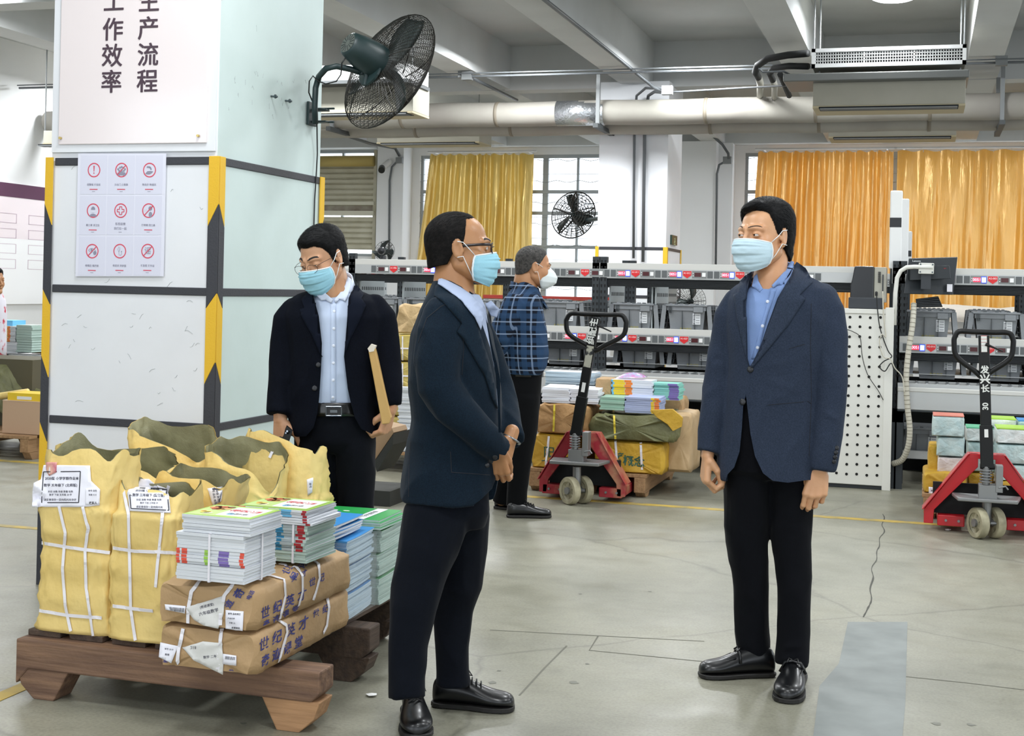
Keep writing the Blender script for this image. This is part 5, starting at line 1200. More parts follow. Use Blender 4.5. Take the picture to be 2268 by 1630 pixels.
Hr = frame(P(621, 927, d=dC-.05), RT*.7-FW*.6, RT*.65+FW*.6, -UP-RT*-.05, 1.12); Hl = frame(P(865, 908, d=dC-.06), -RT*.5-FW*.9, -RT*.8+FW*.3, -UP*.95-RT*.25, 1.02)
zC = lambda X, Y: np.interp(Y, [-.12, -.075, -.045, -.03, -.018, -.006, .004, .018, .03, .045, .06, .12], [-.07, -.06, -.045, -.01, .015, .02, -.022, -.008, .032, .058, .07, .068])
TCh = lambda X, Y, Z: .006+.010*np.clip((Z-.04)/.06, 0, 1)+.006*np.clip((Y-.04)/.05, 0, 1)
bC, _ = head(C_, MC, mat('skin_mid', 'CB9D7B', .45, spec=.4, bump=(160, .06), var=('BF8C6A', 9, .3, .7)), HB, zC, TCh, lambda p: Vector((-.9, .5 if p.y > 0 else -.3, -.5)), .0012, seed=5, maskm=MK, neck=nk, hands=[(hr, Hr), (hl, Hl)], inner=inn, hn=3200, hlen=.03)
g = MB(); Mg2 = mat('wire_frame', '3A3634', .3, .8)
for s in (1, -1):
    g.tube([MC @ Vector(p) for p in ((s*.06, .1, .004), (s*.07, .07, .008), (s*.08, .01, .008), (s*.083, -.012, 0))], .0009, Mg2, 6)
    g.tube([MC @ Vector((s*(.033+.026*math.cos(a)), .108-.006*math.cos(a)**2, -.006+.017*math.sin(a))) for a in np.linspace(0, 2*math.pi, 20)[:-1]], .0009, Mg2, 6, closed=True)
g.tube([MC @ Vector(p) for p in ((-.008, .108, 0), (0, .112, .003), (.008, .108, 0))], .0009, Mg2, 6); g.build('glasses', C_, smooth=True)
collar(C_, P(738, 634, d=dC+.01)+UP*.025, .074, .08, .12, mat('shirt_collar_white', 'CAD3E6', .7), .03, .032, 1.15, tilt=.5)
tNC = tree_of([bC, shC, jc])
drape([(770, 612), (778, 618), (776, 640), (765, 668), (752, 662), (744, 672), (740, 664), (752, 650), (764, 632)], tNC, .011, .003, 5, mat('shirt_collar_white', ''), relax=14).build('shirt_collar', C_, smooth=True)
drape([(700, 640), (708, 642), (722, 650), (738, 664), (733, 672), (722, 664), (712, 666), (702, 655)], tNC, .011, .003, 5, mat('shirt_collar_white', ''), relax=14).build('shirt_collar', C_, smooth=True)
for (hx, tx) in ((704, 698), (784, 792)):
    hp = P(hx, 1440, z=0); shoe(C_, Vector((P(hx, 1400, d=dC+.06).x, P(hx, 1400, d=dC+.06).y, 0)), Vector((P(tx, 1400, d=dC-.24).x, P(tx, 1400, d=dC-.24).y, 0)), .11, .1, SHm, SOm, laces=True)
ph = thing('mobile_phone', 'black mobile phone held in the hand of the man looking down', 'phone', P(636, 960, d=dC-.1))
pc = [P(x, y, d=dC-.07+dd) for x, y, dd in ((630, 937, 0), (648, 953, -.05), (638, 984, -.05), (617, 972, 0))]
MB().prism(pc, FW*.009, mat('phone_black', '0B0C0E', .2)).build('phone_body', ph, bevel=.002)
MB().cyl(P(636, 955, d=dC-.11), P(636, 955, d=dC-.1), .004, mat('phone_lens', '9AA0A8', .1, .5), 8).cyl(P(633, 959, d=dC-.108), P(633, 959, d=dC-.098), .003, mat('phone_lens', ''), 8).build('lens', ph)
ev = thing('envelope', 'thick manila envelope tucked under the arm of the man looking down', 'envelope', P(845, 900, d=dC-.12))
e_ = [P(x, y, d=dC-.13) for x, y in ((816, 778), (829, 768), (866, 925), (862, 938), (846, 940))]
MB().prism(e_, FW*.18, mat('manila', 'C09A5C', .6, bump=(20, .2))).build('envelope_body', ev, bevel=.003)
MB().prism([P(x, y, d=dC-.132) for x, y in ((814, 772), (822, 762), (832, 766), (828, 778), (818, 780))], FW*.15, mat('manila_inside', 'D8CFC0', .7)).build('paper', ev)
# ---- the man in the checked shirt
dD = 8.57
D_ = thing('person', 'man in blue checked shirt in profile, grey short hair, white cup mask, black trousers', 'person', P(1165, 1140, d=dD)); D_.location.z = 0
def plaid():
    m = mat('plaid_flannel', '14253F', .8, spec=.2, bump=(300, .2)); n = m.node_tree; L = n.links.new; b = n.nodes['Principled BSDF']; tc = n.nodes.new('ShaderNodeTexCoord'); sp = n.nodes.new('ShaderNodeSeparateXYZ'); L(tc.outputs['Object'], sp.inputs[0])
    def band(src, per, w, off=0):
        a = n.nodes.new('ShaderNodeMath'); a.operation = 'ADD'; a.inputs[1].default_value = 10+off; L(src, a.inputs[0])
        mo = n.nodes.new('ShaderNodeMath'); mo.operation = 'MODULO'; mo.inputs[1].default_value = per; L(a.outputs[0], mo.inputs[0])
        c = n.nodes.new('ShaderNodeMath'); c.operation = 'COMPARE'; c.inputs[1].default_value = per/2; c.inputs[2].default_value = w; L(mo.outputs[0], c.inputs[0]); return c.outputs[0]
    mx = n.nodes.new('ShaderNodeMath'); mx.operation = 'MULTIPLY_ADD'; mx.inputs[1].default_value = -.25; L(sp.outputs[1], mx.inputs[0]); L(sp.outputs[0], mx.inputs[2])
    def mix(f, a, c, k):
        x = n.nodes.new('ShaderNodeMix'); x.data_type = 'RGBA'; mm = n.nodes.new('ShaderNodeMath'); mm.operation = 'MULTIPLY'; mm.inputs[1].default_value = k; L(f, mm.inputs[0]); L(mm.outputs[0], x.inputs[0])
        if isinstance(a, str): x.inputs[6].default_value = lin(a)
        else: L(a, x.inputs[6])
        x.inputs[7].default_value = lin(c); return x.outputs[2]
    c = mix(band(mx.outputs[0], .075, .016, .02), '0C1524', '2A4668', .7); c = mix(band(sp.outputs[2], .075, .016, .02), c, '2A4668', .6)
    c = mix(band(mx.outputs[0], .075, .0038, .057), c, '8FA4C4', .5); c = mix(band(sp.outputs[2], .075, .0038, .057), c, '9DB0CC', .6); L(c, b.inputs['Base Color']); return m
MP = plaid(); TD = cloth_mat('trouser_black_d', '08090C', '060709', 500, .2)
m_ = MB(); trunk(m_, [(805, 1118, 1202, 0, .14), (860, 1116, 1198, 0, .15), (900, 1118, 1196, 0, .14)], dD)
l1 = MB(); limb(l1, [(1160, 880, -.06, 36), (1158, 950, -.06, 33), (1152, 1020, -.05, 27), (1145, 1080, -.04, 23), (1143, 1122, -.03, 23)], dD, open_end=True)
l2 = MB(); limb(l2, [(1152, 880, .08, 36), (1144, 950, .1, 32), (1128, 1020, .15, 27), (1116, 1080, .2, 22), (1110, 1112, .22, 21)], dD, open_end=True)
me = remesh([m_, l1, l2], .011, 3); wrinkle(me, .006, 8, (1, 1, .5), 51); mesh_obj(me, 'trousers', D_, TD)
m_ = MB(); trunk(m_, [(625, 1148, 1176, 0, .08), (638, 1136, 1192, 0, .13), (655, 1122, 1198, 0, .19), (680, 1112, 1203, 0, .21), (730, 1110, 1210, 0, .2), (780, 1112, 1214, 0, .19), (810, 1114, 1210, 0, .18), (828, 1122, 1200, 0, .16)], dD)
a1 = MB(); limb(a1, [(1138, 668, -.17, 24), (1122, 705, -.2, 27), (1106, 745, -.2, 26), (1098, 775, -.15, 24), (1090, 800, -.05, 22), (1084, 815, .02, 20)], dD)
a2 = MB(); limb(a2, [(1150, 668, .17, 24), (1130, 720, .2, 26), (1105, 775, .15, 23), (1088, 810, .05, 20)], dD)
me = remesh([m_, a1, a2], .009, 4); wrinkle(me, .009, 7, (1, 1, .7), 55); pj = mesh_obj(me, 'checked_shirt', D_, MP)
tD = tree_of([o for o in D_.children if o.name.startswith('trousers')])
MB().ring_loft([[P(1158, y, d=dD)+RT*(.118*math.cos(a))+FW*(.15*math.sin(a)) for a in np.linspace(0, 2*math.pi, 28)[:-1]] for y in (812, 832)], mat('belt_leather', '')).build('belt', D_, smooth=True)
MB().cbox(P(1198, 829, d=dD-.02), (.02, .05, .035), mat('buckle', '')).build('belt_buckle', D_)
MD = hframe(P(1184, 592, d=dD), R_(-101), R_(6), 0, 1.08)
nk = MB(); limb(nk, [(1168, 608, .0, 27, .9), (1164, 628, 0, 27, .95), (1163, 650, 0, 28, 1), (1163, 680, 0, 34, 1)], dD, 24, m=SK2)
inn = MB()
for st in ([(1150, 700, 0, 30), (1160, 850, 0, 30)], [(1138, 680, -.17, 14), (1102, 765, -.18, 13), (1086, 815, .0, 10), (1078, 822, .06, 10)], [(1150, 680, .17, 14), (1108, 770, .15, 12), (1088, 812, .08, 10)], [(1160, 900, -.06, 20), (1143, 1120, -.03, 12)], [(1152, 900, .08, 20), (1110, 1110, .22, 12)]): limb(inn, st, dD, 12, m=SK2)
hd = hand_sdf([(40, 50, 30)]*4, [(.3, .6, .9), (0, .5, 1), (0, .3, 1)])
zD = lambda X, Y: np.interp(Y, [-.12, -.075, -.045, -.03, -.018, -.006, .004, .02, .035, .05, .065, .08], [-.06, -.05, -.03, .0, .02, .025, .0, .03, .06, .078, .088, .12])
TDh = lambda X, Y, Z: .005+.004*np.clip((Z-.04)/.06, 0, 1)
head(D_, MD, mat('skin_ruddy', 'C08E68', .45, spec=.4, var=('B07C58', 9, .3, .7)), HD, zD, TDh, lambda p: Vector((0, .6, -.5)), .004, seed=8, maskm=MKw, n95=True, neck=nk, hands=[(hd, frame(P(1080, 822, d=dD+.06), UP, -FW, -RT-UP*.3, 1)), (hd, frame(P(1088, 818, d=dD+.1), UP, -FW, -RT-UP*.5, 1))], inner=inn, fat=.006, hn=1600, hlen=.012, grid=.0035, lift=.0015)
cm = MB(); c_ = P(1166, 648, d=dD)
collar(D_, c_+UP*.03, .085, .095, R_(-101), MP, .04, .075, .25, name='flannel_collar', tilt=.4, thick=.004)
hp = P(1127, 1140, z=0); shoe(D_, P(1122, 1146, z=0), P(1221, 1146, z=0), .105, .085, SHm, SOm, laces=True)
q = P(1104, 1138, z=0); shoe(D_, Vector((q.x-.09, q.y+.2, 0)), Vector((q.x+.18, q.y+.16, 0)), .105, .085, SHm, SOm, laces=True)
# ================================================================ the front pallet and everything stacked on it
M_wood = mat('old_wood', '8A6B54', .75, bump=[(6, .4, (1, 12, 12), .01), (60, .2)], var=('5E4639', 3, .3, .7, (1, 14, 14))); M_woodl = mat('fresh_wood', 'B98E66', .7, bump=(8, .3, (1, 10, 10), .01), var=('96704E', 4, .3, .7, (1, 12, 12)))
M_woodd = mat('dark_wood', '574639', .8, bump=(8, .4, (12, 1, 12), .01), var=('3C3029', 3, .3, .7, (12, 1, 12)))
def skid(t, x0, x1, y0, y1, z0, zt, foot, m, mf, name='skid'):
    """a beam along x on two cut-away feet"""
    ch = (zt-z0)*.9; mb = MB()
    mb.prism([(x0, y0, zt), (x0, y0, z0+foot*.45), (x0+.05, y0, z0+foot), (x1-.03, y0, z0+foot), (x1, y0, z0+foot*1.3), (x1, y0, zt)][::1], (0, y1-y0, 0), m)
    o = mb.build(name, t, bevel=.006)
    for s, a in ((1, x0), (-1, x1)):
        b = MB().prism([(a+s*.0, y0+.004, z0+foot+.002), (a+s*.02, y0+.004, z0+foot*.45), (a+s*.07, y0+.004, z0), (a+s*.15, y0+.004, z0), (a+s*.205, y0+.004, z0+foot+.002)], (0, y1-y0-.008, 0), mf if s < 0 else m); b.build('foot', o, bevel=.004)
    return o
pal = thing('wooden_pallet', 'old worn wooden pallet in front holding yellow sacks, brown parcels and books', 'pallet', (-2.45, 4.5, 0))
ya = 3.98
skid(pal, -2.93, -1.80, ya-.05, ya+.06, 0, .2, .1, M_wood, M_woodl)
skid(pal, -2.93, P(874, 1380, Y=5.05).x, 5.02, 5.13, 0, .2, .09, M_woodd, M_woodd)
skid(pal, -2.93, -1.87, 4.5, 4.6, 0, .2, .09, M_woodd, M_woodd)
for i in range(6):
    x = -2.92+i*.165; MB().box((x, ya-.0, .2), (x+.13, 5.13, .222), M_woodd).build('deck_board', pal, bevel=.004)
nl = MB()
for x in (-2.02, -1.98): nl.tube([(x, ya, .2), (x+.004, ya+.004, .222), (x+.02, ya+.012, .212)], .002, mat('rust_nail', '5A463A', .7), 5)
nl.build('nail', pal)
ZD = .222
# ---- yellow sacks
M_kraft = mat('yellow_kraft', 'EBD189', .55, spec=.35, bump=[(7, .6, (1, 1, .6), .03), (35, .2, None, .01)], var=('DFC174', 5, .3, .7)); M_wov = mat('woven_olive', 'A39F7C', .42, spec=.6, bump=[(260, .5, None, .002), (12, .4, None, .02)], var=('7E7B5C', 7, .35, .65))
M_strap2 = mat('white_strap', 'E9E6EC', .4); M_lbl = mat('label_paper', 'ECEBF4', .6, bump=(9, .3)); M_txt = mat('label_ink', '4A4A58', .7); M_txtd = mat('label_ink_dark', '23232E', .7)
def sack(label, cx, cy, wx, wy, zt, pinch, top, seed, lean=(0, 0), flare=.0, dips=(), inner=True, rz=0, z0=ZD, m=None):
    t = thing('kraft_sack', label, 'sack', (cx, cy, z0)); rnd = random.Random(seed); n = 64; rings = []; ctr = Matrix.Rotation(rz, 3, 'Z'); H = zt-z0; NZ = 46
    outer = []
    for k in range(NZ+1):
        z = z0+H*k/NZ; v = k/NZ; r = []
        pf = 1
        for (pz, pd) in pinch: pf -= pd*math.exp(-((z-pz)/.028)**2)
        bulge = 1+.02*math.sin(v*9+seed)
        fl = 1+flare*max(0, v-.72)/.28 if z > top else 1
        for j in range(n):
            th = 2*math.pi*j/n+math.pi/4; c, s = math.cos(th), math.sin(th); ex = 5.5 if z < top else 3.2
            u = math.copysign(abs(c)**(2/ex), c)*wx/2*pf*bulge*fl; w = math.copysign(abs(s)**(2/ex), s)*wy/2*pf*bulge*(1 if z < top else 1-.35*(z-top)/(zt-top+.001))
            q = .010*noise.noise(Vector((c*2, s*2, z*7+seed)))+.032*((1-abs(noise.noise(Vector((c*3+seed, s*3, z*9)))))**6-.3)+.018*((1-abs(noise.noise(Vector((c*6+seed, s*6, z*5+c*3)))))**8-.25)+(.035*noise.noise(Vector((c*2.3, s*2.3, z*3+seed)))*(z-top)/(zt-top) if z > top else 0)
            zz = z
            if k == NZ or z > top:
                e = (z-top)/(zt-top); zz = z+e*(.045*noise.noise(Vector((c*1.7+seed, s*1.7, 0)))-.0)
                for (da, dw, dh) in dips:
                    a = (th-math.pi/4-da+math.pi) % (2*math.pi)-math.pi; zz -= e*dh*math.exp(-(a/dw)**2)
            p = ctr @ Vector((u*(1+q/.15*.3)+lean[0]*v*v, w*(1+q/.15*.3)+lean[1]*v*v, 0)); r.append(Vector((cx+p.x, cy+p.y, zz)))
        rings.append(r)
    mb = MB(); vs = [p for r in rings for p in r]; fs = [(k*n+j, k*n+(j+1) % n, (k+1)*n+(j+1) % n, (k+1)*n+j) for k in range(NZ) for j in range(n)]+[tuple(range(n))[::-1]]
    mb.add(vs, fs, m or M_kraft)
    o = mb.build('sack_body', t, smooth=True, fix=False)
    kt = next(k for k in range(NZ+1) if z0+H*k/NZ > top)
    ib = MB(); C0 = Vector((cx, cy, 0)); ri = [[p+((Vector((cx+lean[0]*.6, cy+lean[1]*.6, p.z))-p).normalized())*.004 for p in rings[k]] for k in range(kt, NZ+1)]
    fs = [(k*n+j, (k+1)*n+j, (k+1)*n+(j+1) % n, k*n+(j+1) % n) for k in range(len(ri)-1) for j in range(n)]
    ib.add([p for r in ri for p in r], fs+[tuple(range(n))], M_wov); ib.build('lining', t, smooth=True, fix=False)
    return t, o, rings
def strap_on(t, o, pts, w=.012, m=None, name='strap', off=.003):
    tr = tree_of(o); q = []
    for (a, b) in zip(pts, pts[1:]):
        a = Vector(a); b = Vector(b); k = max(2, int((b-a).length/6)); q += [a+(b-a)*i/k for i in range(k)]
    q.append(Vector(pts[-1])); hp = []
    for i, p in enumerate(q):
        h = tr.ray_cast(CAM, ray(p.x, p.y).normalized())
        if h[0] is not None: hp.append((h[0], h[1] if h[1].dot(FW) < 0 else -h[1], p))
    if len(hp) < 3: return
    mb = MB(); vs = []
    for i, (p, nn, px) in enumerate(hp):
        tt = (hp[min(i+1, len(hp)-1)][0]-hp[max(i-1, 0)][0]).normalized(); s = tt.cross(nn).normalized()*w/2
        vs += [p+nn*off-s, p+nn*(off+.0018)-s, p+nn*(off+.0018)+s, p+nn*off+s]
    fs = [(4*i+a, 4*i+(a+1) % 4, 4*i+4+(a+1) % 4, 4*i+4+a) for i in range(len(hp)-1) for a in range(4)]
    mb.add(vs, fs, m or M_strap2); mb.build(name, t, smooth=False)
def paper(t, o, poly, rows=None, m=None, name='label', frame_=None, off=.004, barcode=None, wave=.004):
    tr = tree_of(o); ob = drape(poly, tr, off, .0012, 7, m or M_lbl, wave=wave).build(name, t, smooth=True)
    tr2 = tree_of(ob); mb = MB()
    def stick(pts2, fs, mm):
        vs = []; ok = True
        for x, y in pts2:
            h = tr2.ray_cast(CAM, ray(x, y).normalized())
            if h[0] is None: h = tr2.find_nearest(P(x, y, d=4.2))
            vs.append(h[0]-ray(x, y).normalized()*.0012)
        mb.add(vs, fs, mm)
    if frame_:
        f = frame_
        for (a, b) in zip(f, f[1:]+f[:1]):
            a = Vector(a); b = Vector(b); d = (b-a); nn = Vector((-d.y, d.x)).normalized()*1.0; k = max(2, int(d.length/12)); pt = []
            for i in range(k+1): q = a+d*i/k; pt += [(q.x+nn.x, q.y+nn.y), (q.x-nn.x, q.y-nn.y)]
            stick(pt, [(2*i, 2*i+1, 2*i+3, 2*i+2) for i in range(k)], M_txtd)
    for r in (rows or []):
        s, x, y, sz, ang = r[:5]; mm = r[5] if len(r) > 5 else M_txt; vs, fs = glyphs(s, r[6] if len(r) > 6 else .01, 2); c, sn = math.cos(ang), math.sin(ang)
        sy = r[7] if len(r) > 7 else 1
        stick([(x+sz*(v.x*c+v.y*sy*sn), y+sz*(v.x*sn-v.y*sy*c)) for v in vs], fs, mm)
    if barcode:
        x, y, w, h, ang = barcode; rnd = random.Random(int(x)); c, sn = math.cos(ang), math.sin(ang); u = 0
        while u < w:
            b = rnd.choice((1, 1.6, 2.4)); q = [(u, 0), (u+b*.55, 0), (u+b*.55, h), (u, h)]; stick([(x+a*c-bb*sn, y+a*sn+bb*c) for a, bb in q], [(0, 1, 2, 3)], M_txtd); u += b*1.2
    if mb.v: mb.build('print', ob, fix=False)
    return ob
# sack 1 (far left)
k1 = 3.99
x0, x1 = P(74, 1380, Y=k1).x, P(238, 1400, Y=k1).x
s1, o1, rg = sack('tall yellow sack at the far left of the pallet, big white labels near top', (x0+x1)/2+.004, k1+.11, (x1-x0)*1.02, .24, P(150, 1020, Y=k1).z+.02, [(P(150, 1210, Y=k1).z, .05), (P(150, 1290, Y=k1).z, .03), (P(150, 1362, Y=k1).z, .03)], P(150, 1120, Y=k1).z, 1, flare=.10, dips=((math.pi/2, .8, -.03),))
for a in ([(132, 1120), (146, 1180), (140, 1260), (146, 1340), (158, 1398)], [(184, 1120), (196, 1170), (190, 1220), (192, 1300), (208, 1408)], [(82, 1200), (120, 1206), (180, 1216), (243, 1224)], [(78, 1350), (150, 1362), (226, 1368)]): strap_on(s1, o1, a, .011)
paper(s1, o1, [(98, 1030), (200, 1031), (202, 1065), (222, 1084), (221, 1119), (190, 1123), (72, 1123), (76, 1070), (92, 1062)], [('2020版 小学学期作业本', 137, 1060, 7.3, .0, M_txt, .02), ('数学 五年级下 (北师版)', 134, 1075, 7.3, 0, M_txt, .02), ('科目 册数 年级 数量 包数', 134, 1089, 5, 0), ('数学 下册 五年级 20 件', 134, 1096, 5, 0), ('请妥善保存一定向阳光处存放', 133, 1107, 5.6, 0)], frame_=[(96, 1045), (178, 1044), (174, 1113), (92, 1113)])
paper(s1, o1, [(190, 1082), (216, 1082), (222, 1100), (220, 1118), (190, 1118)], [('单号 品名', 205, 1087, 4.5, 0), ('数量 0218', 205, 1096, 4, 0), ('收货人', 206, 1114, 6, 0, M_txtd, .03)], off=.007)
paper(s1, o1, [(104, 1024), (128, 1024), (126, 1046), (110, 1054), (104, 1040)], m=mat('pink_stain', 'E2B49E', .7, var=('C2697A', 25, .35, .6)), name='torn_slip', off=.007)
# sack 2
x0, x1 = P(234, 1400, Y=k1).x, P(352, 1420, Y=k1).x; x1 += .07
s2, o2, rg = sack('yellow paper sack second from the left on the pallet, bordered torn label', (x0+x1)/2, k1+.1, (x1-x0), .24, P(310, 1085, Y=k1).z, [(P(300, 1222, Y=k1).z, .06), (P(300, 1290, Y=k1).z, .03), (P(300, 1345, Y=k1).z, .04)], P(300, 1140, Y=k1).z, 4, flare=-.02, dips=((-math.pi/2, .5, .02),))
for a in ([(281, 1052), (276, 1090), (286, 1140), (288, 1220), (291, 1350), (302, 1425)], [(384, 1050), (362, 1110), (358, 1180), (350, 1250), (346, 1300)], [(252, 1213), (300, 1220), (390, 1224)], [(240, 1340), (300, 1348), (340, 1352)]): strap_on(s2, o2, a, .011)
paper(s2, o2, [(282, 1084), (296, 1080), (312, 1060), (330, 1060), (344, 1072), (372, 1082), (378, 1137), (288, 1132)], [('2020版 小学学期', 326, 1086, 7.2, .02, M_txt, .02), ('数学 三年级下 (冀教版)', 329, 1097, 7, .02, M_txt, .02), ('科目 册数 年级 数量 包数', 330, 1107, 5, 0), ('数学 下册 三年级 20', 330, 1114, 4.5, 0), ('请妥善保存一定向阳光处', 331, 1123, 5.4, .02)], frame_=[(286, 1080), (370, 1082), (374, 1130), (290, 1126)])
# back row sacks
k2 = 4.3
s3, o3, rg = sack('open yellow sack in the middle of the pallet with teal books inside', P(390, 1150, Y=k2).x, k2+.08, .34, .26, P(470, 1062, Y=k2).z, [], P(450, 1200, Y=k2).z, 9, flare=.05, lean=(.05, 0), dips=((math.pi*.8, .6, .08), (math.pi/2, .7, -.02)))
paper(s3, o3, [(460, 1082), (494, 1077), (490, 1110), (472, 1120)], [('单号 品名 规格', 474, 1098, 6, 1.4), ('一年级 数学 18', 482, 1098, 6, 1.4)], off=.006)
k3 = 4.62
s4, o4, rg = sack('olive lined open sack behind, its mouth gaping above the first two', P(262, 1050, Y=k3).x, k3, .5, .28, P(350, 1000, Y=k3).z, [], P(300, 1080, Y=k3).z, 14, flare=.04, dips=((-math.pi/2, .8, .09), (math.pi/2, .9, -.02)))
s5, o5, rg = sack('rearmost open sack with the tallest olive lined mouth, near the pillar corner', P(370, 1000, Y=4.86).x, 4.9, .34, .22, P(370, 962, Y=4.86).z+.02, [], P(370, 1060, Y=4.86).z, 22, flare=.12, dips=((-math.pi/2, .8, .12), (math.pi/2, .9, -.02)))
s6, o6, rg = sack('open sack, silvery olive lining facing the camera, right of the middle one', P(540, 1060, Y=4.72).x, 4.74, .3, .26, P(530, 1000, Y=4.72).z+.02, [], P(540, 1120, Y=4.72).z, 27, flare=.1, dips=((-math.pi/2, .9, .16), (math.pi/2, .8, -.02)))
s7, o7, rg = sack('crumpled yellow sack at the back right of the pallet with curled top', P(625, 1060, Y=4.86).x, 4.9, .34, .2, P(610, 985, Y=4.86).z, [], P(600, 1090, Y=4.86).z, 33, flare=-.04, dips=((0, .8, .06), (math.pi, .8, -.05)))
paper(s7, o7, [(680, 1062), (692, 1058), (692, 1090), (682, 1098)], [('单号', 687, 1075, 6, 1.5)], off=.006)
strap_on(s7, o7, [(548, 985), (546, 1004)], .012); strap_on(s7, o7, [(608, 992), (598, 1014)], .012)
# teal books lying in the middle sack
M_teal = mat('teal_cover', '2FA09A', .4); M_page = mat('page_edges', 'E2E4E8', .7, bump=(300, .3, (.02, .02, 1), .002), var=('C9CED4', 300, .35, .65, (.01, .01, 1)))
M_pg2 = mat('page_green', 'BFD0C8', .7, bump=(300, .3, (.02, .02, 1), .002), var=('9FB8AE', 260, .35, .65, (.01, .01, 1)))
bk_n = 0
def book_mesh(w, l, h, cover, page, seed=0, spine=None, curl=.0, bands=(), topart=None, nx=7):
    """a paperback lying flat: spine on the -y side, length along x, w along y; returns cover MB and page MB"""
    cv = MB(); pg = MB(); e = .0007; rnd = random.Random(seed)
    zf = lambda x, y: curl*((y/w)**2)+curl*.3*math.sin(x*20+seed)*0
    def sheet(mb, z0, z1, m, y0, y1, x0, x1, n=6):
        vs = []; 
        for i in range(n+1):
            y = y0+(y1-y0)*i/n
            for x in (x0, x1): vs += [(x, y, z0+zf(x, y)), (x, y, z1+zf(x, y))]
        fs = []
        for i in range(n):
            a = 4*i; b = a+4; fs += [(a, b, b+2, a+2), (a+1, a+3, b+3, b+1), (a, a+1, b+1, b), (a+2, b+2, b+3, a+3)]
        fs += [(0, 2, 3, 1), (4*n, 4*n+1, 4*n+3, 4*n+2)]; mb.add(vs, fs, m)
    sheet(cv, h-e, h, cover, 0, w, 0, l); sheet(cv, 0, e, page, 0, w, 0, l)
    cv.box((0, -.0006, 0), (l, .0006, h), spine or page)
    for (a, b, m) in bands: cv.box((l*a, -.0012, .0004), (l*b, -.0005, h-.0004), m)
    sheet(pg, e, h-e, page, .0008, w-.0025, .001, l-.001)
    return cv, pg
def make_book(label, group, M_, w, l, h, cover, page, parts=True, **k):
    cv, pg = book_mesh(w, l, h, cover, page, **k); loc = M_.to_translation()
    if parts:
        t = thing('book', label, 'book', loc, group=group); R3 = M_.to_3x3().to_4x4()
        a = MB().join(cv, R3); a.build('cover', t, world=False); a = MB().join(pg, R3); a.build('pages', t, world=False); return t
    a = MB().join(cv, M_.to_3x3().to_4x4()); a.join(pg, M_.to_3x3().to_4x4()); o = a.build('book', world=False); o.location = loc; return tag(o, label, 'book', group)
def stack(label, group, corner, dx, dy, z0, n, h, cover, page, w, l, seed, jit=.003, topcover=None, spine=None, bands=(), bandrange=None, curl=0, rot=.02, toplabel=None, parts=False):
    """corner: front left corner on the ground plan, dx: unit vector along the spine, dy: away from the spine"""
    rnd = random.Random(seed); z = z0; out = []
    for i in range(n):
        a = rnd.gauss(0, rot); d1 = (dx*math.cos(a)+dy*math.sin(a)); d2 = (dy*math.cos(a)-dx*math.sin(a))
        c = corner+dx*rnd.gauss(0, jit)+dy*rnd.gauss(0, jit); last = i == n-1
        M_ = Matrix(((d1.x, d2.x, 0, c.x), (d1.y, d2.y, 0, c.y), (0, 0, 1, z), (0, 0, 0, 1))); b = bands if (bandrange is None or bandrange[0] <= i < bandrange[1]) else ()
        o = make_book(toplabel if (last and toplabel) else label, None if (last and toplabel) else group, M_, w, l, h*rnd.uniform(.92, 1.05), (topcover if last and topcover else cover), page, seed=i, spine=spine, bands=b, curl=curl, parts=parts or last)
        out.append(o); z += h*1.03+.0002
    return out, z
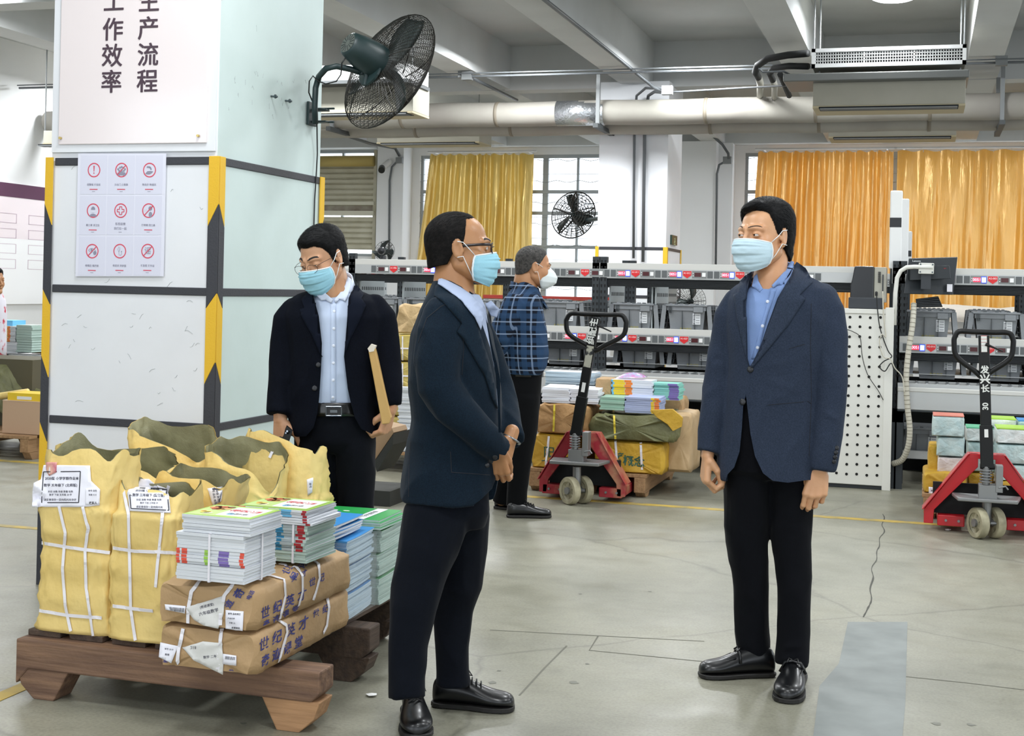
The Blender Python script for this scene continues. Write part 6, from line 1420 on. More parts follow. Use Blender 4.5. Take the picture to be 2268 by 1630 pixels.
# teal books in sack 3
bq = P(520, 1105, Y=4.5); dX = Vector((1, 0, 0)); dY = Vector((0, 1, 0))
stack('teal covered book lying inside the open middle sack', 'teal books in the middle sack', Vector((P(512, 1100, Y=4.52).x, 4.5, 0)), dX, dY, P(520, 1118, Y=4.55).z-.055, 5, .01, M_teal, M_page, .15, .13, 3)
M_brown = mat('brown_kraft', 'BC9C74', .6, spec=.35, bump=[(8, .7, None, .02), (30, .3, None, .01)], var=('A98A63', 4, .3, .7)); M_pur = mat('purple_stamp', '3D4080', .7)
def bundle(name, label, cat, x0, x1, y0, y1, z0, z1, m, seed=0, crump=.008, rnd_=.35, rz=0, n=56, ny=26, parent=None, group=None, ex=7, sag=0):
    """paper wrapped block: rounded box with crumpled skin"""
    t = parent or thing(name, label, cat, ((x0+x1)/2, (y0+y1)/2, z0), group=group); cx, cy, cz = (x0+x1)/2, (y0+y1)/2, (z0+z1)/2; hx, hy, hz = (x1-x0)/2, (y1-y0)/2, (z1-z0)/2; rings = []
    R_m = Matrix.Rotation(rz, 3, 'Z')
    for k in range(ny+1):
        v = -1+2*k/ny; e = max(0, (abs(v)-.9)/.1); shr = 1-.10*e*e; r = []
        for j in range(n):
            th = 2*math.pi*j/n; c, s = math.cos(th), math.sin(th); u = math.copysign(abs(c)**(2/ex), c); w = math.copysign(abs(s)**(2/ex), s)
            p = Vector((u*hx*shr, v*hy, w*hz*shr)); q = noise.noise(p*9+Vector((seed*3.1, 0, seed)))*crump+crump*.6*(1-abs(noise.noise(p*16+Vector((seed, 5, 0)))))**4-crump*.4
            d = Vector((u, 0, w)).normalized(); p += d*q; p.y += q*e*1.5
            if sag and w > 0: p.z -= sag*(1-v*v)*.5*w
            if w < -.8: p.z = -hz*shr
            p = R_m @ p; r.append(Vector((cx, cy, cz))+p)
        rings.append(r)
    mb = MB().ring_loft(rings, m, cap=False); nr = len(rings)
    for e, ring in ((0, rings[0]), (1, rings[-1])):   # end faces with folded flaps
        c = sum(ring, Vector())/n; o = len(mb.v); r2 = [c+(p-c)*.55+R_m @ Vector((0, (-.004 if e == 0 else .004)+.004*noise.noise(p*20), 0)) for p in ring]
        vs = list(ring)+r2+[c]; fs = [(j, (j+1) % n, n+(j+1) % n, n+j) for j in range(n)]+[(n+j, n+(j+1) % n, 2*n) for j in range(n)]; mb.add(vs, fs, m)
    return t, mb.build('wrapping', t, smooth=True)
def print_on(t, o, rows, name='stamp', off=.0035):
    """rows: text, x, y, right vector, up vector (photo pixels), material, weight"""
    tr = tree_of(o); mb = MB()
    for r in rows:
        s, x, y, a, b, mm = r[:6]; vs, fs = glyphs(s, r[6] if len(r) > 6 else .015, 2); out = []; bad = set()
        for i, v in enumerate(vs):
            px, py = x+a[0]*v.x+b[0]*v.y, y+a[1]*v.x+b[1]*v.y; rn = ray(px, py).normalized(); h = tr.ray_cast(CAM, rn)
            if h[0] is None: bad.add(i); out.append(Vector()); continue
            out.append(h[0]-rn*off)
        mb.add(out, [f for f in fs if not any(i in bad for i in f)], mm)
    return mb.build(name, t, fix=False)
pA, oA = bundle('paper_parcel', 'lower of two long brown stamped parcels at the front right of the pallet', 'parcel', -2.275, -1.925, 3.745, 4.46, ZD, .358, M_brown, 3, .011, rz=.0)
pB, oB = bundle('paper_parcel', 'upper of two long brown stamped parcels, strapped books on top of it', 'parcel', -2.275, -1.915, 3.74, 4.45, .36, .495, M_brown, 8, .011, rz=-.02)
for t, o, L in ((pA, oA, ([(407, 1392), (397, 1440), (392, 1482)], [(492, 1395), (486, 1450), (482, 1496)], [(602, 1368), (632, 1385), (634, 1400), (620, 1450), (612, 1478)], [(722, 1318), (727, 1345), (722, 1385), (714, 1402)])), (pB, oB, ([(443, 1288), (425, 1310), (418, 1350), (418, 1398)], [(520, 1290), (498, 1320), (490, 1360), (488, 1402)], [(560, 1275), (600, 1277), (628, 1285), (630, 1320), (618, 1370)], [(620, 1250), (656, 1258), (668, 1275), (668, 1310), (660, 1340)], [(690, 1240), (704, 1250), (706, 1280), (698, 1310), (692, 1328)]))):
    for s in L: strap_on(t, o, s, .012)
def slope(x, y): d = Vector((2045-x, 665-y)).normalized(); return d
rowsA = []; rowsB = []
for txt, x, y, sz in (('世纪英才', 565, 1433, 27), ):
    pass
def srow(rows, chars, x0, y0, sz, dx, foresh=.8, bold=.02):
    x, y = x0, y0
    for ch in chars:
        d = slope(x, y); rows.append((ch, x, y, (d.x*sz*foresh, d.y*sz*foresh), (sz*.05, -sz), M_pur, bold)); x += d.x*dx; y += d.y*dx
srow(rowsA, '世纪英才', 585, 1428, 31, 33); srow(rowsA, '奇迹课堂', 588, 1464, 27, 28); srow(rowsA, '世纪', 700, 1360, 20, 24); srow(rowsA, '027-8671', 605, 1480, 11, 7)
srow(rowsB, '世纪英才', 588, 1358, 28, 30); srow(rowsB, '奇迹课堂', 590, 1384, 21, 24); srow(rowsB, '世纪', 692, 1290, 20, 22); srow(rowsB, '英才', 652, 1280, 17, 24)
for ch, x, y, s in (('奇', 530, 1315, 24), ('迹', 508, 1338, 20), ('电话', 555, 1318, 12), ('世', 638, 1262, 22), ('纪', 652, 1275, 18), ('课', 672, 1250, 20)): rowsB.append((ch, x, y, (s*.5, -s*.85), (-s*.85, -s*.35), M_pur, .02))
for ch, x, y, s in (('世纪', 450, 1395, 13), ('奇迹', 480, 1396, 12)): rowsB.append((ch, x, y, (s, s*.1), (0, s), M_pur, .02))
for ch, x, y, s in (('课堂', 360, 1462, 12), ('世', 512, 1488, 11)): rowsA.append((ch, x, y, (s, s*.12), (0, -s), M_pur, .02))
print_on(pA, oA, rowsA); print_on(pB, oB, rowsB)
paper(pB, oB, [(366, 1338), (412, 1342), (410, 1358), (368, 1350)], barcode=(374, 1344, 34, 9, .08), off=.004)
paper(pB, oB, [(412, 1345), (500, 1318), (496, 1360), (484, 1392), (452, 1385), (430, 1372)], [('(奇迹课堂)', 458, 1342, 7, -.25), ('六年级数学', 462, 1356, 9, -.25)], m=mat('label_grey', 'DAD9D6', .6, bump=(9, .4)))
paper(pB, oB, [(501, 1351), (540, 1354), (538, 1397), (500, 1392)], [('单号 品名规格', 519, 1360, 4.6, .05, M_txtd, .02), ('产品名称', 512, 1370, 4, .05), ('件数 20', 514, 1380, 4, .05), ('收货单位', 522, 1391, 4.6, .05, M_txtd, .02)])
paper(pA, oA, [(356, 1422), (396, 1430), (380, 1468), (352, 1455)], [('单号 2018', 374, 1438, 4.6, .1), ('教辅', 370, 1450, 5, .1)])
paper(pA, oA, [(404, 1434), (450, 1420), (492, 1424), (496, 1462), (494, 1494), (462, 1478), (430, 1462)], [('218', 428, 1434, 9, .0, M_txt, .0, -1), ('数学 二年', 465, 1455, 7, -.1)], m=mat('label_grey', ''), wave=.008)
paper(pA, oA, [(495, 1448), (524, 1452), (524, 1474), (494, 1470)], barcode=(499, 1453, 20, 7, .1))
# ---- the book stacks
def chinese_cover(top, kind):
    """printed cover art on the top book: kind 1 = children's workbook"""
    pass
M_wh = mat('white_cover', 'E6E8EE', .45); M_sp = {'r': mat('band_red', 'E0523C', .5), 'p': mat('band_purple', '7E6AB0', .5), 'g': mat('band_green', '9CCB52', .5), 'b': mat('band_blue', '2F7FA8', .5), 'd': mat('band_darkred', 'A8262E', .5), 'lb': mat('band_lightblue', '6DB7E0', .5), 'y': mat('band_yellow', 'F2CC2E', .5), 'o': mat('band_orange', 'EE8433', .5), 'gr': mat('spine_grey', 'A9B4B8', .6)}
bandsA = [(.0, .05, M_sp['r']), (.08, .16, M_sp['r']), (.42, .48, M_sp['g']), (.63, .78, M_sp['p']), (.94, 1, M_sp['r'])]
bandsB = [(.0, .1, M_sp['r']), (.36, .44, M_sp['g']), (.6, .78, M_sp['lb']), (.94, 1, M_sp['d'])]
bandsB2 = [(.46, .62, M_sp['b']), (.63, .82, M_sp['gr']), (.84, .95, M_sp['d'])]
M_cg = mat('cover_lime', 'A8CF5A', .35); M_ink2 = mat('cover_red_ink', 'D2404A', .5)
z0 = .512
ca, sa = math.cos(.06), math.sin(.06)
dA1 = Vector((1, -.03, 0)).normalized(); dA2 = Vector((.03, 1, 0)).normalized()
A0 = Vector((-2.185, 3.70, 0))
_, z = stack('white workbook among the plain lowest ones of the strapped near stack', 'plain workbooks at the bottom of the near stack', A0, dA1, dA2, z0, 5, .0092, M_wh, M_page, .2, .235, 1, .0015, rot=.006)
_, z = stack('white workbook with red, green and purple spine print in the near stack', 'printed spine workbooks of the near stack', A0+dA1*.002, dA1, dA2, z, 5, .0092, M_wh, M_page, .2, .235, 2, .003, rot=.01, bands=bandsA)
_, z = stack('white workbook above the printed spines in the near stack', 'plain workbooks above the printed spines', A0+dA1*.001, dA1, dA2, z, 5, .0092, M_wh, M_page, .2, .235, 3, .0015, rot=.006)
zs_ = z
topA, z = stack('white workbook among the six loose ones shifted right on the near stack', 'loose workbooks on top of the near stack', A0+dA1*.018+dA2*.004, dA1, dA2, z+.001, 6, .0085, M_wh, M_page, .2, .235, 4, .002, rot=.012, topcover=M_cg, toplabel='top workbook of the near stack, lime green cover with red title')
def cover_art(bk, C, d1, d2, z, l, w, flip=False):
    mb = MB(); Z = UP
    def q(u, v, o=.0): return Vector((C.x, C.y, z))+d1*u*l+d2*v*w+Z*o
    def quad(u0, v0, u1, v1, m, o=.0006): mb.quad(q(u0, v0, o), q(u1, v0, o), q(u1, v1, o), q(u0, v1, o), m)
    def blob(u, v, r, m, o=.001, n=12): mb.add([q(u+r*math.cos(2*math.pi*i/n)*w/l, v+r*math.sin(2*math.pi*i/n), o) for i in range(n)], [tuple(range(n))], m)
    wm = mat('cover_white_panel', 'F1F0EE', .4); quad(.04, .06, .96, .94, mat('cover_pale_green', 'C3DC8C', .35), .0004); quad(.42, .14, .93, .86, wm)
    text(mb, '练习册', q(.66, .6, .0012), -d1, -d2, .036, M_ink2, .03); text(mb, '字词句', q(.68, .32, .0012), -d1, -d2, .024, mat('cover_dark_ink', '3A4048', .5), .01)
    blob(.58, .28, .07, mat('cover_sky', '8CC6E8', .4)); 
    for (u, v, r, c) in ((.14, .72, .1, 'D98A5A'), (.22, .8, .09, 'C0643C'), (.3, .7, .1, 'E0A070'), (.2, .62, .08, 'B5543A'), (.33, .82, .07, '7E5A3A'), (.12, .84, .06, '8A6A40'), (.27, .6, .07, 'DDB060')): blob(u, v, r, mat('art_'+c, c, .5), .0012)
    for (u, v, r, c) in ((.2, .3, .09, 'F0D26A'), (.26, .24, .08, 'EFE9C0'), (.14, .36, .05, 'E8A84A')): blob(u, v, r, mat('art_'+c, c, .5), .0012)
    return mb
zt = z-.0002; bt = topA[-1]
mm = cover_art(bt, bt.location, dA1, dA2, zt, .235, .2); cvr = [c for c in bt.children if c.name.startswith('cover')][0]; mm.build('cover_print', cvr, fix=False)
def stack_strap(label, C, d1, d2, l, w, z0, z1, u=.5, cross=True, m=None, wd=.007):
    mb = MB(); m = m or M_strap2; e = .0018; a = C+d1*l*u
    def band(p0, p1, p2, p3, s):
        for a_, b_ in ((p0, p1), (p1, p2), (p2, p3), (p3, p0)):
            n_ = (b_-a_).cross(s).normalized()*e; mb.add([a_-s*wd+n_, a_+s*wd+n_, b_+s*wd+n_, b_-s*wd+n_, a_-s*wd, a_+s*wd, b_+s*wd, b_-s*wd], [(0,1,2,3), (7,6,5,4), (0,4,5,1), (2,6,7,3), (1,5,6,2), (3,7,4,0)], m)
    g = .006
    band(a-d2*g+UP*z0, a-d2*g+UP*z1, a+d2*(w+g)+UP*z1, a+d2*(w+g)+UP*z0, d1*.5)
    if cross: b = C+d2*w*.5; band(b-d1*g+UP*z0, b-d1*g+UP*z1, b+d1*(l+g)+UP*z1, b+d1*(l+g)+UP*z0, d2*.5)
    o = mb.build('packing_strap'); return tag(o, label, 'strap')
stack_strap('white packing strap crossed around the near workbook stack', A0, dA1, dA2, .235, .2, z0-.002, zs_+.002)
# stack B
B0 = Vector((-2.15, 4.06, 0)); dB1 = Vector((1, -.02, 0)).normalized(); dB2 = Vector((.02, 1, 0)).normalized(); z = .512
_, z = stack('plain workbook at the bottom of the second strapped stack', 'plain workbooks at the bottom of the second stack', B0, dB1, dB2, z, 4, .009, M_wh, M_pg2, .22, .235, 11, .003, rot=.01)
_, z = stack('workbook with blue and dark red spine in the second strapped stack', 'blue and dark red spined workbooks of the second stack', B0, dB1, dB2, z, 9, .009, M_wh, M_pg2, .22, .235, 12, .004, rot=.012, bands=bandsB2, spine=M_pg2)
zb_ = z
_, z = stack('loose workbook lying crooked between strap and covers of the second stack', 'crooked workbooks of the second stack', B0+dB1*.012, dB1, dB2, z+.002, 3, .007, M_wh, M_page, .22, .235, 13, .006, rot=.03, bands=[(.9, .97, M_sp['d'])])
topB, z = stack('workbook just below the top of the second stack, red and light blue spine', 'upper printed workbooks of the second stack', B0+dB1*-.02+dB2*.0, dB1, dB2, z+.001, 3, .0085, M_wh, M_page, .22, .25, 14, .004, rot=.02, bands=bandsB, topcover=M_cg, toplabel='top workbook of the second stack, lime cover with curling corner')
bt = topB[-1]; mm = cover_art(bt, bt.location, dB1, dB2, z-.0002, .25, .22); cvr = [c for c in bt.children if c.name.startswith('cover')][0]; mm.build('cover_print', cvr, fix=False)
stack_strap('white packing strap around the second workbook stack', B0, dB1, dB2, .235, .22, .510, zb_+.002, .8, False)
# blue and green booklets in film
M_blu = mat('blue_cover', '3F8ED0', .35); M_grn = mat('green_cover', '2FA152', .35); M_pgb = mat('page_bluegrey', 'C6D6E0', .65, bump=(300, .3, (.02, .02, 1), .002), var=('A8BDCC', 260, .35, .65, (.01, .01, 1)))
def booklets(lbl, grp, C, dx, dy, z, spec, h, w, l, cover, page, toplabel, seed, art=None):
    out = []
    for i, (n, every) in enumerate(spec):
        o, z = stack(lbl % ('lowest', 'middle', 'upper', 'top')[min(i, 3)], grp % ('lowest', 'middle', 'upper', 'top')[min(i, 3)], C+Vector(((-1)**i*.003, .002*i, 0)), dx, dy, z, n, h, page, page, w, l, seed+i, .003, rot=.012, topcover=cover, curl=.012, toplabel=(toplabel % ('lowest', 'middle', 'upper', 'top')[min(i, 3)]), spine=cover if every else None); z += .008; out.append(o)
    return out, z
dxm = Vector((1, 0, 0)); dym = Vector((0, 1, 0))
# spine toward the left (hidden), page edges toward the right: rotate a quarter turn
rY = Vector((0, 1, 0)); rX = Vector((1, 0, 0))
C0 = Vector((-2.165, 4.47, 0)); 
sC, z = booklets('page edge of a blue covered booklet in the %s wrapped block', 'blue booklets, %s block', C0, rX, rY, ZD+.001, [(11, 1), (11, 1), (11, 1)], .0078, .25, .205, M_blu, M_pgb, 'blue cover closing the %s block of blue booklets', 31)
sC2, z2 = stack('loose blue booklet fanned on top of the blue stack', 'loose blue booklets', C0+Vector((-.03, -.05, 0)), rX, rY, z+.002, 6, .008, M_blu, M_page, .25, .215, 37, .008, rot=.05, curl=.006, toplabel='topmost fanned blue booklet with a white title band')
def band_art(bt, d1, d2, z, l, w, col, txt, c2=None):
    mb = MB(); C = bt.location
    q = lambda u, v, o=.0008: Vector((C.x, C.y, z))+d1*u*l+d2*v*w+UP*(o+.012*0)
    mb.quad(q(.62, .0), q(.78, .0), q(.78, 1), q(.62, 1), mat('title_band', 'E4E8EA', .4)); text(mb, txt, q(.7, .5, .0012), d2, -d1, .022, mat('cover_dark_ink', '3A4048', .5), .01)
    for (u, v, c) in ((.3, .3, 'E8D24A'), (.36, .36, 'D86A5A'), (.3, .62, 'F0F0E8'), (.22, .5, '4A68C8')):
        mb.add([q(u+.05*math.cos(a), v+.035*math.sin(a), .001) for a in np.linspace(0, 2*math.pi, 10)[:-1]], [tuple(range(9))], mat('art_'+c, c, .5))
    return mb
D0 = Vector((-2.2, 4.755, 0))
sD, z3 = booklets('page edge of a green covered booklet in the %s wrapped block', 'green booklets, %s block', D0, rX, rY, ZD+.001, [(12, 0), (10, 0), (10, 0)], .0078, .24, .255, M_grn, M_pg2, 'green cover closing the %s block of green booklets', 41)
sD2, z3 = stack('green booklet just under the topmost one of the green stack', 'upper green booklets', D0+Vector((-.02, -.02, 0)), rX, rY, z3, 4, .008, M_grn, M_pg2, .26, .285, 47, .004, rot=.015, toplabel='topmost green booklet with a white title band and small children drawn')
bt = sD2[-1]; band_art(bt, rX, rY, z3+.0002, .285, .26, M_grn, '小学生数学报').build('cover_print', [c for c in bt.children if c.name.startswith('cover')][0], fix=False)
# clear film round both
M_film = mat('clear_film', 'E8F0F2', .12, spec=.8, alpha=.16, bump=[(14, .9, None, .02)])
for lb, x0, x1, y0, y1, zz in (('clear crinkled film around the blue booklets', -2.17, -1.95, 4.465, 4.725, .50), ('clear crinkled film around the green booklets', -2.205, -1.938, 4.75, 5.0, .50)):
    mb = MB(); rings = []
    for k in range(14):
        z = ZD+.006+(zz-ZD)*k/13; r = []
        for (xa, ya, xb, yb) in ((x0, y0, x1, y0), (x1, y0, x1, y1), (x1, y1, x0, y1), (x0, y1, x0, y0)):
            for i in range(8): x, y = xa+(xb-xa)*i/8, ya+(yb-ya)*i/8; g = .004+.006*abs(noise.noise(Vector((x*20, y*20, z*30)))); r.append(Vector((x+(g if x > (x0+x1)/2 else -g), y+(g if y > (y0+y1)/2 else -g), z)))
        rings.append(r)
    o = mb.ring_loft(rings, M_film, cap=False).build('plastic_film', smooth=True); tag(o, lb, 'film')
# ================================================================ pick-to-light racks
M_post = mat('rack_dark', '34393D', .5, .3); M_hole = mat('slot_black', '08090A', .8); M_alu = mat('aluminium_rail', 'BDBFBF', .4, .4); M_lip = mat('rail_lip', 'CDCDC9', .5); M_panel = mat('perforated_grey', '9BA2A4', .5, .2)
M_led = mat('led_bezel', '858888', .5, .2); M_ledg = mat('led_vent', '5E6264', .6); M_dsp = mat('display_dark', '4A1218', .3); M_dspl = mat('display_lit', 'FF1E3C', .3, emit=2.2); M_btn = mat('button_white', 'F0F0F0', .3); M_btl = mat('button_lit', 'E8F0FF', .3, emit=5); M_blu2 = mat('button_halo', '1030FF', .3, emit=3.5); M_tag = mat('tag_red', 'D8262C', .4); M_tagt = mat('tag_text', 'F6DADA', .5)
def module(rail, x, y, z, label, lit):
    """one location module: grey vent, display unit, red tag, second unit; x = tag centre, z = band centre"""
    mb = MB(); h = .034
    def b(x0, x1, z0, z1, m, d=.004): mb.box((x+x0, y-d, z+z0), (x+x1, y+.002, z+z1), m)
    b(-.213, .212, -h, h, M_alu, .001); b(-.208, -.165, -h*.85, h*.85, M_ledg, .003); b(-.16, -.042, -h*.9, h*.9, M_led, .003); b(.04, .158, -h*.9, h*.9, M_led, .003); b(.163, .208, -h*.85, h*.85, M_ledg, .003)
    for o, l in ((-.158, lit), (.042, False)):
        b(o+.004, o+.011, .006, .013, M_btn, .006); b(o+.004, o+.011, -.013, -.006, M_btn, .006); b(o+.018, o+.07, -.016, .016, M_dspl if l else M_dsp, .006)
        if l: b(o+.076, o+.112, -.024, .024, M_blu2, .0055); b(o+.08, o+.108, -.018, .018, M_btl, .008)
        else: b(o+.08, o+.108, -.016, .016, M_btn, .008)
        if l: text(mb, '0051', (x+o+.044, y-.0065, z), (1, 0, 0), (0, 0, 1), .03, mat('digit_glow', 'FF9AA8', .3, emit=3), .01)
    mb.prism([(x-.034, y-.006, z+.028), (x+.034, y-.006, z+.028), (x+.034, y-.006, z-.006), (x, y-.006, z-.03), (x-.034, y-.006, z-.006)], (0, .004, 0), M_tag)
    text(mb, label, (x, y-.0066, z+.011), (1, 0, 0), (0, 0, 1), .019, M_tagt, .015)
    return mb.build('location_module', rail, fix=False)
def light_rail(t, x0, x1, y, z, tags, first, pre, lits):
    r = MB(); r.box((x0, y-.0, z+.036), (x1, y+.12, z+.085), M_lip).box((x0, y+.0, z-.042), (x1, y+.1, z+.04), M_alu).box((x0, y+.02, z-.045-.06), (x1, y+.09, z-.044), M_post)
    for i in range(5): r.box((x0, y+.014, z-.055-.011*i), (x1, y+.022, z-.05-.011*i), M_hole)
    o = r.build('light_rail', t, bevel=.004, seg=1)
    for i, x in enumerate(tags): 
        if x-.21 < x0 or x+.21 > x1: continue
        module(o, x, y-.001, z, '%s-%03d' % (pre, first+i), (first+i) in lits)
    return o
def post(t, x, y, z1, w=.06, n=True):
    mb = MB(); mb.box((x-w/2, y, 0), (x+w/2, y+.05, z1), M_post)
    z = .08
    while z < z1-.03:
        for s in (-1, 1): mb.prism([(x+s*w*.25-.008, y-.0015, z+.012), (x+s*w*.25+.008, y-.0015, z+.012), (x+s*w*.25+.004, y-.0015, z-.012), (x+s*w*.25-.004, y-.0015, z-.012)], (0, .002, 0), M_hole)
        z += .05
    return mb.build('post', t)
def side_plate(t, x, y0, y1, z0, z1):
    mb = MB(); mb.box((x-.006, y0, z0), (x+.006, y1, z1), M_panel); n = max(3, int((y1-y0)/.09)); z = z0+.05
    while z < z1-.03:
        for i in range(n*2):
            y = y0+.04+(y1-y0-.08)*i/(2*n-1); mb.box((x+.0055, y-.008, z-.015), (x+.0075, y+.008, z+.015), M_hole)
        z += .085
    return mb.build('side_plate', t)
def shelf_beam(t, x0, x1, y, z, h=.05, m=None, depth=.06): return MB().box((x0, y, z-h), (x1, y+depth, z), m or M_post).build('beam', t, bevel=.003, seg=1)
def roller_track(t, x0, x1, y, z):
    mb = MB(); mb.box((x0, y, z-.012), (x1, y+.02, z+.022), M_alu).box((x0, y+.34, z-.012), (x1, y+.36, z+.022), M_alu); x = x0+.06
    while x < x1: mb.cyl((x, y+.02, z+.012), (x, y+.34, z+.012), .014, mat('roller_steel', 'B9BEC0', .3, .8), 8); x += .075
    return mb.build('roller_track', t)
def rack(label, x0, x1, y, posts, tags1, f1, tags2, f2, pre, lits1, lits2, plates, low=True, back=1.15, xa=None, xb=None):
    t = thing('shelf_rack', label, 'rack', ((x0+x1)/2, y+.5, 0))
    light_rail(t, x0, x1, y, 1.585, tags1, f1, pre, lits1); shelf_beam(t, x0, x1, y+back, 1.60, .09)
    if low: x0 = xa if xa is not None else x0; x1 = xb if xb is not None else x1
    if low: light_rail(t, x0, x1, y-.02, 1.055, tags2, f2, pre, lits2)
    MB().box((x0, y+.05, 1.09), (x1, y+back, 1.105), M_alu).build('shelf', t); MB().box((x0, y+.08, .845), (x1, y+back, .85), M_alu).build('shelf', t) if low else None
    if low:
        x0 = xa if xa is not None else x0; x1 = xb if xb is not None else x1
        for yy in (y+.02, y+.28, y+.5): MB().box((x0, yy, .985-(yy-y)*.02), (x1, yy+.03, 1.0-(yy-y)*.02), M_alu).build('track_bar', t)
        roller_track(t, x0, x1, y-.32, .775)
        MB().box((x0, y-.36, .60), (x1, y-.31, .755), M_alu).box((x0, y-.365, .735), (x1, y-.35, .77), M_lip).box((x0, y-.36, .585), (x1, y-.30, .6), M_post).build('conveyor_beam', t, bevel=.005, seg=1)
        MB().box((x0, y-.02, .20), (x1, y+.03, .26), M_alu).build('foot_rail', t); MB().box((x0, y+.9, .0), (x1, y+.92, .78), mat('void_dark', '15181A', .9)).build('void_shade_sheet', t); MB().box((x0, y+.02, .19), (x1, y+.9, .2), M_post).build('shelf', t)  # dark sheet added to paint the shaded void below the shelves
    for px in posts:
        post(t, px, y+.0, 1.72); post(t, px, y+back, 1.72)
        if low: MB().box((px-.03, y-.33, 0), (px+.03, y-.28, .6), M_post).prism([(px-.1, y-.33, .6), (px+.1, y-.33, .6), (px+.03, y-.33, .5), (px-.03, y-.33, .5)], (0, .05, 0), M_post).build('conveyor_leg', t)
    for px in plates: side_plate(t, px, y+.07, y+.62, 1.11, 1.5)
    return t
YR = 10.9
xt = P(1408, 596, Y=YR).x; xt2 = P(1402, 745, Y=YR).x
p1 = P(1326, 700, Y=YR).x; pL = P(770, 700, Y=YR).x
rk1 = rack('long dark shelf rack with lit red displays, tags reading from A1-006 onward', pL, P(1892, 600, Y=YR).x, YR, [pL+.03, p1-.032, p1+.032, -3.7, -1.12], [xt+.425*k for k in range(-5, 4)], 6, [xt2+.425*k for k in range(-5, 4)], 21, 'A1', {7, 9, 11, 12, 13}, {23, 25, 26, 27}, [pL+.08, p1+.075, -4.32, -2.1, P(1425, 650, Y=YR).x+.06], xb=-1.08)
xq = P(2199, 610, Y=YR).x; xq2 = P(2062, 765, Y=YR).x
rk2 = rack('dark shelf rack at the right edge behind the monitor, tags starting A2', P(1976, 600, Y=YR).x, 1.95, YR, [P(1984, 700, Y=YR).x, P(1998, 700, Y=YR).x, 1.85], [xq+.425*k for k in range(-1, 3)], 1, [xq2+.425*k for k in range(0, 4)], 16, 'A2', {1, 2}, {16}, [P(2003, 700, Y=YR).x], xa=-.17)
# second row of racks behind
rack('rear row of shelf racks seen through the nearer one, small red tags', -6.2, 1.95, 13.6, [-5.9, -4.2, -2.66, -1.6, .9], [-5.7+.425*k for k in range(17)], 40, [], 0, 'B1', {}, {}, [-5.8, -4.1, -2.5, -1.5, 1.0], low=False, back=.7)
# totes
M_tote = mat('tote_grey', '85898D', .5, bump=(90, .15), var=('7A7E83', 5, .3, .7)); M_toted = mat('tote_lid', '4E5458', .55)
def make_tote(w=.30, d=.42, h=.235):
    t = thing('storage_tote', 'x', 'tote', (0, 0, 0)); mb = MB(); tp = .87
    mb.box((-w/2, -d/2, 0), (w/2, d/2, h-.05), M_tote)
    for i in range(4): v = mb.v[i]; v.x *= tp; v.y *= tp
    mb.box((-w/2-.008, -d/2-.008, h-.05), (w/2+.008, d/2+.008, h-.012), M_tote); mb.box((-w/2-.02, -d/2-.02, h-.014), (w/2+.02, d/2+.02, h), M_tote)
    mb.box((-w*.12, -d/2-.006, .02), (-w*.11, -d/2+.02, h-.05), M_toted).box((w*.22, -d/2-.006, .02), (w*.23, -d/2+.02, h-.05), M_toted)
    mb.box((w*.2, -d/2-.026, h-.062), (w*.46, -d/2-.006, h-.018), M_tote)
    for i in range(3): mb.box((-w*.49+i*.012, -d/2-.02, h-.07), (-w*.49+i*.012+.004, -d/2, h-.012), M_toted)
    mb.build('tote_body', t, world=False, bevel=.004, seg=1)
    for s in (-1, 1):
        lb = MB(); a = .1*s; Mx = Matrix.Translation((s*(w/2+.03), 0, h-.005)) @ Matrix.Rotation(-a, 4, 'Y')
        lb.box((-.008, -d/2, -.2), (.008, d/2, 0), M_toted, Mx)
        for k in range(5): lb.box((-.016, -d/2+.01, -.19+.038*k), (.016, d/2-.01, -.184+.038*k), M_tote, Mx)
        for k in range(4): lb.box((-.018, -d/2-.004+k*d/3.2, -.2), (.018, -d/2+.004+k*d/3.2, -.005), M_tote, Mx)
        lb.build('lid_flap', t, world=False)
    hb = MB()
    for k in range(7): hb.box((-w/2+.01+k*w/7, -d/2-.012, h-.002), (-w/2+.01+k*w/7+.026, -d/2+.012, h+.008), M_toted if k % 2 else M_tote)
    hb.build('hinge_strip', t, world=False)
    lb = MB(); lb.box((w*.17, -d/2-.001, .075), (w*.38, -d/2+.016, .165), mat('tote_label', 'D6D9DC', .6), Matrix.Rotation(0, 4, 'Z'))
    for k in range(7): lb.box((w*.18, -d/2-.0025, .082+.011*k), (w*(.2 if k % 3 else .24), -d/2-.0005, .086+.011*k), M_txt)
    for k in range(4): lb.box((w*.26, -d/2-.0025, .088+.02*k), (w*.36, -d/2-.0005, .091+.02*k), M_txt)
    o = lb.build('label', t, world=False); o['label'] = 'white barcode label'
    yb = MB(); text(yb, '新华书店', (-w*.02, -d/2+.0175, .035), (1, 0, 0), (0, 0, 1), .024, mat('yellow_print', 'A9A25E', .6), .01); yb.build('yellow_print', t, world=False)
    return t
tote0 = make_tote(); used = [0]
def place_tote(x, y, z, label, group, rz=0):
    if not used[0]: used[0] = 1; tote0.location = (x, y, z); tote0.rotation_euler = (0, 0, rz); tag(tote0, label, 'tote', group); return tote0
    return copy_tree(tote0, (x, y, z), rz, label, group)
zu, zl = 1.106, .852
names = ['beside the forearm gap of the two left men', 'left of the navy jacketed man', 'hidden behind the navy jacketed man', 'left of the far checked man', 'just behind the checked man', 'right of the checked shirt, behind the left jack handle', 'just right of the dark double post', 'second right of the dark double post', 'beside the sleeve of the grey blue blazer', 'behind the grey blue blazer']
k = 0
